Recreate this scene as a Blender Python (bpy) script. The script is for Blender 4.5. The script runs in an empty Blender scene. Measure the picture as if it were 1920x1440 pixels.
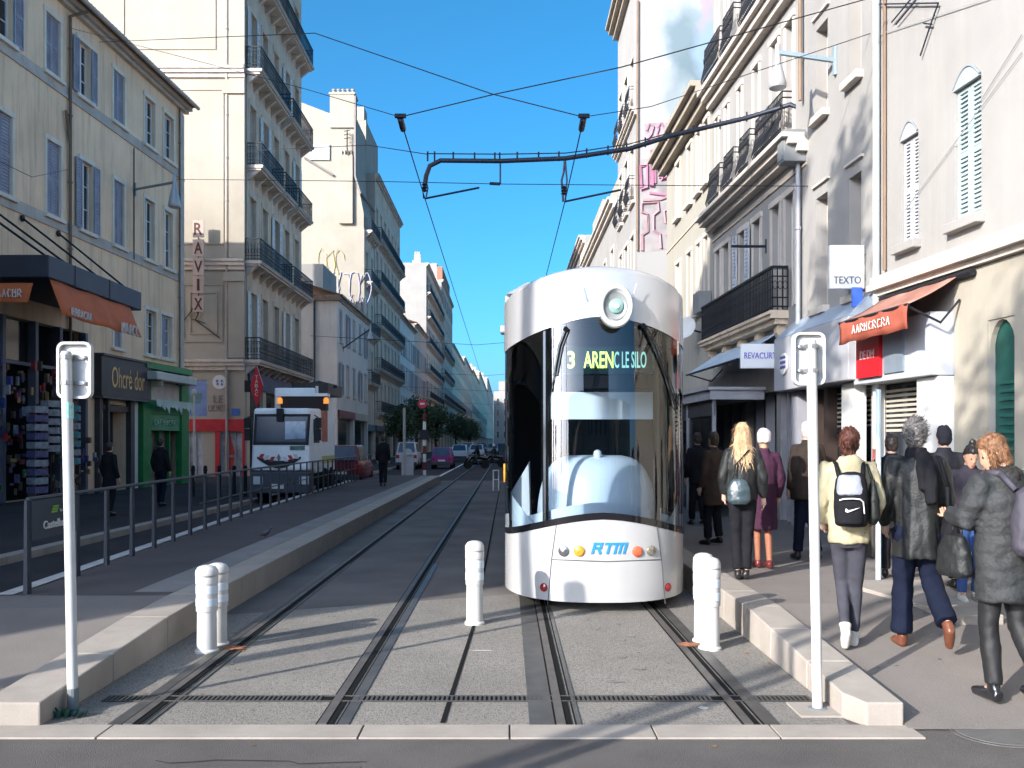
import bpy, bmesh, math, random
from mathutils import Vector, Matrix, noise
S = bpy.context.scene
COL = S.collection
R = math.radians
rnd = random.Random(7)
F, H, VX, VY = 1700.0, 1.9, 950.0, 828.0
V = Vector

def P(px, py, Y):
    return V(((px - VX) / F * Y, Y, H - (py - VY) / F * Y))

def G(px, py, z=0.0):
    Y = F * (H - z) / (py - VY)
    return V(((px - VX) / F * Y, Y, z))

# ------------------------------------------------------------------ materials
MATS = {}

def mat(name, col=(.5, .5, .5), rough=.8, metal=0.0, var=.12, scale=1.5, bump=0.0, bscale=60.0,
        streak=0.0, dirt=(.10, .085, .07), emit=0.0, spec=.4, coat=0.0, speck=0.0, speckscale=90.0, speckcol=(.05, .05, .05)):
    if name in MATS:
        return MATS[name]
    if rough >= .8 and spec == .4: spec = .06
    m = bpy.data.materials.new(name)
    m.use_nodes = True
    nt = m.node_tree
    N, L = nt.nodes, nt.links
    bs = N['Principled BSDF']
    bs.inputs['Roughness'].default_value = rough
    bs.inputs['Metallic'].default_value = metal
    bs.inputs['Specular IOR Level'].default_value = spec
    bs.inputs['Coat Weight'].default_value = coat
    geo = N.new('ShaderNodeNewGeometry')
    out = None

    def nz(sc, det=5, vec=None, ro=.6):
        n = N.new('ShaderNodeTexNoise')
        n.inputs['Scale'].default_value = sc
        n.inputs['Detail'].default_value = det
        n.inputs['Roughness'].default_value = ro
        L.new(vec or geo.outputs['Position'], n.inputs['Vector'])
        return n.outputs['Fac']

    def ramp(fac, a, b):
        r = N.new('ShaderNodeMapRange')
        r.inputs['From Min'].default_value = a
        r.inputs['From Max'].default_value = b
        L.new(fac, r.inputs['Value'])
        return r.outputs['Result']

    def mix(fac, ca, cb):
        x = N.new('ShaderNodeMix')
        x.data_type = 'RGBA'
        for sock, c in ((x.inputs['A'], ca), (x.inputs['B'], cb)):
            if isinstance(c, tuple):
                sock.default_value = (*c, 1)
            else:
                L.new(c, sock)
        if isinstance(fac, float):
            x.inputs['Factor'].default_value = fac
        else:
            L.new(fac, x.inputs['Factor'])
        return x.outputs['Result']

    c = tuple(col)
    if var > 0:
        lo = tuple(v * (1 - var) for v in c)
        hi = tuple(min(1, v * (1 + var * .7)) for v in c)
        out = mix(ramp(nz(scale), .3, .7), lo, hi)
    else:
        out = c
    if streak > 0:
        mp = N.new('ShaderNodeMapping')
        mp.inputs['Scale'].default_value = (3.2, 3.2, .2)
        L.new(geo.outputs['Position'], mp.inputs['Vector'])
        f = ramp(nz(1.3, 6, mp.outputs['Vector'], .7), .50, .76)
        mm = N.new('ShaderNodeMath'); mm.operation = 'MULTIPLY'; mm.inputs[1].default_value = streak
        L.new(f, mm.inputs[0])
        out = mix(mm.outputs[0], out, dirt)
    if speck > 0:
        f = ramp(nz(speckscale, 2), .5, .62)
        mm = N.new('ShaderNodeMath'); mm.operation = 'MULTIPLY'; mm.inputs[1].default_value = speck
        L.new(f, mm.inputs[0])
        out = mix(mm.outputs[0], out, speckcol)
    if isinstance(out, tuple):
        bs.inputs['Base Color'].default_value = (*out, 1)
    else:
        L.new(out, bs.inputs['Base Color'])
    if bump > 0:
        b = N.new('ShaderNodeBump')
        b.inputs['Strength'].default_value = bump
        b.inputs['Distance'].default_value = .02
        L.new(nz(bscale, 4), b.inputs['Height'])
        L.new(b.outputs['Normal'], bs.inputs['Normal'])
    if emit > 0:
        bs.inputs['Emission Color'].default_value = (*c, 1)
        bs.inputs['Emission Strength'].default_value = emit
    MATS[name] = m
    return m

def glass_mat(name, tint=(.6, .65, .7), refl=.12, rough=.02, ior=1.5):
    if name in MATS:
        return MATS[name]
    m = bpy.data.materials.new(name); m.use_nodes = True
    nt = m.node_tree; N, L = nt.nodes, nt.links
    N.remove(N['Principled BSDF'])
    o = N['Material Output']
    t = N.new('ShaderNodeBsdfTransparent'); t.inputs[0].default_value = (*tint, 1)
    g = N.new('ShaderNodeBsdfGlossy'); g.inputs['Roughness'].default_value = rough
    fr = N.new('ShaderNodeFresnel'); fr.inputs[0].default_value = ior
    mr = N.new('ShaderNodeMath'); mr.operation = 'ADD'; mr.inputs[1].default_value = refl; mr.use_clamp = True
    L.new(fr.outputs[0], mr.inputs[0])
    x = N.new('ShaderNodeMixShader')
    L.new(mr.outputs[0], x.inputs[0]); L.new(t.outputs[0], x.inputs[1]); L.new(g.outputs[0], x.inputs[2])
    L.new(x.outputs[0], o.inputs[0])
    MATS[name] = m
    return m

# ------------------------------------------------------------------ objects
ORG = {}

def props(o, label=None, cat=None, group=None, kind=None):
    if label: o['label'] = label
    if cat: o['category'] = cat
    if group: o['group'] = group
    if kind: o['kind'] = kind
    return o

def thing(name, loc, label, cat, group=None):
    o = bpy.data.objects.new(name, None)
    o.empty_display_size = .2
    COL.objects.link(o)
    o.location = V(loc)
    ORG[o] = V(loc)
    return props(o, label, cat, group)

def link_mesh(name, me, parent=None, org=None):
    """me in world coordinates; re-centred on the parent's origin (or on org when top-level)"""
    o = bpy.data.objects.new(name, me)
    COL.objects.link(o)
    off = ORG[parent] if parent is not None else (V(org) if org is not None else V((0, 0, 0)))
    if off.length_squared > 0:
        me.transform(Matrix.Translation(-off))
    if parent is not None:
        o.parent = parent
    else:
        o.location = off
    ORG[o] = off
    return o

class MB:
    def __init__(s):
        s.v = []; s.f = []; s.mi = []; s.M = None; s.cur = 0
    def pt(s, p):
        p = V(p)
        if s.M is not None: p = s.M @ p
        s.v.append(p); return len(s.v) - 1
    def face(s, idx):
        s.f.append(tuple(idx)); s.mi.append(s.cur)
    def quad(s, a, b, c, d):
        s.face([s.pt(a), s.pt(b), s.pt(c), s.pt(d)])
    def poly(s, pts):
        s.face([s.pt(p) for p in pts])
    def hexa(s, p):
        i = [s.pt(q) for q in p]
        for f in ((0, 3, 2, 1), (4, 5, 6, 7), (0, 1, 5, 4), (1, 2, 6, 5), (2, 3, 7, 6), (3, 0, 4, 7)):
            s.face([i[k] for k in f])
    def box(s, a, b):
        (x0, y0, z0), (x1, y1, z1) = a, b
        s.hexa([(x0, y0, z0), (x1, y0, z0), (x1, y1, z0), (x0, y1, z0), (x0, y0, z1), (x1, y0, z1), (x1, y1, z1), (x0, y1, z1)])
    def cbox(s, c, d):
        s.box((c[0] - d[0] / 2, c[1] - d[1] / 2, c[2] - d[2] / 2), (c[0] + d[0] / 2, c[1] + d[1] / 2, c[2] + d[2] / 2))
    def fbox(s, fac, s0, s1, z0, z1, o0, o1):
        q = fac.pt
        s.hexa([q(s0, z0, o0), q(s1, z0, o0), q(s1, z0, o1), q(s0, z0, o1), q(s0, z1, o0), q(s1, z1, o0), q(s1, z1, o1), q(s0, z1, o1)])
    def ring(s, c, u, w, n, ru, rw=None):
        rw = ru if rw is None else rw
        return [s.pt(c + u * (math.cos(2 * math.pi * k / n) * ru) + w * (math.sin(2 * math.pi * k / n) * rw)) for k in range(n)]
    def bridge(s, a, b):
        n = len(a)
        for k in range(n):
            s.face((a[k], a[(k + 1) % n], b[(k + 1) % n], b[k]))
    def tube(s, pts, r, n=8, caps=True):
        pts = [V(p) for p in pts]
        rr = r if isinstance(r, (list, tuple)) else [r] * len(pts)
        prev = None; u = None
        for i, p in enumerate(pts):
            if i == 0: t = pts[1] - p
            elif i == len(pts) - 1: t = p - pts[i - 1]
            else: t = (pts[i + 1] - p).normalized() + (p - pts[i - 1]).normalized()
            if t.length < 1e-9: t = V((0, 0, 1))
            t.normalize()
            if u is None:
                u = t.orthogonal().normalized()
            else:
                u = (u - t * u.dot(t))
                u = u.normalized() if u.length > 1e-6 else t.orthogonal().normalized()
            w = t.cross(u)
            ri = rr[i]
            ring = s.ring(p, u, w, n, ri)
            if prev: s.bridge(prev, ring)
            elif caps: s.face(ring[::-1])
            prev = ring
        if caps: s.face(prev)
    def secs(s, secs, n=16, yaw=0.0):
        """stack of horizontal ellipses: (centre, rx, ry)"""
        prev = None
        for c, rx, ry in secs:
            ring = s.ring(V(c), V((1, 0, 0)), V((0, 1, 0)), n, rx, ry)
            if prev: s.bridge(prev, ring)
            else: s.face(ring[::-1])
            prev = ring
        s.face(prev)
    def lathe(s, c, prof, n=24, axis=(0, 0, 1)):
        """prof: list of (radius, distance along axis)"""
        a = V(axis).normalized(); u = a.orthogonal().normalized(); w = a.cross(u)
        prev = None
        for r, z in prof:
            ring = s.ring(V(c) + a * z, u, w, n, max(r, 1e-4))
            if prev: s.bridge(prev, ring)
            else: s.face(ring[::-1])
            prev = ring
        s.face(prev)
    def prism(s, pts, d):
        """polygon pts (3-D, planar) extruded by vector d"""
        d = V(d)
        a = [s.pt(p) for p in pts]; b = [s.pt(V(p) + d) for p in pts]
        s.face(a[::-1]); s.face(b)
        n = len(a)
        for k in range(n):
            s.face((a[k], a[(k + 1) % n], b[(k + 1) % n], b[k]))
    def grid(s, rows):
        ids = [[s.pt(p) for p in r] for r in rows]
        for i in range(len(ids) - 1):
            for j in range(len(ids[i]) - 1):
                s.face((ids[i][j], ids[i][j + 1], ids[i + 1][j + 1], ids[i + 1][j]))
        return ids
    def mesh(s, name, smooth=False, merge=False, sharp=35):
        me = bpy.data.meshes.new(name)
        me.from_pydata([tuple(p) for p in s.v], [], s.f)
        me.polygons.foreach_set('material_index', s.mi)
        bm = bmesh.new(); bm.from_mesh(me)
        if merge: bmesh.ops.remove_doubles(bm, verts=bm.verts, dist=1e-4)
        bmesh.ops.recalc_face_normals(bm, faces=bm.faces)
        bm.to_mesh(me); bm.free()
        if smooth:
            me.polygons.foreach_set('use_smooth', [True] * len(me.polygons))
            if sharp: me.set_sharp_from_angle(angle=R(sharp))
        me.update()
        return me
    def build(s, name, m, parent=None, smooth=False, bevel=0.0, merge=False, org=None, sharp=35, solid=0.0):
        me = s.mesh(name, smooth, merge, sharp)
        for x in (m if isinstance(m, (list, tuple)) else [m]):
            me.materials.append(x)
        o = link_mesh(name, me, parent, org)
        if solid:
            k = o.modifiers.new('solid', 'SOLIDIFY'); k.thickness = solid; k.offset = 0
        if bevel:
            k = o.modifiers.new('bevel', 'BEVEL'); k.width = bevel; k.segments = 2; k.limit_method = 'ANGLE'; k.angle_limit = R(40)
        return o

def text(txt, mat_, parent, origin, u, v, height, width=None, depth=.006, name='lettering', bold=0.0, shear=0.0, align='CENTER'):
    """flat lettering: origin = centre, u = reading direction, v = up; scaled to the given cap height / overall width"""
    cu = bpy.data.curves.new(name, 'FONT')
    cu.body = txt; cu.align_x = align; cu.align_y = 'CENTER'; cu.extrude = .01; cu.offset = bold; cu.shear = shear; cu.resolution_u = 3
    tmp = bpy.data.objects.new('tmp', cu); COL.objects.link(tmp)
    dg = bpy.context.evaluated_depsgraph_get()
    me = bpy.data.meshes.new_from_object(tmp.evaluated_get(dg))
    bpy.data.objects.remove(tmp); bpy.data.curves.remove(cu)
    xs = [q.co.x for q in me.vertices]; ys = [q.co.y for q in me.vertices]
    w = max(xs) - min(xs); h = max(ys) - min(ys)
    sy = height / h; sx = (width / w) if width else sy
    u = V(u).normalized(); v = V(v).normalized(); n = u.cross(v)
    cx = (max(xs) + min(xs)) / 2; cy = (max(ys) + min(ys)) / 2
    o = V(origin)
    for q in me.vertices:
        q.co = o + u * ((q.co.x - cx) * sx) + v * ((q.co.y - cy) * sy) + n * (q.co.z / .01 * depth)
    me.materials.clear(); me.materials.append(mat_)
    me.name = name
    return link_mesh(name, me, parent)

def scribble(mat_, parent, origin, u, v, w, h, seed, r=.012, name='lettering', n=None, loops=9):
    """a run of illegible handwriting-like strokes"""
    rg = random.Random(seed); b = MB()
    u = V(u).normalized(); v = V(v).normalized(); o = V(origin); nn = u.cross(v)
    for k in range(loops):
        x0 = -w / 2 + w * (k + .1) / loops; cw = w / loops * .75
        t = rg.choice((0, 1, 2, 3))
        if t == 0: pts = [(0, 0), (0, 1), (.5, 1), (.9, .6), (.3, .45), (.95, 0)]
        elif t == 1: pts = [(.9, .9), (.3, 1), (0, .5), (.3, 0), (.9, .1)]
        elif t == 2: pts = [(0, 0), (.45, 1), (.9, 0), (.7, .4), (.2, .4)]
        else: pts = [(0, 1), (0, 0), (.8, 0), (.8, 1), (.4, .5)]
        b.tube([o + u * (x0 + a * cw) + v * ((c - .5) * h) + nn * .01 for a, c in pts], r, 4)
    return b.build(name, mat_, parent)

class Fac:
    """a facade: a vertical plane through (x0,y0)-(x1,y1); side=+1 its face looks to (dy,-dx)"""
    def __init__(s, x0, y0, x1, y1, side=1):
        s.o = V((x0, y0, 0)); d = V((x1 - x0, y1 - y0, 0)); s.len = d.length; s.d = d.normalized()
        s.n = V((s.d.y, -s.d.x, 0)) * side
    def pt(s, a, z, off=0.0):
        return s.o + s.d * a + s.n * off + V((0, 0, z))
    def sz(s, px, py):
        k = (px - VX) / F
        a = (k * s.o.y - s.o.x) / (s.d.x - k * s.d.y)
        Y = s.o.y + a * s.d.y
        return a, H - (py - VY) / F * Y
    def s(s_, px): return s_.sz(px, 800)[0]

def wall_bm(fac, s0, s1, z0, z1, ops, deep=6.0, reveal=.28, b=None, top=True):
    """facade sheet with real openings and reveals, closed off by sides, back and top"""
    b = b or MB()
    ss = sorted({s0, s1, *[v for o in ops for v in o[:2] if s0 < v < s1]})
    zz = sorted({z0, z1, *[v for o in ops for v in o[2:4] if z0 < v < z1]})
    q = fac.pt
    for i in range(len(ss) - 1):
        for j in range(len(zz) - 1):
            cs, cz = (ss[i] + ss[i + 1]) / 2, (zz[j] + zz[j + 1]) / 2
            if any(o[0] < cs < o[1] and o[2] < cz < o[3] for o in ops): continue
            b.quad(q(ss[i], zz[j]), q(ss[i + 1], zz[j]), q(ss[i + 1], zz[j + 1]), q(ss[i], zz[j + 1]))
    for o in ops:
        a0, a1, c0, c1 = o[:4]; rv = o[4] if len(o) > 4 else reveal
        b.quad(q(a0, c0), q(a0, c0, -rv), q(a0, c1, -rv), q(a0, c1))
        b.quad(q(a1, c0), q(a1, c0, -rv), q(a1, c1, -rv), q(a1, c1))
        b.quad(q(a0, c0), q(a1, c0), q(a1, c0, -rv), q(a0, c0, -rv))
        b.quad(q(a0, c1), q(a1, c1), q(a1, c1, -rv), q(a0, c1, -rv))
        b.quad(q(a0, c0, -rv - .002), q(a1, c0, -rv - .002), q(a1, c1, -rv - .002), q(a0, c1, -rv - .002))
    b.quad(q(s0, z0), q(s0, z0, -deep), q(s0, z1, -deep), q(s0, z1))
    b.quad(q(s1, z0), q(s1, z0, -deep), q(s1, z1, -deep), q(s1, z1))
    b.quad(q(s0, z0, -deep), q(s1, z0, -deep), q(s1, z1, -deep), q(s0, z1, -deep))
    if top: b.quad(q(s0, z1), q(s1, z1), q(s1, z1, -deep), q(s0, z1, -deep))
    return b

EXPOSURE = 1.6
SKY_STR, SUN_STR, SKY_DUST, SKY_OZONE = .15, 2.9, 3.2, 5.0
SKY_AIR = .42
# ------------------------------------------------------------------ camera, light, sky
cam = bpy.data.cameras.new('camera')
cam.sensor_width = 36; cam.lens = 36 * F / 1920
cam.shift_x = (960 - VX) / 1920; cam.shift_y = (VY - 720) / 1920
cam.clip_start = .05; cam.clip_end = 3000
co = bpy.data.objects.new('camera', cam); COL.objects.link(co)
co.location = (0, 0, H); co.rotation_euler = (R(90), 0, 0)
S.camera = co
S.view_settings.view_transform = 'Standard'; S.view_settings.look = 'None'; S.view_settings.gamma = 1
S.view_settings.use_curve_mapping = False
S.view_settings.exposure = EXPOSURE
S.render.film_transparent = False
S.cycles.max_bounces = 8; S.cycles.diffuse_bounces = 4; S.cycles.transparent_max_bounces = 12
EL, AZ = R(23.4), R(46.5)          # light travels towards +x +y
w = bpy.data.worlds.new('World'); S.world = w; w.use_nodes = True
wt = w.node_tree
sky = wt.nodes.new('ShaderNodeTexSky'); sky.sky_type = 'NISHITA'; sky.sun_disc = False
sky.sun_elevation = EL; sky.sun_rotation = R(225); sky.altitude = 0; sky.air_density = SKY_AIR; sky.dust_density = SKY_DUST; sky.ozone_density = SKY_OZONE
bg = wt.nodes['Background']; bg.inputs['Strength'].default_value = SKY_STR
hs = wt.nodes.new('ShaderNodeHueSaturation'); hs.inputs['Saturation'].default_value = 1.2; hs.inputs['Hue'].default_value = .478
wt.links.new(sky.outputs[0], hs.inputs['Color']); wt.links.new(hs.outputs[0], bg.inputs[0])
sun = bpy.data.lights.new('sun', 'SUN'); sun.energy = SUN_STR; sun.angle = R(.5); sun.color = (1, .945, .87)
so = bpy.data.objects.new('sun', sun); COL.objects.link(so)
dirv = V((math.sin(AZ) * math.cos(EL), math.cos(AZ) * math.cos(EL), -math.sin(EL)))
so.rotation_euler = dirv.to_track_quat('-Z', 'Y').to_euler(); so.location = (-30, -30, 40)

# ------------------------------------------------------------------ ground
M_asph = mat('asphalt', (.11, .10, .095), .9, var=.28, scale=.9, bump=.5, bscale=130, speck=.35, speckscale=160, speckcol=(.16, .155, .15), streak=.0)
M_road = mat('road_asphalt', (.052, .046, .048), .9, var=.25, scale=.5, bump=.4, bscale=110, speck=.25, speckscale=120, speckcol=(.11, .11, .115))
M_conc = mat('washed_concrete', (.25, .23, .207), .9, var=.16, scale=.8, bump=.6, bscale=95, speck=.75, speckscale=75, speckcol=(.10, .095, .088))
M_kerb = mat('pale_granite', (.325, .29, .255), .8, var=.14, scale=2.2, bump=.25, bscale=120, streak=.25, dirt=(.2, .16, .13), speck=.35, speckscale=140, speckcol=(.25, .21, .18))
M_pave = mat('right_paving', (.20, .178, .163), .88, var=.16, scale=.7, bump=.35, bscale=110, speck=.3, speckscale=130, speckcol=(.12, .11, .105))
M_plat = mat('platform_asphalt', (.105, .09, .09), .9, var=.2, scale=.6, bump=.4, bscale=120, speck=.3, speckscale=130, speckcol=(.2, .19, .18))
M_steel = mat('rail_steel', (.14, .125, .115), .6, .6, var=.25, scale=6)
M_groove = mat('rail_groove', (.012, .012, .012), .9, var=0)
M_plate = mat('worn_rail_plate', (.10, .095, .09), .5, .5, var=.3, scale=5)
M_line = mat('road_paint', (.62, .62, .6), .8, var=.2, scale=3)

def structure(o):
    o['kind'] = 'structure'; return o

def sheet(name, pts, m):
    b = MB(); b.poly(pts); return structure(b.build(name, m))

b = MB(); b.poly([(-500, -120, 0), (500, -120, 0), (500, 2500, 0), (-500, 2500, 0)])
structure(b.build('ground', M_asph))
sheet('road_left', [(-7.75, 9, .004), (-5.0, 9, .004), (-6.9, 60, .004), (-6.9, 900, .004), (-7.75, 900, .004)], M_road)
sheet('road_far', [(-6.9, 44, .008), (6, 44, .008), (6, 900, .008), (-6.9, 900, .008)], M_road)
# track bed cut into slabs by narrow joints
KX0, KX1 = -3.10, 2.30
sheet('track_bed', [(KX0, 6.05, .006), (KX1, 6.05, .006), (KX1, 12.2, .006), (KX0, 9.9, .006)], M_conc)
M_bed2 = mat('shade_darkened_bed', (.16, .143, .135), .88, var=.25, scale=.7, bump=.4, bscale=110, speck=.3, speckscale=120, speckcol=(.06, .055, .055))  # bed colour darkened beyond the shadow edge to deepen the building shade
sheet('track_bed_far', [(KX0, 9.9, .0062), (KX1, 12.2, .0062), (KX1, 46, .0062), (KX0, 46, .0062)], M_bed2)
b = MB()
def gl(a, c, wd, z=.0105):
    a = V(a); c = V(c); t = (c - a).normalized(); n = V((-t.y, t.x, 0)) * wd / 2
    b.poly([(a - n).to_tuple()[:2] + (z,), (c - n).to_tuple()[:2] + (z,), (c + n).to_tuple()[:2] + (z,), (a + n).to_tuple()[:2] + (z,)])
gl(G(830, 1358), G(890, 1170), .035); gl(G(890, 1170), (-.27, 40, 0), .03)
structure(b.build('slab_joint', M_groove))
# rails: groove, head and plate, one thing each
RAILX = ((-2.53, -2.53), (-1.235, -1.235), (.365, .365), (1.62, 1.62))
RL = ['left rail of the empty tram track beside the platform kerb', 'right rail of the empty tram track', 'left rail of the track the tram stands on', 'right rail of the track the tram stands on']
for k, (x, _) in enumerate(RAILX):
    wide = (.09, .075, .17, .10)[k]; side = (-1, 1, -1, 1)[k]
    t = thing('tram_rail', (x, 6.05, .006), 'grooved steel ' + RL[k], 'tram rail', 'steel tram rails')
    y0, y1 = 6.05, 300
    b = MB(); b.box((x - .03, y0, .007), (x + .03, y1, .018)); b.build('rail_head', M_steel, t)
    b = MB()
    b.box((x + .03, y0, .0065), (x + .075, y1, .0125)); b.box((x - .043, y0, .0065), (x - .031, y1, .0125)); b.box((x + .093, y0, .0065), (x + .105, y1, .0125))
    b.build('groove', M_groove, t)
    b = MB()
    if side < 0: b.box((x - .043 - wide, y0, .0068), (x - .044, 14, .0135))
    b.box((x + .105, y0, .0068), (x + .105 + (wide if side > 0 else .03), 14, .0135))
    b.build('cover_plate', M_plate, t)
# drain slot across both tracks
t = thing('drain_channel', (-.4, 6.66, 0), 'narrow slotted steel drain grate crossing both tram tracks', 'drain')
b = MB(); b.box((-2.95, 6.60, .0062), (2.22, 6.725, .0108)); b.build('channel', M_groove, t)
b = MB()
for i in range(150):
    x = -2.93 + i * .0345
    if any(abs(x - r) < .12 for r, _ in RAILX): continue
    b.box((x, 6.605, .0109), (x + .017, 6.72, .0165))
b.box((-2.95, 6.59, .0109), (2.22, 6.602, .0168)); b.box((-2.95, 6.722, .0109), (2.22, 6.735, .0168))
b.build('grate', mat('grate_iron', (.10, .095, .09), .6, .6, var=.2), t)
# flush stone band in front of the tracks
b = MB(); xs = [-9, -7.2, -5.4, -3.9, -2.62, -.95, .02, .96, 1.75, 2.68]
for i in range(len(xs) - 1):
    b.hexa([(xs[i] + .006, 5.78, 0), (xs[i + 1] - .006, 5.78, 0), (xs[i + 1] - .006, 6.045, 0), (xs[i] + .006, 6.045, 0), (xs[i] + .006, 5.78, .014), (xs[i + 1] - .006, 5.78, .014), (xs[i + 1] - .006, 6.045, .014), (xs[i] + .006, 6.045, .014)])
structure(b.build('stone_band', M_kerb, bevel=.004))

def ramp(y, a=(6.0, .165), c=(8.7, .32)):
    t = min(1, max(0, (y - a[0]) / (c[0] - a[0]))); return a[1] + (c[1] - a[1]) * t

def kerb(name, x0, x1, ys, chamfer=0.0):
    """a row of kerb blocks, each with its own slight gap"""
    b = MB()
    for i in range(len(ys) - 1):
        a, c = ys[i] + .004, ys[i + 1] - .004
        za, zc = ramp(ys[i]), ramp(ys[i + 1])
        if chamfer and i == 0:
            q = [(x0 + .0, a + .2), (x0 + .09, a), (x1, a), (x1, c), (x0, c)]
            lo = [(x, y, 0) for x, y in q]; hi = [(x, y, ramp(y)) for x, y in q]
            li = [b.pt(p) for p in lo]; h_ = [b.pt(p) for p in hi]
            b.face(li[::-1]); b.face(h_)
            for k in range(5): b.face((li[k], li[(k + 1) % 5], h_[(k + 1) % 5], h_[k]))
        else:
            b.hexa([(x0, a, 0), (x1, a, 0), (x1, c, 0), (x0, c, 0), (x0, a, za), (x1, a, za), (x1, c, zc), (x0, c, zc)])
    return structure(b.build(name, M_kerb, bevel=.012))
kerb('kerb_right', KX1, KX1 + .34, [6.02, 6.95, 7.9, 8.72, 9.6, 10.5, 12, 14, 16, 18, 20, 24, 28, 32, 36, 40, 44], .1)
kerb('kerb_left', KX0 - .40, KX0, [6.02, 7.15, 8.3, 9.4, 10.6, 11.8, 13, 15, 17, 19, 21, 24, 27, 30, 33, 36, 39, 42])
# pavements behind the kerbs (ramped sheets)
def pave(name, xs, ys, zf, m, off=0.0):
    b = MB(); b.grid([[(x(y) if callable(x) else x, y, zf(y) + off) for x in xs] for y in ys])
    return structure(b.build(name, m))
zr = lambda y: ramp(y, (5.95, .012), (8.9, .312))
rf = lambda y: 6.98 - .088 * y if y < 14.05 else 6.2 - .0353 * y
pave('pavement_right', [KX1 + .345, lambda y: rf(y) + .6], [5.95, 6.6, 7.3, 8.1, 8.9, 11, 14.05, 20, 30, 46], zr, M_pave)
zl = lambda y: ramp(y, (5.6, .06), (8.7, .305))
fx = lambda y: -5.02 - .06 * (y - 9.48) if y < 20 else -5.65 - .031 * (y - 20)
flx = lambda y: fx(y) - .1 if y > 9.4 else -9
pave('platform_left', [lambda y: min(flx(y), -4.0), KX0 - .405], [9.41, 10, 12, 15, 20, 27, 35, 43], zl, M_plat)
pave('pavement_left', [-9.0, KX0 - .405], [5.6, 6.2, 7, 7.8, 8.7, 9.40], zl, M_pave)
b = MB()
for x0, x1, y0 in ((-3.95, -3.52, 9.6),):
    b.grid([[(x, y, zl(y) + .004) for x in (x0, x1)] for y in (y0, 14, 20, 30, 42)])
structure(b.build('tactile_strip', mat('pale_strip', (.24, .225, .215), .85, var=.15, bump=.3)))
# far-left pavement with its kerb stones
b = MB(); b.box((-22, -30, 0), (-7.98, 300, .118)); structure(b.build('far_pavement', M_road))
b = MB()
y = -10.0
while y < 120:
    b.box((-7.975, y + .01, 0), (-7.72, y + 1.19, .125)); y += 1.2
structure(b.build('far_kerb', M_kerb))
b = MB(); b.box((-3.75, 46, .006), (-3.6, 90, .014)); structure(b.build('lane_line', M_line))

# ------------------------------------------------------------------ facades
M_pane = mat('window_glass', (.022, .026, .034), .1, var=.3, scale=.8, spec=.6)
M_paneL = mat('curtained_glass', (.24, .25, .26), .15, var=.35, scale=1.2, spec=.8)
M_white = mat('white_paint', (.62, .61, .58), .55, var=.1, scale=4)
M_wood = mat('grey_window_paint', (.34, .35, .37), .6, var=.15, scale=3)
M_shut = mat('grey_shutter_paint', (.27, .28, .33), .65, var=.2, scale=2, streak=.2)
M_shutg = mat('pale_green_shutter', (.34, .42, .42), .65, var=.12, scale=2, streak=.15)
M_stone = mat('stone_trim', (.54, .48, .42), .85, var=.14, scale=1.6, bump=.2, streak=.3)
M_beige = mat('beige_render', (.93, .655, .435), .9, var=.15, scale=.5, bump=.25, bscale=70, streak=.6, dirt=(.36, .27, .19))
M_cream = mat('cream_limestone', (.35, .315, .26), .88, var=.1, scale=.5, bump=.25, bscale=45, streak=.28, dirt=(.3, .25, .2))
M_grime = mat('sooty_limestone', (.62, .50, .375), .9, var=.2, scale=.8, bump=.4, bscale=35, streak=.5, dirt=(.14, .12, .11))
M_whitew = mat('white_render', (.30, .286, .27), .88, var=.10, scale=.6, bump=.2, bscale=60, streak=.4, dirt=(.38, .35, .31))
M_iron = mat('black_iron', (.018, .019, .024), .55, .3, var=.2)
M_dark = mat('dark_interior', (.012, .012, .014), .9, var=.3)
M_tile = mat('roof_tile', (.30, .20, .145), .9, var=.35, scale=5, bump=.3)
M_pipe = mat('brown_downpipe', (.20, .13, .085), .6, .1, var=.2)
M_anth = mat('anthracite_metal', (.035, .042, .06), .5, .2, var=.15)

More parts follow.
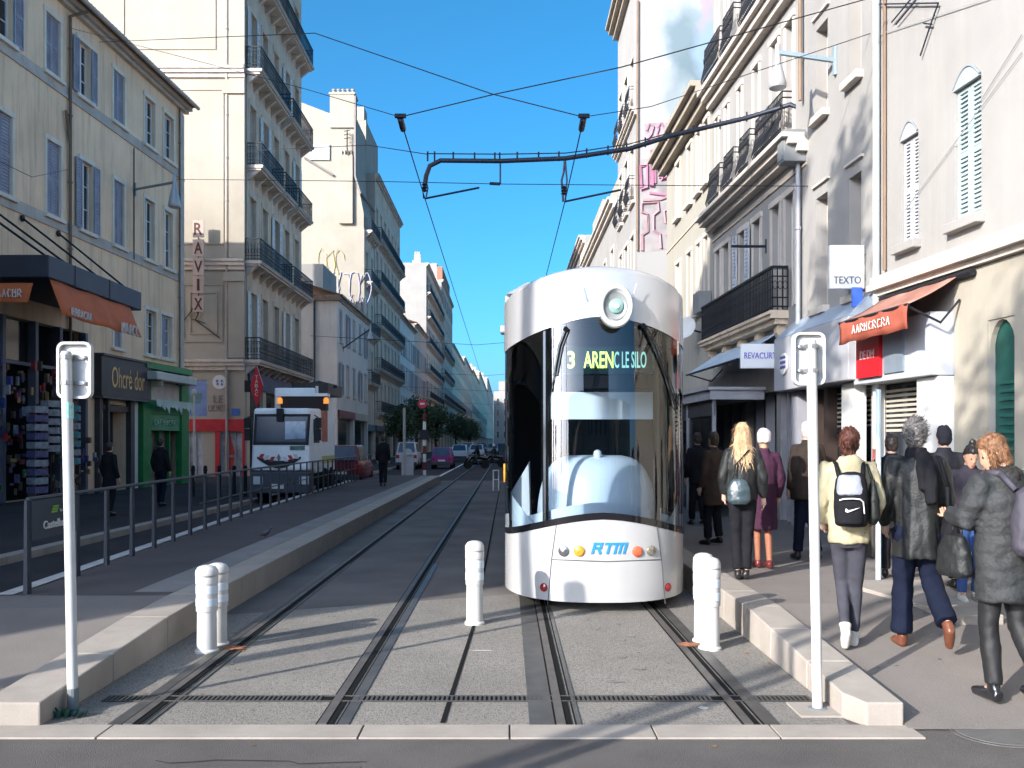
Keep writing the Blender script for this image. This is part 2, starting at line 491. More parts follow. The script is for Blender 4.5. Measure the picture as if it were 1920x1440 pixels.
def window(fac, p, s0, s1, z0, z1, kind='glass', trim=None, fr=None, sh=None, rv=.22, sill=True, nsl=12, tw=.11, pane=None, bars=2):
    trim = trim or M_stone; fr = fr or M_wood; sh = sh or M_shut
    b = MB()
    if tw:
        b.fbox(fac, s0 - tw, s0 - .002, z0, z1, -.01, .035); b.fbox(fac, s1 + .002, s1 + tw, z0, z1, -.01, .035)
        b.fbox(fac, s0 - tw - .03, s1 + tw + .03, z1 + .002, z1 + tw + .04, -.01, .05)
    b.cur = 1
    f = .06; a0, a1 = -rv + .045, -rv + .10
    b.fbox(fac, s0 + .003, s0 + f, z0, z1 - .003, a0, a1); b.fbox(fac, s1 - f, s1 - .003, z0, z1 - .003, a0, a1)
    b.fbox(fac, s0 + f, s1 - f, z1 - f, z1 - .003, a0, a1); b.fbox(fac, s0 + f, s1 - f, z0 + .003, z0 + f * 1.3, a0, a1)
    m = (s0 + s1) / 2
    b.fbox(fac, m - .035, m + .035, z0 + f * 1.3, z1 - f, a0, a1 + .01)
    for i in range(1, bars + 1):
        zc = z0 + (z1 - z0) * i / (bars + 1)
        b.fbox(fac, s0 + f, m - .035, zc - .015, zc + .015, a0, a1 - .012); b.fbox(fac, m + .035, s1 - f, zc - .015, zc + .015, a0, a1 - .012)
    o = b.build('window', [trim, fr], p)
    b = MB(); b.quad(fac.pt(s0 + .01, z0, -rv + .05), fac.pt(s1 - .01, z0, -rv + .05), fac.pt(s1 - .01, z1 - .01, -rv + .05), fac.pt(s0 + .01, z1 - .01, -rv + .05))
    b.build('pane', pane or M_pane, o)
    if sill:
        b = MB(); b.fbox(fac, s0 - tw - .08, s1 + tw + .08, z0 - .13, z0 - .003, -.01, .13); b.build('sill', trim, o, bevel=.012)
    if kind in ('closed', 'open', 'half'):
        wl = (s1 - s0) / 2 - .012
        L = []
        if kind == 'closed': L = [(s0 + .006, s0 + .006 + wl, -.075), (s1 - .006 - wl, s1 - .006, -.075)]
        elif kind == 'open': L = [(s0 - wl - .02, s0 - .02, .055), (s1 + .02, s1 + .02 + wl, .055)]
        elif kind == 'half': L = [(s0 + .006, s0 + .006 + wl, -.075)]
        for (a, c, of) in L: shutter(fac, o, a, c, z0 + .01, z1 - .012, of, sh, nsl)
    return o

def shutter(fac, o, a, c, z0, z1, of, sh, nsl):
    b = MB(); t = .035; e = .05
    b.fbox(fac, a, a + e, z0, z1, of, of + t); b.fbox(fac, c - e, c, z0, z1, of, of + t)
    b.fbox(fac, a + e, c - e, z1 - e, z1, of, of + t); b.fbox(fac, a + e, c - e, z0, z0 + e, of, of + t)
    zm = (z0 + z1) / 2
    b.fbox(fac, a + e, c - e, zm - .035, zm + .035, of, of + t)
    b.fbox(fac, a + e, c - e, z0 + e, z1 - e, of, of + .006)
    n = nsl
    for lo, hi in ((z0 + e, zm - .035), (zm + .035, z1 - e)):
        st = (hi - lo) / n
        for i in range(n):
            zc = lo + st * (i + .5)
            q = fac.pt; hh = st * .36
            b.hexa([q(a + e, zc - hh, of + .012), q(c - e, zc - hh, of + .012), q(c - e, zc - hh, of + .034), q(a + e, zc - hh, of + .034),
                    q(a + e, zc - hh + st * .5, of + .006), q(c - e, zc - hh + st * .5, of + .006), q(c - e, zc - hh + st * .62, of + .012), q(a + e, zc - hh + st * .62, of + .012)])
    return b.build('shutter', sh, o)

def balcony(fac, p, s0, s1, z, proj=.75, h=1.0, step=.13, slabm=None, scroll=True, corb=True):
    b = MB()
    b.fbox(fac, s0, s1, z - .16, z, -.01, proj); b.fbox(fac, s0 + .06, s1 - .06, z - .27, z - .162, -.01, proj - .1)
    b.fbox(fac, s0 - .03, s1 + .03, z - .08, z - .03, proj + .002, proj + .04)
    if corb:
        n = max(2, int((s1 - s0) / 1.2)); 
        for i in range(n + 1):
            a = s0 + .15 + (s1 - s0 - .5) * i / n
            q = fac.pt
            b.prism([q(a, z - .272, 0), q(a, z - .272, proj - .2), q(a, z - .42, proj * .5), q(a, z - .75, 0)], fac.d * .2)
    o = b.build('balcony', slabm or M_stone, p)
    b = MB(); e = .02
    def run(pa, pb):
        L = (pb - pa).length; d = (pb - pa) / L; nn = V((-d.y, d.x, 0))
        def bar(u0, u1, a0, a1, wd):
            A = pa + d * u0; B = pa + d * u1
            b.hexa([A - nn * wd + V((0, 0, a0)), B - nn * wd + V((0, 0, a0)), B + nn * wd + V((0, 0, a0)), A + nn * wd + V((0, 0, a0)),
                    A - nn * wd + V((0, 0, a1)), B - nn * wd + V((0, 0, a1)), B + nn * wd + V((0, 0, a1)), A + nn * wd + V((0, 0, a1))])
        bar(0, L, h - .05, h, .03); bar(0, L, .06, .09, .015); bar(0, L, h - .22, h - .195, .012); bar(0, L, .24, .265, .012)
        n = max(1, int(L / step))
        for i in range(n + 1):
            u = L * i / n
            bar(u - .011, u + .011, 0, h - .05, .011)
            if scroll and i < n:
                c = pa + d * (u + L / n / 2) + V((0, 0, .5))
                rr = L / n * .42
                b.tube([c + d * (math.cos(t) * rr) + V((0, 0, math.sin(t) * rr * 1.9)) for t in [k * math.pi / 4 for k in range(9)]], .009, 3, caps=False)
                b.tube([c + d * (math.cos(t) * rr * .9) + V((0, 0, .34 + math.sin(t) * rr * .8)) for t in [k * math.pi / 3 for k in range(7)]], .008, 3, caps=False)
    z0 = V((0, 0, 0))
    A, B = fac.pt(s0 + .04, z, 0), fac.pt(s0 + .04, z, proj - .05)
    Cc, D = fac.pt(s1 - .04, z, proj - .05), fac.pt(s1 - .04, z, 0)
    if proj > .3: run(A, B); run(Cc, D)
    run(B, Cc)
    b.build('railing', M_iron, o)
    return o

def cornice(fac, p, s0, s1, z, m, d=.35, h=.35, name='cornice'):
    b = MB()
    b.fbox(fac, s0, s1, z - h, z - h * .6, -.01, d * .4); b.fbox(fac, s0, s1, z - h * .6 + .002, z - h * .25, -.01, d * .75); b.fbox(fac, s0, s1, z - h * .25 + .002, z, -.01, d)
    return b.build(name, m, p)

def tile_roof(fac, p, s0, s1, z, over=.55, deep=6, rise=2.0, m=None):
    b = MB(); n = int((s1 - s0) / .062); rows = [[], []]
    nr = 9; rows = [[] for _ in range(nr)]
    for i in range(n + 1):
        a = s0 + (s1 - s0) * i / n
        w = abs(math.sin(a * math.pi / .25)) * .075
        for k in range(nr):
            t = k / (nr - 1)
            rows[k].append(fac.pt(a, z + .12 + w + t * rise, over - t * (deep + over)))
    b.grid(rows)
    # underside + fascia row
    b.quad(fac.pt(s0, z + .05, over), fac.pt(s1, z + .05, over), fac.pt(s1, z + .05, 0), fac.pt(s0, z + .05, 0))
    b.grid([rows[0], [q - V((0, 0, .09)) for q in rows[0]]])
    o = b.build('roof', m or M_tile, p)
    b = MB(); q = fac.pt
    b.tube([q(s0, z + .02, over + .05), q(s1, z + .02, over + .05)], .075, 8); b.build('gutter', M_stone, o)
    for k in range(2):
        b = MB(); b.fbox(fac, s0, s1, z - .11 - k * .12, z + .048 - k * .13, -.01, over * (.62 - .3 * k)); b.build('eave_moulding', M_stone, o)
    return o

def pipe(p, fac, s, z0, z1, off=.09, r=.055, m=None, name='downpipe'):
    b = MB(); b.tube([fac.pt(s, z0, off), fac.pt(s, z1, off)], r, 8)
    z = z0 + .8
    while z < z1: b.lathe(fac.pt(s, z, off), [(r, 0), (r * 1.35, .01), (r * 1.35, .06), (r, .07)], 8); z += 2.2
    return b.build(name, m or M_pipe, p, smooth=True)

# ---- A: beige building on the near left --------------------------------------
FA = Fac(-15.85 + .047 * 4, 4, -15.85 + .047 * 39.3, 39.3)
A = thing('apartment_building', FA.pt(0, 0), 'long beige rendered building with grey shutters and tiled eaves over shops on the left', 'building', 'buildings along the left side')
wins = []
def pr(fac, L, Rr): return fac.s(L), fac.s(Rr)
cols_px = [(85.4, 112), (146, 168), (212, 233), (271, 290), (307, 325)]
sp = [pr(FA, a, c) for a, c in cols_px]
sp2 = [pr(FA, a, c) for a, c in [(87, 113), (151, 173), (213, 232), (271, 289), (308, 323)]]
k3 = ['closed', 'open', 'closed', 'glass', 'glass']; k2 = ['closed', 'open', 'closed', 'glass', 'glass']
ops = [];
s_left = [sp[0][0] - 2.75 * k for k in range(1, 9)]
for k, (a, c) in enumerate(sp): wins.append((a, c, 13.6, 15.45, k3[k]))
for k, (a, c) in enumerate(sp2): wins.append((a, c, 9.1, 11.45, k2[k]))
for a in s_left:
    wins.append((a, a + .95, 13.6, 15.45, 'open')); wins.append((a, a + .95, 9.1, 11.45, 'closed'))
for L, Rr, kd in ((273, 292, 'glass'), (302, 322, 'half'), (213, 227, 'closed')):
    a, c = pr(FA, L, Rr); wins.append((a, c, 5.35, 7.1, kd))
sA = FA.s
ground = [  # ground-floor shop openings
    (.5, sA(160), .12, 5.6, .5), (sA(181), sA(193), .12, 3.3, .35), (sA(196), sA(236), .12, 3.25, .6), (sA(272), sA(338), .12, 4.75, .3)]
b = wall_bm(FA, 0, FA.len, 0, 16.35, [w_[:4] for w_ in wins] + ground, deep=12)
b.build('wall', M_beige, A)
for k, (a, c, z0, z1, kd) in enumerate(wins):
    window(FA, A, a, c, z0, z1, kd, trim=mat('pale_trim', (.80, .70, .58), .85, var=.1, scale=2, streak=.4, dirt=(.4, .33, .26)), fr=mat('white_frame', (.75, .72, .68), .6), sh=mat('lavender_grey_shutter', (.36, .36, .42), .65, var=.2, scale=2, streak=.3), nsl=11, pane=M_paneL if k % 5 == 2 else M_pane)
for z in (13.22, 8.78):
    b = MB(); b.fbox(FA, 0, FA.len, z - .05, z + .05, -.01, .05); b.fbox(FA, 0, FA.len, z + .052, z + .32, -.01, .022); b.build('string_course', M_stone, A)
tile_roof(FA, A, -.2, FA.len + .15, 16.35)
pipe(A, FA, sA(127), 5.2, 15.9); pipe(A, FA, sA(333), 5.0, 16.1, r=.045)
b = MB(); b.tube([FA.pt(sA(127), 15.9, .09), FA.pt(sA(127) + .35, 16.2, .5)], .05, 8); b.build('downpipe', M_pipe, A)
b = MB(); b.tube([FA.pt(sA(118), 12.7, .1), FA.pt(sA(127), 11.6, .1)], .05, 8); b.build('downpipe', M_pipe, A)
b = MB(); b.tube([FA.pt(sA(250), 8.8, .03), FA.pt(sA(250), 13.1, .03)], .02, 5); b.build('wall_cable', M_iron, A)
b = MB(); b.fbox(FA, FA.len - .45, FA.len, 5, 16, 0, .03); b.build('corner_strip', M_stone, A)
# tall end building out of frame to the left: it throws the shade on the street
FA0 = Fac(-15.85 + .047 * -3.3, -3.3, -15.85 + .047 * 3.97, 3.97)
A0 = thing('apartment_building', FA0.pt(0, 0), 'tall beige end building beside the square at the near end of the left row', 'building', 'buildings along the left side')
ops = [(.7 + 2.1 * k, 1.7 + 2.1 * k, z, z + 2.1) for k in range(3) for z in (5.3, 9.1, 13.3, 16.4)]
wall_bm(FA0, 0, FA0.len, 0, 19.6, ops, deep=12).build('wall', M_beige, A0)
for o_ in ops: window(FA0, A0, *o_[:4], 'closed', nsl=6)
cornice(FA0, A0, 0, FA0.len, 19.7, M_stone, .5, .5)

# ---- B: six-storey limestone corner building ----------------------------------
BY = 46.5; BX = -13.4
FBs = Fac(-34, BY, BX, BY); FBf = Fac(BX, BY, BX, 59.2)
B = thing('apartment_building', (BX, BY, 0), 'tall pale limestone corner building with black iron balconies and a blank sunlit end wall', 'building', 'buildings along the left side')
bays = [1.35, 3.75, 6.2, 8.75, 11.3]
fl = [(6.15, 9.7), (11.3, 14.7), (16.25, 19.5), (21.2, 24.4), (26.4, 29.4)]
bops = [(c - .55, c + .55, z0, z1) for c in bays for z0, z1 in fl]
gops = [(.8, 3.4, .12, 4.6, .3), (4.0, 6.6, .12, 4.6, .3), (7.2, 9.6, .12, 4.6, .3), (10.2, 12.2, .12, 4.6, .3)]
wall_bm(FBf, .31, 12.7, 0, 31, bops + gops, deep=20.5, reveal=.3).build('wall', M_grime, B)
sB = FBs.s
so_ = [(sB(340), sB(380), .12, 2.4, .2), (sB(413), sB(455), .12, 2.4, .2), (sB(350), sB(388), 3.2, 5.05, .08)]
b = wall_bm(FBs, 0, FBs.len - .005, 0, 6.05, so_, deep=.3, top=False); b.build('ground_wall', M_cream, B)
b = MB(); b.fbox(FBs, 0, FBs.len - .02, 6.05, 31, -.2, .012); b.build('end_wall', M_cream, B)
for k, c in enumerate(bays):
    for j, (z0, z1) in enumerate(fl):
        window(FBf, B, c - .55, c + .55, z0, z1, 'open' if (k + j) % 3 == 0 else 'glass', trim=M_grime, rv=.3, sill=False, nsl=5, sh=M_white, fr=M_white, pane=M_paneL if (k * 3 + j) % 4 == 1 else M_pane, tw=.2)
for s0, s1, z in ((-.1, 12.75, 26.3), (.1, 6.6, 21.1), (7.2, 12.75, 21.1), (.3, 4.9, 16.2), (5.4, 8.1, 16.2), (8.7, 12.5, 16.2), (.0, 7.0, 11.2), (7.5, 12.7, 11.2), (-.05, 12.75, 6.1)):
    balcony(FBf, B, s0, s1, z, proj=.8, h=1.15, step=.15, slabm=M_stone)
for z, d in ((21.1, .3), (11.25, .3), (6.1, .35)):
    cornice(FBs, B, 0, FBs.len - .02, z, M_stone, d, .55)
b = MB(); b.fbox(FBs, FBs.len - 1.0, FBs.len - .02, 6.2, 10.6, .013, .12); b.fbox(FBs, FBs.len - 1.0, FBs.len - .02, 11.3, 20.5, .013, .1); b.fbox(FBs, FBs.len - 1.0, FBs.len - .02, 21.2, 30.8, .013, .1)
b.fbox(FBs, FBs.len - 1.1, FBs.len - .0, 10.1, 10.55, .12, .2); b.fbox(FBs, FBs.len - 1.1, FBs.len - .0, 19.7, 20.4, .1, .2); b.build('corner_pilaster', M_cream, B)
pipe(B, FBs, sB(430) - .1, .2, 31, r=.07, m=mat('pale_downpipe', (.3, .26, .22), .6, var=.2))
b = MB()
for x0, x1, z0, z1 in ((342, 418, 7.0, 10.0), (355, 408, 7.4, 9.6), (200, 420, 12.0, 20.0), (230, 405, 22, 30)):
    a, c = sB(x0), sB(x1)
    for q in ((a, c, z0, z0 + .09), (a, c, z1 - .09, z1), (a, a + .09, z0 + .092, z1 - .092), (c - .09, c, z0 + .092, z1 - .092)): b.fbox(FBs, *q, .012, .055)
b.build('wall_panel', M_cream, B)
b = MB(); b.tube([P(346, 600, 46.4), P(368, 570, 46.4), P(371, 590, 46.4), P(366, 600, 46.4), P(412, 634, 46.4)], .03, 5); b.tube([P(360, 598, 46.4), P(385, 606, 46.4)], .02, 5); b.build('wall_cable', M_iron, B)
M_red = mat('red_shop_paint', (.42, .02, .03), .5, var=.2, scale=3)
b = MB()
for q in ((sB(338), sB(458), 2.42, 3.05), (sB(405) - .02, sB(413), .12, 2.418), (sB(455), sB(460), .12, 2.418)): b.fbox(FBs, *q, .0, .09)
b.build('shop_frame', M_red, B)
M_shopw = mat('shop_poster_glass', (.30, .34, .40), .2, var=.5, scale=1.6, spec=.8)
for k, q in enumerate(so_[:2]):
    b = MB(); b.fbox(FBs, q[0], q[1], q[2], q[3], -.19, -.1); o = b.build('shop_window', M_shopw, B)
    b = MB(); n = 3
    for i in range(n + 1):
        a = q[0] + (q[1] - q[0] - .06) * i / n; b.fbox(FBs, a, a + .06, q[2], q[3], -.098, -.05)
    b.build('glazing_bar', M_wood, o)
b = MB()
c = FBs.pt((sB(425) + sB(443)) / 2 - .1, 1.3, -.09)
b.prism([c + V((-.28, 0, -.1)), c + V((.28, 0, -.1)), c + V((0, 0, 1.0))], (0, .02, 0)); b.prism([c + V((-.12, 0, -.9)), c + V((.12, 0, -.9)), c + V((.22, 0, -.2)), c + V((-.22, 0, -.2))], (0, .02, 0)); b.build('red_poster', mat('poster_red', (.55, .05, .04), .5), B)
b = MB(); b.fbox(FBs, so_[2][0], so_[2][1], so_[2][2], so_[2][3], -.078, -.04); o = b.build('poster_panel', mat('poster_blue', (.16, .24, .45), .5, var=.45, scale=1.1), B)
b = MB(); b.fbox(FBs, sB(352), sB(376), 3.85, 4.4, -.038, -.03); b.build('poster_band', mat('poster_green', (.10, .22, .22), .5, var=.4, scale=4), o)
b = MB(); b.lathe(FBs.pt(sB(412), 4.95, .015), [(.36, 0), (.36, .03)], 20, FBs.n); o = b.build('round_plaque', M_white, B)
b = MB()
for dx, dz in ((-.12, .06), (.12, .06), (-.1, -.1), (.12, -.12)): b.cbox((FBs.pt(sB(412), 4.95, .05) + V((dx, 0, dz))), (.1, .02, .12))
b.build('plaque_mark', mat('plaque_blue', (.1, .16, .42), .5), o)
MT = mat('brown_wall_lettering', (.22, .15, .12), .7)
text('LE', MT, B, P(409, 748, 46.47), (1, 0, 0), (0, 0, 1), .38); text('LX MOTS', MT, B, P(410, 765, 46.47), (1, 0, 0), (0, 0, 1), .34, 1.05)
b = MB(); b.fbox(FBs, sB(434), sB(449), 3.25, 3.6, .005, .03); o = b.build('street_plate', mat('street_plate_blue', (.05, .13, .42), .4), B)
for i, q in enumerate(gops):
    b = MB(); b.fbox(FBf, q[0], q[1], q[2], q[3], -.29, -.2); b.build('shop_window', M_pane, B)
b = MB(); b.fbox(FBf, .4, 12.4, 4.65, 5.7, .0, .12); o = b.build('shop_fascia', mat('navy_fascia', (.03, .03, .09), .5, var=.4), B)

# RAVIX letters: a vertical blade sign on brackets
t = thing('blade_sign', P(372, 512, 45.9), 'tall vertical blade sign reading RAVIX on small pale squares', 'shop sign')
MRV = mat('sign_square', (.42, .33, .29), .6, var=.15); MRL = mat('dark_red_lettering', (.06, .018, .014), .5)
for ch, y in zip('RAVIX', (429, 465, 500, 534, 570)):
    c = P(372, y, 45.9); b = MB(); b.cbox(c, (.56, .06, .86 if ch != 'X' else .8)); o = b.build('letter_panel', MRV, t)
    text(ch, MRL, o, c + V((0, -.034, 0)), (1, 0, 0), (0, 0, 1), .6, .13 if ch == 'I' else .42, bold=.02)
b = MB()
for y in (447, 484, 518, 553): b.tube([P(372, y, 45.95), P(372, y, 46.5)], .03, 6)
b.tube([P(372, 412, 45.94), P(372, 588, 45.94)], .025, 6); b.build('bracket', M_iron, t)

# ---- generic street block ------------------------------------------------------
def block(label, x, y0, y1, ztop, floors, bays, wall, side=1, deep=14, balc=(), front=None, gz=3.6, shop=True, tile=False, kinds=('glass',), wh=2.0, ww=1.0, simple=True, extra_front=None, group=None, corn=True, sills=True):
    fac = Fac(x, y0, x, y1, side)
    t = thing('street_building', fac.pt(0, 0), label, 'building', group or ('buildings along the left side' if side > 0 else 'buildings along the right side'))
    L = y1 - y0
    ops = [((L * (i + .5) / bays) - ww / 2, (L * (i + .5) / bays) + ww / 2, z, z + wh) for i in range(bays) for z in floors]
    gr = [(L * i / max(1, bays // 2) + .35, L * (i + 1) / max(1, bays // 2) - .35, .12, gz - .7, .4) for i in range(max(1, bays // 2))] if shop else []
    wall_bm(fac, 0, L, 0, ztop, ops + gr, deep=deep).build('wall', wall, t)
    for k, o_ in enumerate(ops): window(fac, t, *o_[:4], kinds[k % len(kinds)], trim=M_stone, sill=sills, nsl=4, bars=1, fr=M_white, pane=M_paneL if (k * 7) % 5 == 1 else M_pane)
    for q in gr:
        b = MB(); b.fbox(fac, q[0], q[1], q[2], q[3], -.39, -.3); b.build('shop_window', M_pane, t)
        b = MB(); b.fbox(fac, q[0] - .1, q[1] + .1, q[3] + .05, q[3] + .65, 0, .15); b.build('shop_fascia', rnd.choice([M_anth, M_grime, mat('dark_red_fascia', (.2, .03, .03), .5), mat('teal_fascia', (.03, .12, .14), .5)]), t)
    for z in balc: balcony(fac, t, .2, L - .2, z, proj=.7, h=1.1, step=.2, scroll=False)
    if tile: tile_roof(fac, t, 0, L, ztop, .45, 6, 2)
    elif corn: cornice(fac, t, 0, L, ztop, M_stone, .45, .5)
    if front:
        ff = Fac(x - deep * side, y0, x, y0, 1) if side > 0 else Fac(x, y0, x + deep, y0, 1)
        b = MB(); b.fbox(ff, .005, deep - .005, 0, ztop - .01, -.1, .012); b.build('end_wall', front, t)
    return t, fac

M_pink = mat('pinkish_render', (.62, .45, .34), .9, var=.12, scale=.6, streak=.3)
M_grey = mat('bluish_white_render', (.78, .66, .56), .9, var=.1, scale=.6, streak=.25)
# C: low white house with a red tile roof, over the side street
tC, fC = block('low white house with slate blue shutters and brown tile eaves beyond the side street', -13.0, 69.5, 84.9, 13.0, (5.6, 9.7), 5, M_grey, deep=16, front=M_grey, tile=True, kinds=('open', 'closed', 'glass'), wh=2.4, ww=.95, gz=4.4)
fc = Fac(-29, 69.5, -13, 69.5)
b = MB(); b.fbox(fc, 0, 16.3, 12.7, 13.1, .0, .35); b.build('eave', M_tile, tC)
pipe(tC, fc, fc.s(590), .2, 12.7, r=.08, m=M_anth)
for L_, y0_, y1_ in ((604, 690, 730), (632, 690, 740)):
    pass
# its higher back part
FX = Fac(-30, 76, -13.6, 76)
b = MB(); b.fbox(FX, 0, 14.6, 12.9, 16.8, -6, 0); b.build('upper_storey', M_whitew, tC)
# D: blank sunlit party wall with chimneys, then the balconied facade
tD, fD = block('tall cream building with a huge blank party wall and stepped chimneys', -13.35, 85, 91.4, 21.9, (8.0, 12.6, 17.2), 2, M_grime, deep=16, front=M_cream, balc=(7.5, 12.2, 17, 21.8), wh=2.7, kinds=('glass', 'half'), corn=False)
def zc(py, Y): return H - (py - VY) / F * Y
fw = Fac(-30, 85, -13.35, 85)
xx = lambda px: (px - VX) / F * 85
b = MB()
b.prism([(-29.35, 85.02, 21.5), (xx(682), 85.02, 21.5), (xx(682), 85.02, zc(400, 85)), (xx(668), 85.02, zc(330, 85)), (xx(665), 85.02, zc(215, 85)), (xx(620), 85.02, zc(213, 85)), (xx(560), 85.02, zc(190, 85)), (-29.35, 85.02, zc(186, 85))], (0, 6.3, 0)); b.build('gable_wall', M_cream, tD)
b = MB(); b.box((xx(619), 84.85, zc(240, 85)), (xx(664), 86.6, zc(178, 85))); b.box((xx(617), 84.8, zc(178, 85)), (xx(666), 86.7, zc(174, 85)))
for k in range(5): b.lathe((xx(623 + k * 9), 85.8, zc(174, 85)), [(.16, 0), (.13, .5), (.19, .52), (.19, .62)], 8)
b.build('chimney', M_cream, tD)
b = MB(); b.box((xx(637), 84.7, zc(420, 85)), (xx(662), 85.01, zc(292, 85)))
for k in range(4): b.lathe((xx(641 + k * 6), 84.9, zc(292, 85)), [(.1, 0), (.1, .45)], 6)
b.build('chimney', M_cream, tD)
b = MB(); b.tube([P(571, 296, 84.9), P(625, 329, 84.9)], .12, 5); b.tube([P(666, 180, 84.9), P(666, 330, 84.9), P(676, 362, 84.9), P(702, 396, 91)], .14, 5); b.build('wall_flashing', mat('grey_flashing', (.2, .18, .17), .7), tD)
b = MB(); c = P(650, 260, 84.6); b.tube([P(651, 290, 84.6), P(651, 244, 84.6)], .06, 5)
for k in range(3): b.tube([P(645, 246 + k * 7, 84.6), P(657, 244 + k * 7, 84.6)], .04, 4)
b.build('aerial', M_iron, tD)
b = MB(); c = P(598, 285, 84.9); b.cbox(c, (2.0, .04, 1.5)); b.build('wall_patch', mat('patched_render', (.42, .43, .42), .9, var=.3, scale=2), tD)
MG1 = mat('graffiti_lilac', (.40, .38, .50), .8); MG2 = mat('graffiti_yellow', (.55, .47, .2), .8)
def graff(parent, seed, c, w, h, m, r=.07, n=6):
    rg = random.Random(seed); b = MB(); c = V(c)
    for k in range(n):
        x0 = -w / 2 + w * (k + .5) / n; ww_ = w / n * .62
        pts = []
        t0 = rg.random() * 6
        for j in range(13):
            a = t0 + j / 12 * rg.uniform(4.5, 6.2)
            pts.append(c + V((x0 + math.cos(a) * ww_ * rg.uniform(.7, 1), 0, math.sin(a) * h / 2 * rg.uniform(.75, 1))))
        b.tube(pts, r, 4)
    return b.build('graffiti', m, parent)
graff(tD, 3, P(655, 540, 84.93), 4.0, 3.4, MG1, .05, 4); graff(tD, 4, P(620, 490, 84.93), 2.4, 2.6, MG2, .03, 3); graff(tD, 8, P(672, 585, 84.93), 1.6, 3.4, mat('graffiti_grey', (.33, .33, .36), .8), .04, 3)
tD2, fD2 = block('grey stone apartment house with stacked iron balconies past the chimneyed party wall', -13.3, 91.5, 113, 29, (5.2, 9.6, 14, 18.4, 22.8), 7, M_grime, deep=14, front=M_cream, balc=(4.9, 9.3, 13.7, 18.1, 22.5), wh=2.9, ww=1.15, sills=False, kinds=('glass', 'glass', 'half'))
b = MB(); b.box((-27, 91.52, 28.9), (-14.2, 100, zc(225, 91.5))); b.box((-17.2, 91.5, zc(226, 91.5)), (-14.4, 93.5, zc(200, 91.5))); b.build('attic', M_cream, tD2)
# farther left side
M_farc = mat('warm_cream_render', (.82, .64, .45), .9, var=.15, scale=.3, streak=.3, dirt=(.5, .38, .28)); M_farp = mat('warm_pink_render', (.80, .56, .40), .9, var=.15, scale=.3, streak=.3, dirt=(.5, .36, .28))
LL = [
    ('narrow grey house with a red tile roof between two tall blocks', 113.1, 131, 17.6, (5, 9, 13), 6, M_grey, (), True, M_whitew),
    ('pinkish four-storey house below a bare white gable', 131.1, 149.8, 19.0, (5, 9, 13), 6, M_pink, (), True, M_whitew),
    ('tall block with a bare white sunlit gable and balconies', 150, 184.5, 31.5, (5, 9.5, 14, 18.5, 23, 27), 9, M_grime, (9.2, 13.7, 18.2, 22.7, 26.7), False, M_whitew),
    ('tall block topped by a rusty penthouse terrace', 185, 222, 35, (6, 11, 16, 21, 26, 30.5), 9, M_grime, (10.7, 15.7, 20.7), False, M_whitew),
    ('cream block in the middle of the far left row', 222.1, 283, 26, (6, 11, 16, 21), 12, M_farc, (10.7,), False, M_cream),
    ('pinkish block far down the left row', 283.1, 350, 28.5, (6, 11, 16, 21), 10, M_farp, (), False, M_whitew),
    ('white block far down the left row', 350.1, 440, 30, (7, 13, 19, 24), 10, M_farc, (), False, M_whitew),
    ('last cream block before the street fades away', 440.1, 620, 36, (7, 13, 19, 26), 12, M_farc, (), False, M_cream),
    ('farthest pale building closing the end of the left row', 620.1, 900, 46, (8, 18, 28), 10, M_farp, (), False, M_whitew)]
for (lb, y0, y1, zt, flr, nb, wm, bl, tl, fm) in LL:
    t, f = block(lb, -13.3, y0, y1, zt, flr, nb, wm, deep=16, front=fm, balc=bl, tile=tl, wh=2.6 if y0 < 300 else 3.5, ww=1.2 if y0 < 300 else 2.2, gz=4.6, kinds=('glass', 'open', 'closed', 'glass'))
    rq = random.Random(int(y0)); z_ = zt
    for k in range(4 if y0 < 300 else 6):
        yy = y0 + (y1 - y0) * (k + rq.random()) / (4 if y0 < 300 else 6); b = MB(); hh_ = rq.uniform(1.2, 3.0) * (1 if y0 < 300 else 1.8); ww_ = rq.uniform(.8, 2.2) * (1 if y0 < 300 else 2)
        x_ = -14.2 - rq.random() * 2.5; b.box((x_ - ww_, yy, z_ - .3 if not tl else z_), (x_, yy + ww_ * .6, z_ + hh_))
        for j in range(3): b.lathe((x_ - ww_ * (.2 + .3 * j), yy + ww_ * .3, z_ + hh_), [(.14, 0), (.12, .5), (.16, .55)], 6)
        b.build('chimney', rq.choice([M_cream, M_pink, M_whitew]), t)
    if 'penthouse' in lb:
        b = MB(); b.box((-20, 186, 35), (-14.3, 200, 38.5)); b.build('penthouse', M_whitew, t)
        b = MB(); b.box((-14.3, 186, 35.2), (-13.2, 210, 37.8)); b.build('terrace_screen', mat('rust_screen', (.35, .15, .1), .8), t)
    if 'bare white gable and' in lb:
        b = MB(); b.box((-29, 150.2, 31), (-19, 170, 33.4)); b.box((-18.6, 150.2, 31), (-15, 156, 34.6)); b.build('attic', M_whitew, t)

fE = Fac(-60, 905, 60, 905); tE = thing('street_building', (0, 905, 0), 'pale sunlit building closing the far end of the street', 'building', 'buildings along the left side')
b = MB(); b.box((-13, 905, 0), (30, 940, 52)); b.box((-8, 905.5, 52), (10, 930, 62)); b.build('wall', M_whitew, tE)
for k in range(5):
    for j in range(4): window(fE, tE, 50 + k * 7, 52.4 + k * 7, 6 + j * 11, 12 + j * 11, 'glass', bars=1, sill=False, tw=.3, rv=-.06)

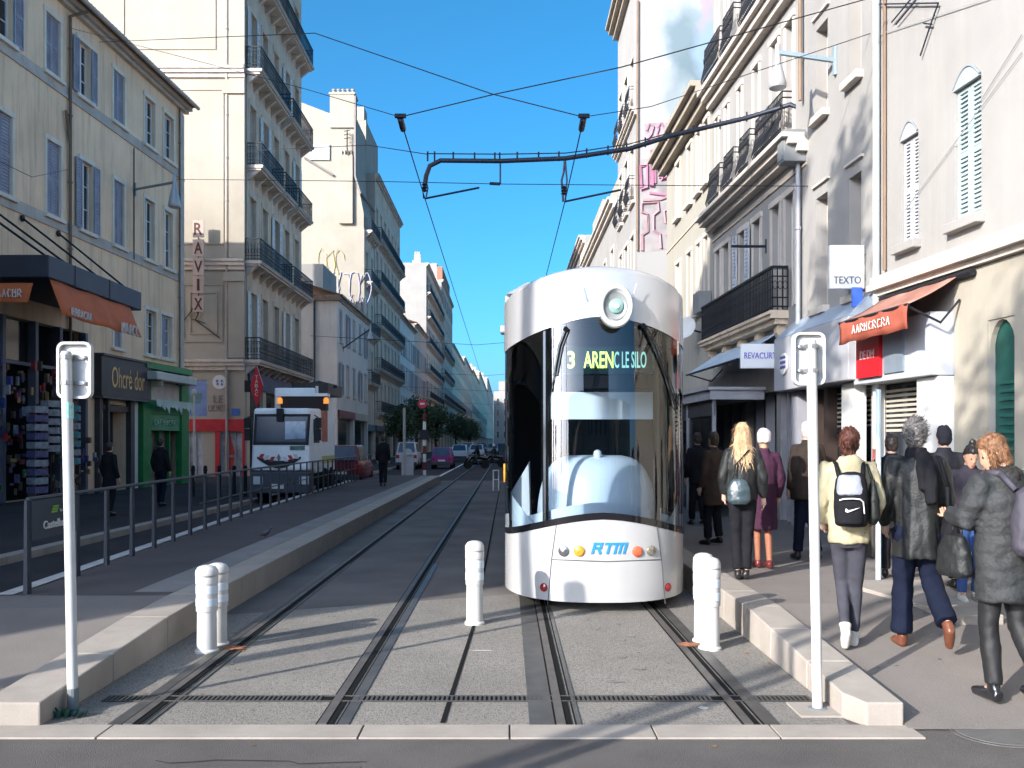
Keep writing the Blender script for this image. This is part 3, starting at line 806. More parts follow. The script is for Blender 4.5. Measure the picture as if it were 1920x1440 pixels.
# ---- R1: white building with arched shutters, nearest on the right ---------------
rX = lambda y: 6.98 - .088 * y
F1 = Fac(rX(2.5), 2.5, rX(14.03), 14.03, -1)
R1 = thing('corner_house', F1.pt(0, 0), 'white rendered house with arched pale green louvred shutters on the near right', 'building', 'buildings along the right side')
s1 = F1.s
doorA = (s1(1905), s1(1855), .05, 3.4, .12)
shopA = (s1(1740), s1(1642) , .1, 2.78, .2)
sm = (s1(1722), s1(1690), 4.78, 6.3); lg = (s1(1840), s1(1790), 4.78, 6.52)
off = [(s1(1722) - 6.5, s1(1722) - 5.6, 4.78, 6.3), (s1(1722) - 8.4, s1(1722) - 7.5, 4.78, 6.3)]
upp = [(a[0], a[1], 8.6, 10.3) for a in (lg,)]
wall_bm(F1, 0, F1.len, 0, 14, [doorA, shopA, sm, lg] + off + upp, deep=9, reveal=.2).build('wall', M_whitew, R1)
def arch_window(q, z1top, sh):
    a, c, z0, z1 = q
    o = window(F1, R1, a, c, z0, z1, 'closed', trim=M_whitew, sh=sh, nsl=13, tw=0, sill=True, rv=.2)
    b = MB(); n = 10; pts = [F1.pt(c - (c - a) * k / n, z1 + math.sin(math.pi * k / n) * (z1top - z1), .004) for k in range(n + 1)]
    b.prism(pts, F1.n * .02); b.build('arched_head', sh, o)
    b = MB(); b.tube([F1.pt(c - (c - a) * k / n, z1 + .02 + math.sin(math.pi * k / n) * (z1top - z1), .02) for k in range(n + 1)], .018, 5); b.build('arch_moulding', mat('slate_trim', (.2, .22, .24), .7), o)
arch_window(sm, 6.5, mat('white_grey_shutter', (.40, .41, .43), .7, var=.12, streak=.15)); arch_window(lg, 6.72, M_shutg)
for q in off: window(F1, R1, *q, 'closed', trim=M_whitew, sh=M_shutg, nsl=10)
window(F1, R1, *upp[0], 'closed', trim=M_whitew, sh=M_shutg, nsl=10)
b = MB(); a0 = 0
for d_, h0, h1 in ((.10, 4.12, 4.2), (.2, 4.2, 4.3), (.13, 4.3, 4.42)): b.fbox(F1, 0, F1.len, h0 + .001, h1, -.01, d_)
b.build('string_course', M_stone, R1)
M_bg = mat('warm_beige_render', (.33, .30, .245), .9, var=.08, scale=.6, bump=.2, streak=.15)
b = MB()
# warm ground-floor render, butted round the arched doorway
sL, sR = s1(1792), s1(1640)
b.fbox(F1, 0, doorA[0] - .002, .05, 4.1, -.01, .02); b.fbox(F1, doorA[1] + .002, sL, .05, 4.1, -.01, .02); b.fbox(F1, doorA[0] - .002, doorA[1] + .002, 3.402, 4.1, -.01, .02)
b.build('ground_wall', M_bg, R1)
# arched door leaf
b = MB(); q = doorA; b.fbox(F1, q[0], q[1], .06, 3.38, -.115, -.08); o = b.build('door', mat('dark_green_door', (.015, .075, .06), .4, var=.3, scale=3), R1)
b = MB()
for i in range(22): b.fbox(F1, q[0] + .12, q[1] - .1, .5 + i * .1, .545 + i * .1, -.078, -.06)
b.build('louvre', mat('dark_green_louvre', (.02, .10, .08), .4), o)
b = MB(); n = 10; cs = (q[0] + q[1]) / 2; hw = (q[1] - q[0]) / 2
for k in range(n):
    t0, t1 = math.pi * k / n, math.pi * (k + 1) / n
    p0 = (cs + hw * math.cos(t0), 2.97 + math.sin(t0) * .42); p1 = (cs + hw * math.cos(t1), 2.97 + math.sin(t1) * .42)
    A_, B_, C_, D_ = F1.pt(*p0, 0), F1.pt(*p1, 0), F1.pt(p1[0], 3.41, 0), F1.pt(p0[0], 3.41, 0)
    nn = -F1.n * .07
    b.hexa([A_, B_, B_ + nn, A_ + nn, D_, C_, C_ + nn, D_ + nn])
b.build('arch', M_bg, R1)
# corner pipes between the two houses
b = MB(); b.tube([F1.pt(F1.len - .1, .3, .08), F1.pt(F1.len - .1, 13.8, .08)], .05, 8); b.build('downpipe', mat('grey_green_pipe', (.45, .5, .5), .5), R1)
b = MB(); b.tube([F1.pt(F1.len - .28, 4.5, .04), F1.pt(F1.len - .28, 13.8, .04)], .028, 6); b.build('downpipe', M_pipe, R1)
# shop front under the red awning
M_grp = mat('grey_shop_panel', (.40, .42, .46), .5, var=.12, scale=2)
b = MB(); b.fbox(F1, s1(1790), s1(1640) - .0, 2.78, 3.62, .0, .34); o = b.build('shop_fascia', M_grp, R1, bevel=.01)
b = MB(); a, c = s1(1697), s1(1652)
b.fbox(F1, a, c, 2.86, 3.5, .342, .40); so1 = b.build('sign_panel', mat('sign_red', (.45, .012, .02), .45, var=.15), R1)
text('DE DM', mat('pale_lettering', (.55, .4, .4), .5), so1, F1.pt((a + c) / 2, 3.2, .405), -F1.d, (0, 0, 1), .13, .42)
for L_, R_ in ((1645, 1600), (1740, 1702)):
    b = MB(); a, c = sorted((s1(L_) if L_ > 1645 else s1(1697) , s1(R_))) if L_ > 1645 else (0, 0)
    if c > a: b.fbox(F1, a, c, 2.88, 3.5, .342, .37); b.build('sign_panel', mat('steel_panel', (.25, .3, .36), .35, .3, var=.2), R1)
b = MB(); b.fbox(F1, s1(1790), s1(1747), .05, 2.77, .0, .22); b.build('pier', M_white, R1, bevel=.01)
b = MB(); b.fbox(F1, shopA[0], shopA[1], .1, 2.78, -.19, -.14); b.build('shop_window', M_pane, R1)
b = MB(); rgl = random.Random(3)
for i in range(9): b.fbox(F1, shopA[0] + .05, shopA[1] - .05, 2.05 + i * .075, 2.09 + i * .075, -.138, -.12)
b.build('roller_blind', mat('warm_blind', (.40, .36, .30), .6), R1)
b = MB(); b.fbox(F1, shopA[1] - .1, shopA[1] - .02, .1, 2.77, -.1, .05); b.fbox(F1, shopA[0] + .02, shopA[0] + .08, .1, 2.77, -.1, .05); b.build('shop_frame', M_white, R1)
# red awning
M_awn = mat('faded_red_canvas', (.33, .16, .12), .8, var=.3, scale=2.5, streak=.4, dirt=(.5, .42, .36))
t = thing('awning', F1.pt(s1(1650), 3.7), 'faded red shop awning with a white-lettered valance below the white house', 'awning')
a, c = 9.3, 11.25
aw = lambda s_, z_, o_: F1.pt(s_, z_, o_)
b = MB(); b.grid([[aw(a + (c - a) * i / 10, 4.08 - .4 * k / 6 - .03 * math.sin(math.pi * k / 6) + .008 * math.sin(i * 1.9), .05 + .72 * k / 6) for i in range(11)] for k in range(7)])
b.build('canvas', M_awn, t, smooth=True, solid=.01)
b = MB(); b.grid([[aw(a + (c - a) * i / 20, 3.675 - .32 * k / 3 + .01 * math.sin(i * .9), .775 + .015 * math.sin(i * 1.1 + k)) for i in range(21)] for k in range(4)])
vo = b.build('valance', mat('red_canvas', (.33, .09, .06), .8, var=.25, scale=2.5), t, smooth=True, solid=.008)
scribble(mat('white_canvas_paint', (.7, .62, .58), .7), vo, aw((a + c) / 2 - .05, 3.52, .80), -F1.d, (0, 0, 1), 1.1, .11, 5, .007, loops=9)
b = MB()
for s_ in (a + .05, c - .05): b.tube([aw(s_, 3.66, .76), aw(s_, 3.45, .3), aw(s_, 3.75, .04)], .018, 6)
b.tube([aw(a, 3.67, .77), aw(c, 3.67, .77)], .022, 6); b.tube([aw(a - .3, 4.05, .08), aw(c + .05, 4.05, .08)], .05, 8)
b.build('arm', M_iron, t)

# ---- R2: balconied house; its plain near half and its balcony half ----------------
q2 = lambda y: 6.2 - .0353 * y
F2 = Fac(q2(14.05), 14.05, q2(16.9), 16.9, -1)
R2 = thing('town_house', F2.pt(0, 0), 'narrow pale house with deep plain windows above the white shop fascia, right side', 'building', 'buildings along the right side')
s2 = F2.s
ops = [(*sorted((s2(1552), s2(1530))), 4.3, 6.3), (*sorted((s2(1615), s2(1592))), 4.3, 6.25), (*sorted((s2(1552), s2(1530))), 7.75, 9.35), (*sorted((s2(1615), s2(1592))), 7.85, 9.7), (*sorted((s2(1552), s2(1530))), 10.9, 12.6), (*sorted((s2(1615), s2(1592))), 11, 12.8)]
g2 = [(.12, 2.75, .2, 2.85, .2)]
wall_bm(F2, 0, F2.len, 0, 15, ops + g2, deep=9, reveal=.3).build('wall', M_whitew, R2)
for q in ops: window(F2, R2, *q[:4], 'glass', trim=M_stone, rv=.3, tw=0, fr=M_stone, pane=mat('pale_blind_pane', (.42, .38, .30), .6, var=.2))
for q in ops:
    b = MB(); b.fbox(F2, q[0] - .1, q[1] + .1, q[3] + .2, q[3] + .24, -.01, .05); b.build('hood_mould', M_stone, R2)
FW = MB(); FW.fbox(F2, 0, F2.len + .62, 2.86, 3.85, .0, .42); fo = FW.build('shop_fascia', mat('white_fascia', (.36, .36, .38), .4, var=.06, scale=2), R2, bevel=.012)
b = MB(); q = F2.pt; L_ = F2.len + .62
b.prism([q(0, 3.852, .42), q(0, 4.22, .02), q(0, 3.852, .02)], F2.d * L_); b.build('fascia_hood', mat('zinc_hood', (.36, .42, .50), .4, .3, var=.15), R2)
b = MB(); b.lathe(F2.pt(F2.len + .0, 3.35, .43), [(.2, 0), (.2, .03)], 18, F2.n); lo_ = b.build('round_logo', M_white, fo)
b = MB()
for k in range(3): b.fbox(F2, F2.len - .15, F2.len + .15, 3.26 + k * .09, 3.31 + k * .09, .462, .468)
b.build('logo_stripe', mat('logo_navy', (.05, .05, .25), .4), lo_)
b = MB(); q = g2[0]; b.fbox(F2, q[0], q[1], .2, 2.85, -.19, -.15); b.build('shop_window', M_pane, R2)
b = MB()
for i in range(8): b.fbox(F2, .2, 2.7, 2.15 + i * .08, 2.18 + i * .08, -.148, -.13)
b.build('roller_blind', mat('warm_blind', (.40, .36, .30), .6), R2)
b = MB(); b.fbox(F2, s2(1532), s2(1524), .2, 2.84, -.14, .04); b.fbox(F2, s2(1556), s2(1549), .2, 2.84, -.14, .04); b.build('shop_frame', mat('dark_brown_frame', (.05, .035, .03), .4), R2)
b = MB(); b.fbox(F2, s2(1545), s2(1535), .2, 1.75, -.145, -.1); b.build('tan_panel', mat('tan_panel', (.5, .33, .2), .6), R2)
b = MB(); b.fbox(F2, s2(1625), s2(1600), .2, 2.84, .0, .2); b.build('pier', M_white, R2, bevel=.01)
b = MB(); b.fbox(F2, F2.len - .02, F2.len + .3, .2, 2.84, .0, .2); b.build('pier', mat('grey_pier', (.3, .3, .34), .6), R2)
# TEXTO sign and the little blue sign below
t = thing('projecting_sign', P(1588, 500, 14.4), 'square white projecting sign lettered TEXTO', 'shop sign', None)
c = P(1587, 501, 14.4); b = MB(); b.cbox(c, (.55, .07, .69)); o = b.build('panel', mat('sign_white', (.8, .8, .8), .4, var=.03), t, bevel=.008)
text('TEXTO', mat('sign_grey_lettering', (.10, .10, .11), .5), o, c + V((0, -.038, -.21)), (1, 0, 0), (0, 0, 1), .115, .43)
b = MB(); b.tube([c + V((.2, 0, .2)), c + V((.5, 0, .2))], .02, 6); b.tube([c + V((.2, 0, -.2)), c + V((.5, 0, -.2))], .02, 6); b.build('bracket', M_iron, t)
t = thing('projecting_sign', P(1608, 558, 14.2), 'small blue and white sign under the white TEXTO sign', 'shop sign')
b = MB(); c = P(1607, 557, 14.2); b.cbox(c, (.16, .05, .30)); o = b.build('panel', mat('sign_blue', (.06, .15, .55), .4), t)
b = MB(); b.tube([c + V((.0, 0, .1)), c + V((.35, 0, .1))], .015, 6); b.build('bracket', M_iron, t)

F3 = Fac(q2(16.91), 16.91, q2(23.6), 23.6, -1)
R3 = thing('town_house', F3.pt(0, 0), 'pale house with rows of black iron balconettes over a grey lower floor, right side', 'building', 'buildings along the right side')
s3 = F3.s
lo = [(1473, 1490), (1448, 1463), (1413, 1427), (1387, 1402), (1357, 1368), (1343, 1351)]
up = [(1474, 1488), (1447, 1460), (1414, 1424), (1385, 1391.5), (1361, 1366), (1343, 1348)]
so3 = lambda a: tuple(sorted((s3(a[0]), s3(a[1]))))
ops = [(*so3(a), 4.55, 6.75) for a in lo] + [(*so3(a), 7.66, 10.15) for a in up] + [(*so3(a), 11.1, 13.3) for a in up]
g3 = [(.35, 1.5, .3, 2.9, .3), (1.7, 3.9, .3, 2.9, .3), (4.2, 6.5, .3, 2.9, .3)]
wall_bm(F3, 0, F3.len, 0, 15.5, ops + g3, deep=9, reveal=.25).build('wall', M_whitew, R3)
for k, q in enumerate(ops):
    window(F3, R3, *q[:4], 'open' if k in (3,) else 'glass', trim=M_stone, rv=.22, sill=False, tw=.08, fr=M_white, sh=mat('pale_grey_shutter', (.45, .47, .5), .6), pane=M_paneL if k in (0, 1, 7) else M_pane)
cornice(F3, R3, -.05, F3.len, 7.66, M_stone, .5, .34); cornice(F3, R3, 0, F3.len, 10.95, M_stone, .42, .42); cornice(F3, R3, 0, F3.len, 15.5, M_stone, .5, .4)
b = MB(); b.fbox(F3, 0, F3.len, 7.07, 7.11, -.01, .03); b.build('string_course', M_grime, R3)
def balconette(fac, p, s0, s1, z, h=1.05, proj=.28):
    b = MB(); nb = max(4, int((s1 - s0) / .085)); q = fac.pt
    for i in range(nb + 1):
        a = s0 + (s1 - s0) * i / nb
        b.tube([q(a, z + .02, proj * .75), q(a, z + .3, proj * 1.15), q(a, z + h * .6, proj * .85), q(a, z + h, proj * .8)], .012, 4)
        if i < nb:
            m = a + (s1 - s0) / nb / 2
            for zz, rr in ((.28, .045), (.55, .04), (.8, .045)):
                b.tube([q(m + math.cos(t_) * .03, z + zz + math.sin(t_) * rr * 1.6, proj * .9) for t_ in [k * math.pi / 3 for k in range(7)]], .011, 3, caps=False)
    for zz, o_ in ((.03, proj * .75), (.12, proj * .9), (h - .12, proj * .8), (h, proj * .8)):
        b.tube([q(s0, z + zz, .0), q(s0, z + zz, o_), q(s1, z + zz, o_), q(s1, z + zz, .0)], .016, 5)
    return b.build('balconette_railing', M_iron, p)
for a in [(1437, 1488), (1405, 1424), (1375, 1393), (1346, 1366)]: balconette(F3, R3, *so3(a), 7.66)
for a in [(1410, 1440), (1373, 1393), (1337, 1366)]: balconette(F3, R3, *so3(a), 10.95, 1.1)
balcony(F3, R3, 1.0, F3.len - .05, 4.5, proj=.36, h=.88, step=.1, slabm=M_grime)
pipe(R3, F3, s3(1505), 2.9, 7.3, r=.045, m=mat('pale_pipe', (.4, .4, .42), .5))
pipe(R3, F3, s3(1509), 8.3, 15.2, r=.035, m=M_pipe)
# grey box on the wall
t = thing('wall_cabinet', F3.pt(s3(1509), 7.5), 'grey metal box fixed to the wall at the end of the balcony ledge', 'cabinet')
b = MB(); b.fbox(F3, .05, .40, 7.15, 7.75, .0, .42); b.build('case', mat('grey_box', (.20, .21, .21), .6, var=.15), t, bevel=.012)
b = MB(); b.fbox(F3, .08, .37, 7.2, 7.7, .422, .435); b.build('lid', mat('grey_lid', (.24, .25, .25), .6), t)
# ground-floor cafe
M_cafe = mat('grey_cafe_front', (.36, .35, .37), .5, var=.2, scale=2)
for q in g3:
    b = MB(); b.fbox(F3, q[0], q[1], q[2], q[3], -.29, -.24); b.build('shop_window', M_pane, R3)
    b = MB()
    for i in range(4): a = q[0] + (q[1] - q[0] - .07) * i / 3; b.fbox(F3, a, a + .07, q[2], q[3], -.2, -.02)
    b.build('shop_frame', M_cafe, R3)
b = MB(); b.fbox(F3, .7, 6.6, 2.92, 3.5, .0, .14); b.build('shop_fascia', mat('taupe_fascia', (.16, .14, .125), .6, var=.2), R3)
t = thing('awning', F3.pt(3, 3.9), 'blue-grey canvas awning under the first floor balcony', 'awning')
b = MB(); b.grid([[F3.pt(1.4 + 4.4 * i / 8, 4.12 - .55 * k / 4, .05 + .85 * k / 4) for i in range(9)] for k in range(5)])
b.build('canvas', mat('blue_grey_canvas', (.40, .46, .52), .8, var=.12, scale=2), t, solid=.012)
b = MB(); 
for s_ in (1.5, 5.7): b.tube([F3.pt(s_, 3.57, .88), F3.pt(s_, 3.4, .3), F3.pt(s_, 3.7, .02)], .018, 6)
b.tube([F3.pt(1.4, 3.56, .9), F3.pt(5.8, 3.56, .9)], .025, 6); b.build('arm', M_iron, t)
t = thing('cafe_canopy', F3.pt(4, 3.2), 'flat grey canopy over the glazed terrace right of the tram', 'canopy')
b = MB(); b.fbox(F3, 2.0, 12.5, 2.78, 2.98, .16, 1.3); b.fbox(F3, 1.95, 12.55, 2.98, 3.04, .14, 1.36); b.build('roof', M_cafe, t)
for s_ in (2.1, 4.4, 7, 9.6, 12.4):
    b = MB(); b.fbox(F3, s_, s_ + .07, .3, 2.778, 1.15, 1.22); b.build('post', M_cafe, t)
b = MB()
for s0_, s1_ in ((2.19, 4.37), (4.5, 6.95), (7.1, 9.55)): b.fbox(F3, s0_, s1_, .35, 2.4, 1.17, 1.19)
b.build('screen', glass_mat('terrace_glass', (.75, .8, .82), .12), t)
b = MB(); b.fbox(F3, 2.1, 12.4, 2.45, 2.72, 1.16, 1.2); b.build('menu_band', mat('dark_band', (.05, .05, .055), .5), t)
# REVACURT sign
t = thing('projecting_sign', P(1424, 668, 17.8), 'white rectangular projecting sign lettered REVACURT in blue', 'shop sign')
c = P(1424, 668, 17.8); b = MB(); b.cbox(c, (.75, .1, .48)); o = b.build('panel', mat('sign_white', (.8, .8, .8), .4), t, bevel=.01)
text('REVACURT', mat('sign_violet_lettering', (.10, .10, .50), .5), o, c + V((0, -.054, .01)), (1, 0, 0), (0, 0, 1), .12, .62)
b = MB(); b.cbox(c + V((.46, 0, -.02)), (.2, .08, .2)); b.build('bracket', M_grp, t)

# ---- R4: cream house with a big cornice; R5: mural tower; R6 beyond ----------------
F4 = Fac(q2(23.61), 23.61, 5.30, 30, -1)
R4 = thing('town_house', F4.pt(0, 0), 'cream plain house with a heavy sloping cornice between the balconied house and the mural tower', 'building', 'buildings along the right side')
s4 = F4.s; so4 = lambda a: tuple(sorted((s4(a[0]), s4(a[1]))))
w4 = [(1322, 1329), (1308, 1314), (1290, 1297), (1269, 1276)]
ops = [(*so4(a), 8.85, 10.5) for a in w4] + [(*so4(a), 5.5, 7.4) for a in w4]
wall_bm(F4, 0, F4.len, 0, 11.2, ops, deep=9).build('wall', mat('yellowish_render', (.36, .335, .285), .9, var=.07, scale=.5, streak=.2), R4)
for k, q in enumerate(ops): window(F4, R4, *q[:4], 'closed' if k % 2 else 'glass', trim=M_stone, sh=mat('cream_shutter', (.5, .48, .42), .7), nsl=5, tw=.08)
cornice(F4, R4, -.02, F4.len + .3, 11.3, mat('brownish_cornice', (.36, .31, .25), .8, var=.2), .6, .55)
b = MB(); b.fbox(F4, 0, F4.len, 8.1, 8.14, -.01, .03); b.build('string_course', M_grime, R4)
t = thing('satellite_dish', F4.pt(.4, 5.3), 'grey air conditioner box and white dish on the cream house wall above the canopy', 'air conditioner')
b = MB(); b.fbox(F4, .1, .8, 5.3, 5.85, .02, .35); b.build('case', mat('grey_box', (.2, .21, .21), .6), t, bevel=.01)
b = MB(); b.lathe(F4.pt(1.3, 5.0, .4), [(.02, 0), (.18, .03), (.3, .1), (.31, .11), (.0, .05)], 16, (-.6, -.75, .25)); b.build('dish', M_white, t)
b = MB(); b.tube([F4.pt(1.3, 5.0, .38), F4.pt(1.3, 4.9, .02)], .025, 6); b.build('bracket', M_iron, t)

R5 = thing('mural_tower', (5.3, 36.8, 0), 'tall white building whose blank end wall carries pale blue and pink graffiti', 'building', 'buildings along the right side')
F5 = Fac(5.3, 36.8, 5.3, 43.2, -1)
fl5 = (4.5, 8.2, 11.9, 15.6)
ops = [(L_ - .5, L_ + .5, z, z + 2.3) for L_ in (1.3, 3.3, 5.2) for z in fl5]
wall_bm(F5, 0, 6.4, 0, 21.0, ops, deep=14).build('wall', M_whitew, R5)
for k, q in enumerate(ops): window(F5, R5, *q[:4], 'glass', trim=M_stone, nsl=5, sill=True)
for z in (8.1, 15.5): cornice(F5, R5, 0, 6.4, z, M_stone, .3, .3)
cornice(F5, R5, -.2, 6.4, 21.6, mat('brownish_cornice', (.36, .31, .25), .8), .6, .6)
for L_ in (1.3, 3.3, 5.2):
    for z in (11.9, 15.6): balconette(F5, R5, L_ - .6, L_ + .6, z, 1.0, .3)
FM = Fac(5.3, 36.8, 19, 36.8)
# the mural is paint on the wall: a cloudy blue-grey abstract patch
mm = bpy.data.materials.new('mural_paint'); mm.use_nodes = True; nt = mm.node_tree; N, Lk = nt.nodes, nt.links
geo = N.new('ShaderNodeNewGeometry')
def blobf(cx, cz, rx, rz):
    mp = N.new('ShaderNodeMapping'); mp.inputs['Location'].default_value = (-cx / rx, 0, -cz / rz); mp.inputs['Scale'].default_value = (1 / rx, 0, 1 / rz)
    n = N.new('ShaderNodeTexNoise'); n.inputs['Scale'].default_value = .7; n.inputs['Detail'].default_value = 3
    Lk.new(geo.outputs['Position'], n.inputs['Vector'])
    ad = N.new('ShaderNodeVectorMath'); ad.operation = 'MULTIPLY_ADD'; ad.inputs[1].default_value = (1.6, 0, 1.6)
    Lk.new(n.outputs['Color'], ad.inputs[0]); Lk.new(geo.outputs['Position'], ad.inputs[2])
    Lk.new(ad.outputs[0], mp.inputs['Vector'])
    g = N.new('ShaderNodeTexGradient'); g.gradient_type = 'SPHERICAL'; Lk.new(mp.outputs[0], g.inputs[0])
    r_ = N.new('ShaderNodeMapRange'); r_.inputs['From Max'].default_value = .6; Lk.new(g.outputs['Fac'], r_.inputs['Value'])
    return r_.outputs[0]
cur = (.33, .315, .30)
def mixc(f, a, c):
    x = N.new('ShaderNodeMix'); x.data_type = 'RGBA'; Lk.new(f, x.inputs['Factor'])
    if isinstance(a, tuple): x.inputs['A'].default_value = (*a, 1)
    else: Lk.new(a, x.inputs['A'])
    x.inputs['B'].default_value = (*c, 1); return x.outputs['Result']
def at5(px, py): q = P(px, py, 36.8); return q.x, q.z
for (px, py, rx, rz, c) in ((1290, 90, 1.9, 3.6, (.27, .31, .33)), (1302, 130, 1.4, 2.6, (.12, .165, .185)), (1275, 70, .7, 1.5, (.14, .19, .21)), (1285, 200, .6, 1.4, (.24, .28, .29)), (1322, 30, .5, 1.2, (.38, .22, .27)), (1330, 90, .8, 2.4, (.19, .26, .32)), (1225, 120, .6, .25, (.42, .42, .40))):
    x, z = at5(px, py); cur = mixc(blobf(x + .8, z + .8, rx, rz), cur, c)
bs = N['Principled BSDF']; bs.inputs['Roughness'].default_value = .9; Lk.new(cur, bs.inputs['Base Color'])
b = MB(); b.fbox(FM, .005, 13.6, 0, 24, -.2, .012); mw = b.build('end_wall', mm, R5)
MPK = mat('graffiti_pink', (.38, .17, .24), .8); MPR = mat('graffiti_rose', (.38, .23, .25), .8)
def stroke(pts, m, r=.045): 
    r *= 1.1; b = MB(); b.tube([P(x, y, 36.77) for x, y in pts], r, 4); return b.build('graffiti', m, mw)
stroke([(1212, 245), (1218, 232), (1226, 238), (1222, 252), (1214, 262), (1228, 262)], MPK); stroke([(1232, 240), (1240, 230), (1246, 244), (1240, 262), (1232, 252), (1236, 240)], MPK); stroke([(1250, 262), (1250, 232), (1258, 232), (1260, 262)], MPR)
stroke([(1202, 352), (1200, 312), (1214, 310), (1214, 352), (1202, 356)], MPK, .07); stroke([(1222, 350), (1222, 284), (1242, 284), (1242, 336), (1258, 330)], MPK, .1); stroke([(1228, 344), (1228, 292)], MPK, .06); stroke([(1218, 362), (1250, 366), (1262, 352), (1258, 320)], MPK, .06); stroke([(1238, 282), (1238, 334)], MPR, .08)
stroke([(1204, 470), (1204, 440), (1214, 434), (1214, 402), (1204, 398), (1204, 382), (1234, 380), (1236, 396), (1226, 404), (1226, 432), (1238, 440), (1240, 466)], MPR, .06); stroke([(1248, 440), (1262, 440), (1262, 420), (1248, 418), (1246, 396), (1262, 392)], MPR, .05); stroke([(1205, 376), (1238, 374), (1254, 368)], MPR, .05)
for k_, q_ in enumerate(([(1200, 300), (1260, 290), (1262, 372), (1202, 372)], [(1203, 384), (1262, 378), (1262, 466), (1203, 474)], [(1208, 232), (1262, 228), (1262, 266), (1208, 268)])):
    b = MB(); b.prism([P(x, y, 36.783) for x, y in q_], (0, .004, 0)); b.build('graffiti_ground', mat('graffiti_haze', (.33, .295, .29), .9, var=.3, scale=1.2), mw)
b = MB(); b.tube([P(1196, 1, 36.75), P(1195, 470, 36.75)], .05, 5); b.build('downpipe', M_pipe, R5)
tR6, f6 = block('low pale house with a dark roof edge just left of the mural tower', 5.25, 43.3, 60, 13.6, (5.5, 9.2), 5, M_whitew, side=-1, deep=12, front=M_whitew, wh=2.2, balc=(9.1,))
b = MB(); b.box((5.6, 44, 13.5), (9, 50, 15.2)); b.box((5.5, 52, 13.5), (9, 58, 15.8)); b.build('attic', M_cream, tR6)
tR7, f7 = block('grey house farther along the right row behind the tram', 5.2, 60.1, 85, 15.6, (5.5, 9.2, 12.3), 6, M_grey, side=-1, deep=12, front=M_whitew, wh=2.2)
for k, (y0, y1, z) in enumerate(((85.1, 140, 14), (140.1, 260, 16), (260.1, 600, 20))):
    block(('cream row house', 'pinkish row house', 'white row house')[k] + ' hidden far behind the tram on the right', 5.2, y0, y1, z, (5, 9), 8, (M_cream, M_pink, M_whitew)[k], side=-1, deep=12, wh=2.4)

# ---- shops on the left, in front of the beige building ---------------------------
# flat dark canopy with tie rods
CX = -12.0
t = thing('shop_canopy', (CX - 1, 26.5, 6.2), 'flat anthracite shop canopy hung on tie rods from the beige wall', 'canopy')
fxA = lambda y: -15.85 + .047 * y
b = MB(); y0, y1 = 23.75, 29.8
b.hexa([(fxA(y0) + .02, y0, 6.2), (CX, y0, 6.2), (CX, y1, 6.2), (fxA(y1) + .02, y1, 6.2), (fxA(y0) + .02, y0, 6.8), (CX, y0, 6.8), (CX, y1, 6.8), (fxA(y1) + .02, y1, 6.8)])
o = b.build('fascia', M_anth, t, bevel=.03)
b = MB()
for y in (25.2, 27.4): b.box((CX + .002, y, 6.2), (CX + .012, y + .03, 6.8))
b.build('panel_joint', M_iron, o)
for yw, yo in ((23.9, 24.4), (25.2, 25.6), (27.2, 27.5), (29.2, 29.5)):
    b = MB(); b.tube([(fxA(yw) + .05, yw, 8.6), (CX - .3, yo, 6.82)], .035, 6); b.lathe((fxA(yw) + .02, yw, 8.6), [(.1, 0), (.1, .06)], 8, (1, 0, 0)); b.build('tie_rod', M_iron, t)
M_or = mat('orange_canvas', (.58, .135, .04), .75, var=.18, scale=1.6, streak=.2, dirt=(.35, .08, .03))
M_wl = mat('white_canvas_lettering', (.72, .66, .6), .7)
t = thing('awning', (CX, 26.5, 5.9), 'orange canvas awning drop with white script under the dark canopy', 'awning')
b = MB(); b.grid([[(CX - .05 + .35 * k / 5 + .03 * math.sin(i * 1.3) * k / 5, 23.9 + 5.1 * i / 20, 6.18 - .95 * k / 5 + .02 * math.sin(i * .8)) for i in range(21)] for k in range(6)])
vo = b.build('canvas', M_or, t, smooth=True, solid=.012)
scribble(M_wl, vo, (CX + .29, 25.0, 5.4), (0, 1, 0), (0, 0, 1), 1.2, .2, 2, .022, loops=7); scribble(M_wl, vo, (CX + .30, 28.2, 5.38), (0, 1, 0), (0, 0, 1), 1.3, .3, 9, .03, loops=5)
t = thing('awning', (CX - 1.3, 23.8, 5.9), 'short orange end flap of awning facing the square at the left edge', 'awning')
b = MB(); b.grid([[(-14.4 + 2.0 * i / 12, 23.72 - .25 * k / 4 - .02 * math.sin(i * 1.4), 6.05 - .55 * k / 4) for i in range(13)] for k in range(5)])
vo = b.build('canvas', M_or, t, smooth=True, solid=.012)
scribble(M_wl, vo, (-12.95, 23.5, 5.75), (1, 0, 0), (0, 0, 1), .8, .2, 12, .02, loops=6)
# open bazaar shop under the canopy: glazed boxes, racks of goods
t = thing('bazaar_front', FA.pt(sA(70), .12), 'dark open souvenir shop front crowded with hanging goods', 'shop front')
q = ground[0]
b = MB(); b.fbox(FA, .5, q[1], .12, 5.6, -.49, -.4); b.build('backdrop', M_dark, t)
b = MB()
for px in (2, 64, 110, 158): b.fbox(FA, sA(px), sA(px) + .16, .12, 5.6, -.2, .05)
b.fbox(FA, .5, q[1] - .003, 4.2, 4.3, -.2, .02); b.build('shop_frame', mat('grey_blue_frame', (.12, .13, .17), .5, var=.2), t)
b = MB(); b.fbox(FA, 1, sA(60), 4.35, 5.55, -.3, -.22); b.build('transom_glass', M_pane, t)
gm = [mat('goods_%s' % n, c, .6, var=.4, scale=9) for n, c in (('white', (.30, .30, .32)), ('violet', (.12, .10, .2)), ('red', (.36, .04, .05)), ('green', (.06, .2, .1)), ('ochre', (.34, .22, .08)), ('navy', (.04, .06, .2)), ('brown', (.12, .08, .06)), ('teal', (.08, .24, .26)))]
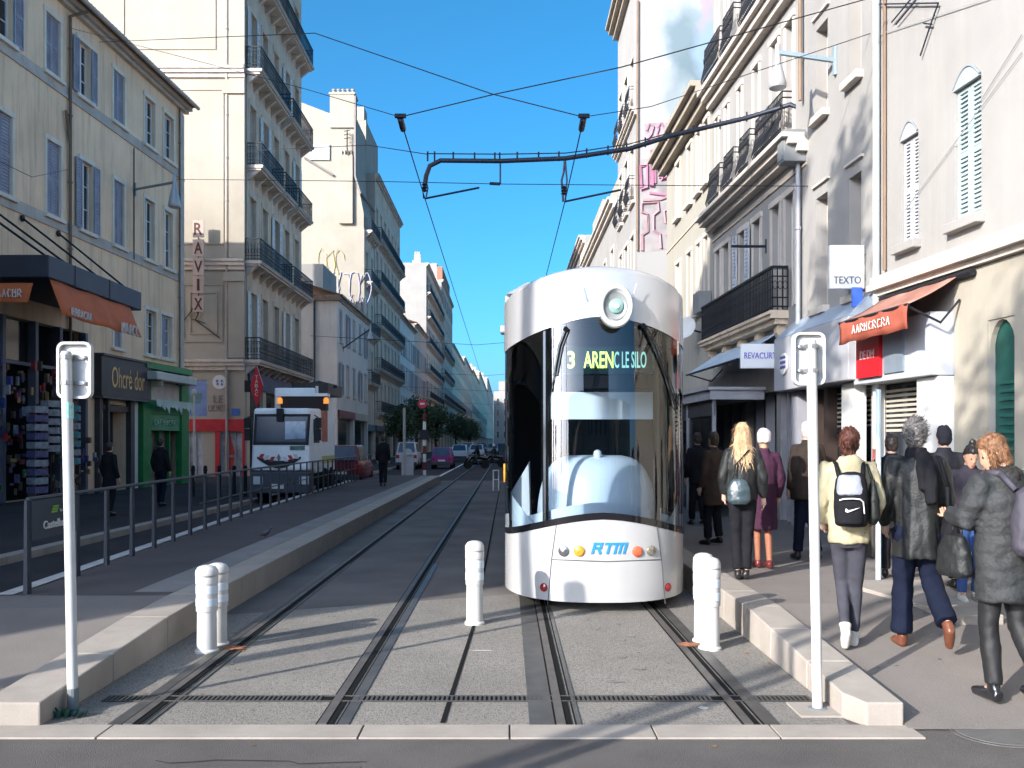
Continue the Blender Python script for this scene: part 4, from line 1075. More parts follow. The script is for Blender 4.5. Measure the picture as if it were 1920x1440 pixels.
rg = random.Random(21)
b = MB()
for i in range(240):
    b.cur = rg.choice((0, 1, 2, 3, 4, 5, 5, 6, 6, 6, 6, 6, 5))
    s_ = rg.uniform(sA(-60), q[1] - .2); z = rg.uniform(.3, 4.1); o_ = rg.uniform(-.3, .75 if z < 1.4 else .25)
    w_, h_ = rg.uniform(.03, .14), rg.uniform(.05, .3)
    b.fbox(FA, s_, s_ + w_, z, z + h_, o_, o_ + rg.uniform(.03, .15))
o = b.build('hanging_goods', gm, t); o['kind'] = 'stuff'
def rack(px, z0, z1, wd, label, m, ob=.9):
    c = FA.pt(sA(px), 0, ob); r_ = thing('display_rack', (c.x, c.y, .12), label, 'display rack', 'racks outside the souvenir shop')
    b = MB(); b.tube([(c.x, c.y, .12), (c.x, c.y, z1)], .03, 6); b.lathe((c.x, c.y, .12), [(.3, 0), (.28, .04), (.05, .06)], 12); b.build('stand', M_iron, r_)
    n = max(3, int((z1 - z0) / .24))
    for k in range(n):
        z = z0 + (z1 - z0) * k / n
        b = MB(); b.cur = k % len(m)
        b.lathe((c.x, c.y, z), [(wd, 0), (wd, .19)], 6)
        for a in ():
            t_ = a * math.pi / 3; u = V((math.cos(t_), math.sin(t_), 0)); v_ = V((-u.y, u.x, 0))
            p0 = V((c.x, c.y, z)) + u * wd
            b.hexa([p0 - v_ * .09, p0 + v_ * .09, p0 + v_ * .09 + u * .02, p0 - v_ * .09 + u * .02, p0 - v_ * .09 + V((0, 0, .19)), p0 + v_ * .09 + V((0, 0, .19)), p0 + v_ * .09 + u * .02 + V((0, 0, .19)), p0 - v_ * .09 + u * .02 + V((0, 0, .19))])
        b.build('card_tier', m, r_)
rack(14, .4, 3.0, .3, 'tall rack of violet and white bags at the far left of the shop', [gm[1], gm[0]]); rack(40, 1.6, 3.2, .28, 'white wire card rack near the shop door', [gm[0]]); rack(78, 1.2, 3.1, .33, 'rack of pale teal postcards behind the white signpost', [gm[7], gm[0], gm[7]])
# gold lettered shop fascia
M_ds = mat('charcoal_shopfront', (.06, .058, .062), .5, var=.2, scale=2)
t = thing('boutique_front', FA.pt(sA(215), .12), 'charcoal boutique front with gold script letters', 'shop front')
b = MB(); b.fbox(FA, sA(172), sA(266), 3.5, 4.9, .02, .35); o = b.build('fascia', M_ds, t, bevel=.02)
b = MB(); b.fbox(FA, sA(172), sA(266), 4.9, 4.98, .02, .42); b.fbox(FA, sA(172), sA(266), 3.42, 3.498, .02, .4); b.build('fascia_moulding', mat('charcoal_trim', (.09, .09, .095), .5), o)
text('Ohcré dor', mat('gold_lettering', (.55, .40, .18), .35, .4), o, FA.pt(sA(224), 4.2, .356), FA.d, (0, 0, 1), .75, 2.6)
b = MB()
for a, c in ((sA(177), sA(181)), (sA(193), sA(196)), (sA(236), sA(243))): b.fbox(FA, a, c, .12, 3.42, .0, .2)
b.fbox(FA, sA(181), sA(193), 3.05, 3.2, .0, .1); b.fbox(FA, sA(196), sA(236), 3.0, 3.2, .0, .1); b.build('shop_frame', M_ds, t)
b = MB(); b.fbox(FA, sA(181), sA(193), .12, 3.05, -.3, -.2); b.fbox(FA, sA(196), sA(236), .12, 3.0, -.58, -.5); b.build('shop_window', M_pane, t)
b = MB(); b.fbox(FA, sA(243) + .0, sA(247), .12, 3.4, .0, .12); b.build('door_post', mat('purple_post', (.1, .05, .07), .5), t)
b = MB(); b.fbox(FA, sA(247) + .01, sA(254), .12, 3.4, .0, .1); b.build('pilaster', M_white, t)
# small hanging sign between the shops
t = thing('projecting_sign', FA.pt(sA(272), 4.4, .4), 'little red and cream sign between the boutique and the green shop', 'shop sign')
b = MB(); c = FA.pt(sA(272), 4.4, .45); b.cbox(c + V((0, 0, .12)), (.5, .06, .3)); b.build('panel', mat('sign_pink', (.5, .3, .28), .5), t); b = MB(); b.cbox(c + V((0, 0, -.2)), (.5, .06, .3)); b.build('panel', mat('sign_cream', (.55, .5, .36), .5), t)
b = MB(); b.tube([c + V((-.5, 0, .25)), c + V((.25, 0, .25))], .02, 5); b.build('bracket', M_iron, t)
# green shop
M_gr = mat('green_shop_paint', (.015, .20, .055), .45, var=.2, scale=3); M_gr2 = mat('mid_green_paint', (.05, .26, .12), .45, var=.2)
t = thing('green_shop_front', FA.pt(sA(305), .12), 'bright green painted shop front at the far end of the beige building', 'shop front')
g0, g1 = sA(257), sA(344)
b = MB(); b.fbox(FA, g0, g1, 4.75, 5.0, .02, .4); b.fbox(FA, g0, sA(272), .12, 4.748, .0, .25); b.fbox(FA, sA(330), g1, .12, 4.748, .0, .25); b.fbox(FA, sA(272), sA(330), 3.0, 3.55, .0, .22); b.build('shop_frame', M_gr, t)
b = MB(); b.fbox(FA, sA(272), sA(330), 2.35, 2.998, .0, .18); so_g = b.build('sign_board', M_gr2, t)
scribble(mat('pale_green_lettering', (.4, .6, .42), .5), so_g, FA.pt(sA(301), 2.67, .2), FA.d, (0, 0, 1), 2.2, .2, 4, .025, loops=8)
b = MB(); b.fbox(FA, sA(272), sA(330), .12, 2.348, -.28, -.18); b.build('shop_window', mat('shop_curtain', (.14, .11, .09), .4, var=.6, scale=2), t)
b = MB()
for px in (280, 300, 318): b.fbox(FA, sA(px), sA(px) + .12, .12, 2.346, -.17, -.02)
b.build('door_frame', M_gr, t)
b = MB(); b.fbox(FA, g0 + .1, g1 - .3, 4.3, 4.62, .26, .75); o = b.build('awning_case', mat('cream_awning', (.58, .56, .5), .7, var=.1), t, bevel=.04)
b = MB(); b.fbox(FA, g0 + .3, g1 - .5, 3.56, 4.28, .1, .14); b.build('blind', mat('pale_pink_blind', (.58, .5, .45), .8, var=.15), t)
b = MB()
for i in range(9):
    a = g0 + .3 + (g1 - g0 - .8) * i / 9
    b.prism([FA.pt(a, 3.55, .6), FA.pt(a + .55, 3.55, .6), FA.pt(a + .45, 3.25 - .12 * (i % 3), .6), FA.pt(a + .1, 3.3, .6)], FA.n * .02)
b.build('bunting', mat('pale_mint', (.5, .6, .52), .7), t)
# black bollards and a slim pole on the far pavement
bo = None
def put(root, loc, label=None):
    r_ = root.copy(); COL.objects.link(r_); r_.location = loc; ORG[r_] = V(loc)
    if label: r_['label'] = label
    for ch in list(root.children):
        c_ = ch.copy(); COL.objects.link(c_); c_.parent = r_
        for g in ch.children:
            d_ = g.copy(); COL.objects.link(d_); d_.parent = c_
    return r_
def black_bollard(loc, label):
    t = thing('bollard', loc, label, 'bollard', 'black bollards along the far pavement')
    l = V(loc); b = MB(); b.lathe(l, [(.085, 0), (.085, .04), (.06, .05), (.055, .82), (.07, .83), (.07, .88), (.055, .89)], 12); b.build('post', M_iron, t, smooth=True)
    b = MB(); b.lathe(l + V((0, 0, .89)), [(.05, 0), (.066, .03), (.06, .08), (.03, .115), (.0, .12)], 12); b.build('cap', M_iron, t, smooth=True)
    return t
bp = [(362, 930, 'first black bollard by the green shop, left end of its row'), (385, 927, 'black bollard before the red shop window, second in its row'), (411, 922, 'black bollard before the red shop pillar'), (439, 922, 'black bollard before the red poster'), (460, 918, 'black bollard just left of the white lorry')]
for k, (px, py, lb) in enumerate(bp):
    l = V(((px - VX) / F * 29.5, 29.5, .12))
    if k == 0: bo = black_bollard(l, lb)
    else: put(bo, l, lb)
t = thing('slim_pole', (-17.0 + 0.6, 45, .12), 'slim white pole in front of the blue poster beside the green shop', 'pole')
b = MB(); q = P(364, 740, 41); b.tube([(q.x, 41, .12), q], .045, 8); b.lathe(q, [(.05, 0), (.12, .05), (.1, .2), (.02, .26)], 10); b.build('shaft', M_white, t)
# red lozenge sign
t = thing('projecting_sign', P(482, 723, 45.2), 'red lozenge projecting sign lettered TABAC above the lorry', 'shop sign')
b = MB(); b.prism([P(481, 686, 45.2), P(469, 723, 45.2), P(481, 763, 45.2), P(493, 723, 45.2)], (0, .15, 0)); o = b.build('lozenge', mat('tobacco_red', (.48, .02, .03), .4, var=.1), t)
for i, ch in enumerate('TABAC'): text(ch, M_white, o, P(481, 707 + i * 8, 45.18), (1, 0, 0), (0, 0, 1), .17, .15)
b = MB(); b.box((P(458, 723, 45.2).x, 45.22, P(458, 735, 45.2).z), (P(470, 723, 45.2).x, 45.32, P(458, 713, 45.2).z)); b.tube([P(481, 723, 45.3), P(481, 723, 46.6)], .03, 5); b.build('bracket', M_iron, t)

# ------------------------------------------------------------------ tram
TCX, TW, TYB, TD, EX = 1.055, 1.075, 11.2, 1.3, 2.5
T = thing('tram', (TCX, 20, 0), 'white and silver tram with a huge curved windscreen and one round lamp, heading to Arenc', 'tram')
M_tw = mat('tram_white_paint', (.40, .40, .40), .25, var=.06, scale=1.2, spec=.5, coat=.5, streak=.12, dirt=(.30, .28, .25))
M_ts = mat('tram_silver', (.50, .50, .51), .24, .45, var=.04, scale=.6, coat=.5)
M_blk = mat('gloss_black', (.008, .008, .010), .12, var=0, spec=.7)
M_tgl = glass_mat('tram_windscreen', (.76, .82, .88), .06, .01)
def lean(z):
    if z < .95: return .05 * ((.95 - z) / .8) ** 2
    return .13 * max(0, (z - .95) / 2.6) ** 1.6
def tY(t, z, e=EX, sc=1.0):
    t = max(-1, min(1, t)); return TYB - TD * sc * (1 - abs(t) ** e) ** (1 / e) + lean(z)
NT = 48
TS = []
for i in range(NT + 1):
    a = -math.pi / 2 + math.pi * i / NT
    TS.append(math.copysign(abs(math.sin(a)) ** (2 / EX), a))
def tpt(t, z, off=0.0):
    p = V((TCX + TW * t, tY(t, z), z))
    if off:
        d = V((t * .8, -(1 - abs(t) ** 2) ** .5 - .05, 0)).normalized(); p = p + d * off
    return p
zb = lambda t: 1.05 - .25 * abs(t) ** 1.7
zv = lambda t: 3.30 - .30 * abs(t) ** 1.6
def band(lo, hi, m, name, n=10, off=0.0, parent=T, smooth=True, solid=.0):
    b = MB(); b.grid([[tpt(t, lo(t) + (hi(t) - lo(t)) * k / n, off) for t in TS] for k in range(n + 1)])
    return b.build(name, m, parent, smooth=smooth, sharp=0, solid=solid)
low = lambda t: .13 + .02 * t * t
panel = band(low, zb, M_tw, 'front_panel', 12)
band(zb, lambda t: zb(t) + .075, M_blk, 'windscreen_seal', 3, .006)
scr = band(lambda t: zb(t) + .075, lambda t: zv(t) - .02, M_tgl, 'windscreen', 16)
vis_top = lambda t: 3.58 + .21 * (1 - t * t)
visor = band(lambda t: zv(t) - .02, vis_top, M_ts, 'visor', 10, .012)
# roof cap: visor rim rolls back into the roof
b = MB(); rows = []
for sc, dz in ((1, 0), (.985, .035), (.95, .06), (.85, .085), (.6, .10), (.25, .11)):
    rows.append([V((TCX + TW * t * sc, TYB + (tpt(t, vis_top(t), .012).y - TYB) * sc + .0, vis_top(t) + dz)) for t in TS])
b.grid(rows); b.build('roof_cap', M_ts, T, smooth=True, sharp=0)
b = MB(); b.hexa([(TCX - TW * .98, TYB - .05, 3.72), (TCX + TW * .98, TYB - .05, 3.72), (TCX + TW * .98, 42, 3.72), (TCX - TW * .98, 42, 3.72), (TCX - .8, TYB - .05, 3.86), (TCX + .8, TYB - .05, 3.86), (TCX + .8, 42, 3.86), (TCX - .8, 42, 3.86)])
b.build('roof', mat('tram_roof_grey', (.25, .27, .30), .5, var=.1), T)
b = MB()
for y in (13, 18, 24, 31): b.box((TCX - .7, y, 3.862), (TCX + .7, y + 2.6, 4.06))
b.build('roof_equipment', mat('tram_roof_box', (.42, .43, .45), .5), T, bevel=.05)
# body modules with windows and doors
for (y0, y1) in ((TYB + .13, 17.6), (18.2, 25.4), (26, 33.2), (33.8, 42)):
    b = MB()
    for sx in (-1, 1):
        x = TCX + sx * TW; xi = TCX + sx * (TW - .05)
        b.box((min(x, xi), y0, .22), (max(x, xi), y1, 1.0)); b.box((min(x, xi), y0, 3.1), (max(x, xi), y1, 3.72))
    b.build('side_body', M_tw, T)
    for sx in (-1, 1):
        x = TCX + sx * (TW - .012); b = MB(); b.box((min(x, x - sx * .02), y0, 1.001), (max(x, x - sx * .02), y1, 3.099)); so_ = b.build('side_window', M_tgl, T)
        b = MB(); n = 5
        for i in range(n + 1):
            yy = y0 + (y1 - y0 - .12) * i / n; b.box((min(x + sx * .002, x + sx * .012), yy, 1.0), (max(x + sx * .002, x + sx * .012), yy + .12, 3.1))
        b.build('window_pillar', M_blk, so_)
for y in (17.6, 25.4, 33.2):
    b = MB()
    for k in range(5): b.box((TCX - TW * .95, y + .02 + k * .115, .3), (TCX + TW * .95, y + .10 + k * .115, 3.7))
    b.build('gangway_bellows', mat('bellows_rubber', (.03, .03, .032), .8), T)
b = MB(); b.box((TCX - TW + .06, TYB + .15, .2), (TCX + TW - .06, 42, .35)); b.build('floor', mat('tram_floor', (.08, .085, .09), .7), T)
b = MB(); b.box((TCX - TW + .05, 42, .2), (TCX + TW - .05, 42.1, 3.7)); b.build('rear_wall', M_tw, T)
b = MB()
for y in (12.6, 14.0, 21, 22.4, 29, 30.4, 38, 39.4):
    for sx in (-1, 1): b.lathe((TCX + sx * .62, y, .30), [(.29, -.05), (.29, .05)], 16, (1, 0, 0))
b.build('wheel', mat('wheel_steel', (.06, .055, .05), .5, .6), T)
b = MB(); b.box((TCX - .85, TYB - .7, .12), (TCX + .85, 42, .2)); b.build('underframe', M_dark, T)
# cab interior seen through the glass
M_in = mat('pale_blue_moulding', (.52, .62, .70), .4, var=.05, scale=1, coat=.3)
b = MB(); prof = []
rows = []
for k in range(13):
    ph = math.pi / 2 * k / 12
    rows.append([V((TCX + .03 + .72 * math.cos(ph) ** .42 * math.cos(a), 11.0 - .74 * math.cos(ph) ** .42 * math.sin(a), .84 + .90 * math.sin(ph) ** .9)) for a in [math.pi * j / 28 for j in range(29)]])
b.grid(rows); dash = b.build('dashboard', M_in, T, smooth=True, sharp=0)
b = MB(); b.lathe((TCX + .01, 10.62, 1.70), [(.045, 0), (.05, .05), (.04, .09), (.01, .105)], 14); b.build('dash_knob', M_in, dash, smooth=True)
b = MB(); b.grid([[tpt(t, zb(t) + .06 + .12 * k, -.10) for t in TS[7:-7]] for k in range(2)]); b.build('dash_lip', M_in, dash, smooth=True)
for sg in (-1, 1):
    b = MB(); tt = [t for t in TS if .70 < t * sg < .985]
    b.grid([[tpt(t, zb(t) + .06 + (1.28 - .35 * (1 - abs(t)) / .3 - zb(t) - .06) * k / 4, -.07) for t in tt] for k in range(5)]); b.build('side_console', M_in, T, smooth=True)
b = MB(); b.hexa([(TCX - TW + .07, 11.5, .9), (TCX - .74, 11.5, .9), (TCX - .74, 11.6, .9), (TCX - TW + .07, 11.6, .9), (TCX - TW + .07, 11.5, 1.25), (TCX - .76, 11.5, 1.65), (TCX - .76, 11.6, 1.65), (TCX - TW + .07, 11.6, 1.25)]); b.build('side_console', M_in, T)
b = MB(); b.box((TCX - .5, 11.35, 2.18), (TCX + .78, 11.42, 2.52)); b.build('sun_blind', mat('pale_blind', (.66, .75, .78), .5, var=.04), T)
b = MB(); b.box((TCX - TW + .06, 12.6, .3), (TCX + TW - .06, 12.66, 3.6)); b.build('cab_bulkhead', mat('dark_bulkhead', (.006, .006, .008), .6), T)
b = MB(); b.box((TCX - .95, 10.9, 3.28), (TCX + .95, 12.6, 3.34)); b.build('cab_ceiling', M_dark, T)
b = MB(); b.secs([((TCX + .1, 12.1, .5), .3, .25), ((TCX + .1, 12.15, 1.3), .32, .2), ((TCX + .1, 12.25, 2.0), .28, .1), ((TCX + .1, 12.25, 2.2), .16, .08)], 14); b.build('driver_seat', mat('seat_cloth', (.012, .010, .010), .8), T, smooth=True)
b = MB()
for sx in (-1, 1): b.tube([tpt(sx * .60, .95, -.05), tpt(sx * .60, 3.2, -.05)], .035, 8)
b.build('cab_pillar', M_blk, T)
# destination display
b = MB(); b.box((TCX - .50, 10.42, 2.68), (TCX + .66, 10.50, 3.0)); disp = b.build('destination_display', mat('display_black', (.006, .02, .022), .3), T)
b = MB(); b.box((TCX - .55, 10.40, 3.0), (TCX + .72, 10.6, 3.2)); b.box((TCX - .3, 10.45, 2.52), (TCX + .72, 10.6, 2.679)); b.build('display_housing', M_dark, T)
M_led = mat('led_yellow', (.62, 1.0, .12), .5, emit=.75, var=0); M_led2 = mat('led_teal', (.28, .62, .52), .5, emit=.45, var=0)
text('3', M_led, disp, (TCX - .315, 10.415, 2.84), (1, 0, 0), (0, 0, 1), .2, .085, bold=.02); text('AREN', M_led, disp, (TCX + .0, 10.415, 2.84), (1, 0, 0), (0, 0, 1), .19, .34, bold=.01); text('C LE SILO', M_led2, disp, (TCX + .365, 10.415, 2.84), (1, 0, 0), (0, 0, 1), .19, .37, bold=.01)
# round lamp
lc = V((TCX + .135, 9.86, 3.375))
b = MB(); b.lathe(lc, [(.02, -.2), (.175, -.16), (.185, .02), (.172, .038), (.145, .032), (.122, -.01), (.08, -.03), (.02, -.035)], 32, (0, -1, 0)); 
for i, p in enumerate(b.v): b.v[i] = V((p.x, p.y, lc.z + (p.z - lc.z) * 1.3))
lamp = b.build('headlamp', mat('lamp_white', (.42, .43, .43), .3, var=.04), T, smooth=True)
b = MB(); b.lathe(lc, [(.121, -.02), (.121, .006), (.09, -.018), (.01, -.022)], 28, (0, -1, 0)); b.v = [V((p.x, p.y, lc.z + (p.z - lc.z) * 1.25)) for p in b.v]; b.build('dish', mat('lamp_dish', (.24, .25, .25), .3, var=.05), lamp, smooth=True)
b = MB(); b.lathe(lc + V((0, -.0, 0)), [(.07, -.03), (.078, .0), (.05, .02), (.01, .024)], 24, (0, -1, 0)); b.build('lens', mat('lamp_lens', (.22, .42, .38), .1, var=.1, coat=.8), lamp, smooth=True)
b = MB(); b.lathe(lc, [(.032, .0), (.032, .035), (.01, .04)], 18, (0, -1, 0)); b.build('bulb', mat('lamp_bulb', (.8, .85, .82), .2), lamp)
b = MB()
for px0, py0, px1, py1 in ((1084, 530, 1092, 556), (1194, 532, 1188, 552)):
    q0 = P(px0, py0, 9.965); q1 = P(px1, py1, 9.955)
    b.tube([q0, q1], .007, 6); b.lathe(q1, [(.012, -.01), (.012, .01)], 8, (0, -1, 0))
b.build('bracket', M_ts, visor)
# wipers
def twp(px, py, off=.035):
    Y = 10.2
    for _ in range(30):
        x = (px - VX) / F * Y; z = H - (py - VY) / F * Y; t = max(-.99, min(.99, (x - TCX) / TW)); Y = Y * .5 + .5 * tY(t, z)
    return tpt(t, z, off)
for pts in ([(1062, 618), (1050, 650), (1040, 705)], [(1203, 612), (1224, 650), (1262, 760)]):
    b = MB(); q = [twp(*p) for p in pts]; b.tube(q, .013, 6); q2_ = [p + V((.035, 0, 0)) for p in q]; b.tube(q2_, .008, 6); b.lathe(q[0], [(.03, -.02), (.03, .03)], 10, (0, -1, 0)); wo = b.build('wiper', M_blk, T)
    b = MB(); b.tube([twp(pts[1][0], pts[1][1], .02), twp(pts[2][0], pts[2][1], .02), twp(pts[2][0] + (pts[2][0] - pts[1][0]), pts[2][1] + (pts[2][1] - pts[1][1]), .02)], .007, 5); b.build('blade', M_blk, wo)
# lower-panel seams, lights, lettering
def seam(pts, r=.005):
    b = MB(); q = []
    for i in range(len(pts) - 1):
        for k in range(7): 
            f = k / 6; q.append(twp(pts[i][0] + (pts[i + 1][0] - pts[i][0]) * f, pts[i][1] + (pts[i + 1][1] - pts[i][1]) * f, .002))
    b.tube(q, r, 5); b.build('panel_joint', mat('seam_grey', (.08, .08, .085), .6), panel)
seam([(1043, 985), (1034, 1050), (1027, 1134)]); seam([(1231, 985), (1240, 1050), (1247, 1132)]); seam([(1034, 1049), (1138, 1053), (1240, 1049)], .006)
def light(px, py, r, m, name='indicator_light'):
    p = twp(px, py, 0); t = (p.x - TCX) / TW; n = (tpt(t, p.z, .1) - p).normalized()
    b = MB(); b.lathe(p, [(r * 1.15, -.01), (r * 1.15, .008), (r, .012), (r * .95, .02), (r * .5, .028), (.001, .03)], 18, n); return b.build(name, m, T, smooth=True)
M_chr = mat('chrome_reflector', (.42, .42, .42), .2, .9, var=.3, scale=40)
M_amb = mat('amber_lens', (.62, .27, .03), .2, var=.35, scale=40, coat=.6); M_ora = mat('red_orange_lens', (.60, .12, .05), .2, var=.35, scale=40, coat=.6); M_redl = mat('dark_red_lens', (.22, .01, .015), .2, coat=.6)
light(1057, 1033, .053, M_chr); light(1086, 1033, .053, M_amb); light(1195, 1034, .053, M_ora); light(1220, 1032, .05, mat('pinkish_reflector', (.36, .33, .27), .25, .6, var=.5, scale=30)); light(1020, 1101, .042, M_redl, 'marker_light'); light(1252, 1101, .042, M_redl, 'marker_light')
# three-letter logo: slanted bars laid on the curved panel
b = MB(); lc0 = twp(1143, 1028, 0)
def lbar(a, c, w_):
    a, c = V((a[0], 0, a[1])), V((c[0], 0, c[1])); d = (c - a).normalized(); n_ = V((-d.z, 0, d.x)) * w_ / 2
    out = []
    for q in (a - n_, c - n_, c + n_, a + n_):
        x_ = lc0.x + q.x + q.z * .28; z_ = lc0.z + q.z; out.append((x_, z_))
    i0 = [b.pt((x_, tY((x_ - TCX) / TW, z_) - .002, z_)) for x_, z_ in out]; i1 = [b.pt((x_, tY((x_ - TCX) / TW, z_) - .009, z_)) for x_, z_ in out]
    b.face(i1); b.face(i0[::-1])
    for k in range(4): b.face((i0[k], i0[(k + 1) % 4], i1[(k + 1) % 4], i1[k]))
hh = .062; wd = .026
for (a, c) in (((-.175, -hh), (-.175, hh)), ((-.188, hh - .013), (-.095, hh - .013)), ((-.10, hh), (-.10, .0)), ((-.16, .002), (-.088, .002)), ((-.125, .0), (-.085, -hh)),
               ((-.065, hh - .013), (.045, hh - .013)), ((-.01, hh - .02), (-.01, -hh)),
               ((.055, hh - .013), (.185, hh - .013)), ((.068, hh - .02), (.068, -hh)), ((.12, hh - .02), (.12, -hh)), ((.172, hh - .02), (.172, -hh))): lbar(a, c, wd)
b.build('logo', mat('logo_blue', (.02, .22, .62), .4), T)
b = MB(); b.lathe(tpt(-1, 1.55, 0) + V((.0, .35, 0)), [(.04, -.03), (.04, .02)], 10, (-1, 0, 0)); 
b.v = [V((q.x, q.y, 1.5 + (q.z - 1.55) * 3)) for q in b.v]; b.build('side_indicator', mat('orange_side_lens', (.7, .3, .03), .3), T)
b = MB(); b.box((TCX - TW - .06, TYB + .3, 3.28), (TCX - TW + .02, TYB + .55, 3.38)); b.build('camera_pod', M_ts, T, bevel=.02)

# ------------------------------------------------------------------ bollards
M_bw = mat('white_bollard_plastic', (.50, .49, .47), .5, var=.06, scale=9, streak=.4, dirt=(.40, .36, .31))
M_bb = mat('pale_reflective_band', (.58, .64, .70), .35, var=.08, scale=20)
LBG = 'white bollards with wrapped sleeves beside the tracks'
def white_bollard(loc, label):
    t = thing('bollard', loc, label, 'bollard', LBG); l = V(loc)
    b = MB(); b.lathe(l, [(.105, 0), (.105, .02), (.088, .035), (.085, .40), (.085, .44)], 20); b.build('base', M_bw, t, smooth=True)
    b = MB(); b.lathe(l, [(.094, .40), (.095, .41), (.095, .66), (.099, .665), (.099, .74), (.094, .75)], 20); b.build('sleeve', M_bw, t, smooth=True)
    b = MB(); b.lathe(l, [(.0955, .45), (.0975, .452), (.0975, .52), (.0955, .522)], 20); b.lathe(l, [(.0955, .57), (.0975, .572), (.0975, .64), (.0955, .642)], 20); b.build('reflective_band', M_bb, t, smooth=True)
    b = MB(); b.lathe(l, [(.099, .735), (.101, .755), (.097, .79), (.075, .825), (.04, .838), (.002, .842)], 20)
    for i, p in enumerate(b.v):
        d = p - l; k = 1 + .06 * noise.noise(d * 18); b.v[i] = V((l.x + d.x * k, l.y + d.y * k, l.z + d.z))
    b.build('cap', M_bw, t, smooth=True, sharp=0)
    return t
g = G(388, 1222, .006)
wb = white_bollard(g, 'front white bollard of the left pair, beside the platform kerb'); wb.scale = (1, 1, .93)
def pb(px, py, label, sz):
    r_ = put(wb, G(px, py, .006), label); r_.scale = (1, 1, sz); return r_
pb(408, 1209, 'rear white bollard of the left pair, half hidden behind its twin', .91)
pb(890, 1170, 'single white bollard standing between the two tracks', 1.03)
pb(1331, 1217, 'front white bollard of the right pair, beside the tram and kerb', 1.0)
pb(1319, 1203, 'rear white bollard of the right pair, half hidden behind its twin', 1.0)
# ------------------------------------------------------------------ sign posts
M_sw = mat('sign_white_paint', (.50, .50, .49), .4, var=.1, scale=6, streak=.4, dirt=(.4, .34, .27))
M_sg = mat('sign_grey_back', (.45, .45, .44), .5, var=.15, scale=5)
def rrect(cx, cz, hw, hh, r, y, n=5):
    out = []
    for sx, sz, a0 in ((1, 1, 0), (-1, 1, 90), (-1, -1, 180), (1, -1, 270)):
        for k in range(n + 1):
            a = R(a0 + 90 * k / n); out.append(V((cx + sx * (hw - r) + r * math.cos(a), y, cz + sz * (hh - r) + r * math.sin(a))))
    return out
def signpost(pxb, pyb, pxt, pyt, plate, label, grey_foot, extra):
    base = G(pxb, pyb, .006); Y = base.y; top = P(pxt, pyt, Y)
    t = thing('sign_post', base, label, 'sign post')
    b = MB(); b.tube([base, top], .036, 14); b.lathe(top, [(.036, 0), (.03, .012), (.0, .015)], 12); b.build('pole', M_sw, t, smooth=True)
    b = MB(); b.lathe(base, [(.075, 0), (.075, .012), (.05, .02)], 14)
    if grey_foot: b.lathe(base, [(.0375, .02), (.039, .02), (.039, .17), (.037, .175)], 14)
    b.build('foot', mat('grey_foot', (.15, .17, .18), .6), t)
    c0, c1 = P(plate[0], plate[1], Y - .0), P(plate[2], plate[3], Y)
    cx, cz = (c0.x + c1.x) / 2, (c0.z + c1.z) / 2; hw, hh = abs(c1.x - c0.x) / 2, abs(c0.z - c1.z) / 2
    b = MB(); b.prism(rrect(cx, cz, hw, hh, .05, Y + .055), (0, .012, 0)); pl = b.build('sign_plate', M_sg if extra else M_sw, t)
    b = MB(); o_, i_ = rrect(cx, cz, hw, hh, .05, Y + .02), rrect(cx, cz, hw - .018, hh - .018, .036, Y + .02)
    n = len(o_)
    for k in range(n):
        a, b_, c_, d_ = o_[k], o_[(k + 1) % n], i_[(k + 1) % n], i_[k]; e = V((0, .034, 0)); b.hexa([a, b_, c_, d_, a + e, b_ + e, c_ + e, d_ + e])
    b.build('rim', M_sw, pl)
    for dz in (hh * .45, -hh * .45):
        b = MB(); b.box((cx - hw * .62, Y + .04, cz + dz - .013), (cx + hw * .62, Y + .054, cz + dz + .013))
        pc = top + (base - top) * ((top.z - cz - dz) / (top.z - base.z)); b.lathe(pc + V((0, 0, -.014)), [(.042, 0), (.042, .028)], 12)
        for sx in (-.55, .55): b.lathe((cx + sx * hw, Y + .04, cz + dz), [(.014, 0), (.014, .012), (.007, .016)], 8, (0, -1, 0))
        b.build('clamp', mat('clamp_zinc', (.33, .33, .33), .4, .6), t)
    return t, Y
t, Y = signpost(137, 1336, 124, 662, (103, 640, 168, 747), 'white sign post seen from the back, at the left platform kerb', True, False)
b = MB(); c = P(127, 785, Y); b.lathe(c, [(.0372, 0), (.0378, .002), (.0378, .11), (.0372, .112)], 14); b.build('sticker', mat('teal_sticker', (.35, .62, .55), .5, var=.4, scale=30), t)
t, Y = signpost(1533, 1331, 1521, 640, (1489, 622, 1550, 722), 'white sign post seen from the back, at the right platform kerb', False, False)
b = MB(); b.box((2.02, 6.22, .0062), (2.34, 6.55, .02)); b.build('foot_pad', M_kerb, t)
# ------------------------------------------------------------------ fence along the platform
M_fen = mat('blue_grey_fence', (.038, .046, .062), .5, .1, var=.12, scale=4)
fen = thing('platform_fence', (-5.2, 9.5, .3), 'long blue-grey picket fence edging the tram platform', 'fence')
fp = lambda y, z: V((fx(y), y, z))
y = 9.5; k = 0; n = 0
while y < 43:
    b = MB(); l = fp(y, zl(y)); 
    b.hexa([l + V((-.022, -.045, 0)), l + V((.022, -.045, 0)), l + V((.022, .045, 0)), l + V((-.022, .045, 0)), l + V((-.015, -.04, .98)), l + V((.015, -.04, .98)), l + V((.015, .04, .98)), l + V((-.015, .04, .98))])
    b.build('post', M_fen, fen); y += .93 if n else 1.25; n += 1
b = MB(); ys = [9.5, 14, 20, 27, 35, 43]
for a, c in zip(ys[:-1], ys[1:]): b.tube([fp(a, zl(a) + .99), fp(c, zl(c) + .99)], .022, 6)
b.build('handrail', M_fen, fen)
b = MB()
for a, c in ((16, 20), (20, 27), (27, 35), (35, 43)): b.tube([fp(a, zl(a) + .5), fp(c, zl(c) + .5)], .014, 6)
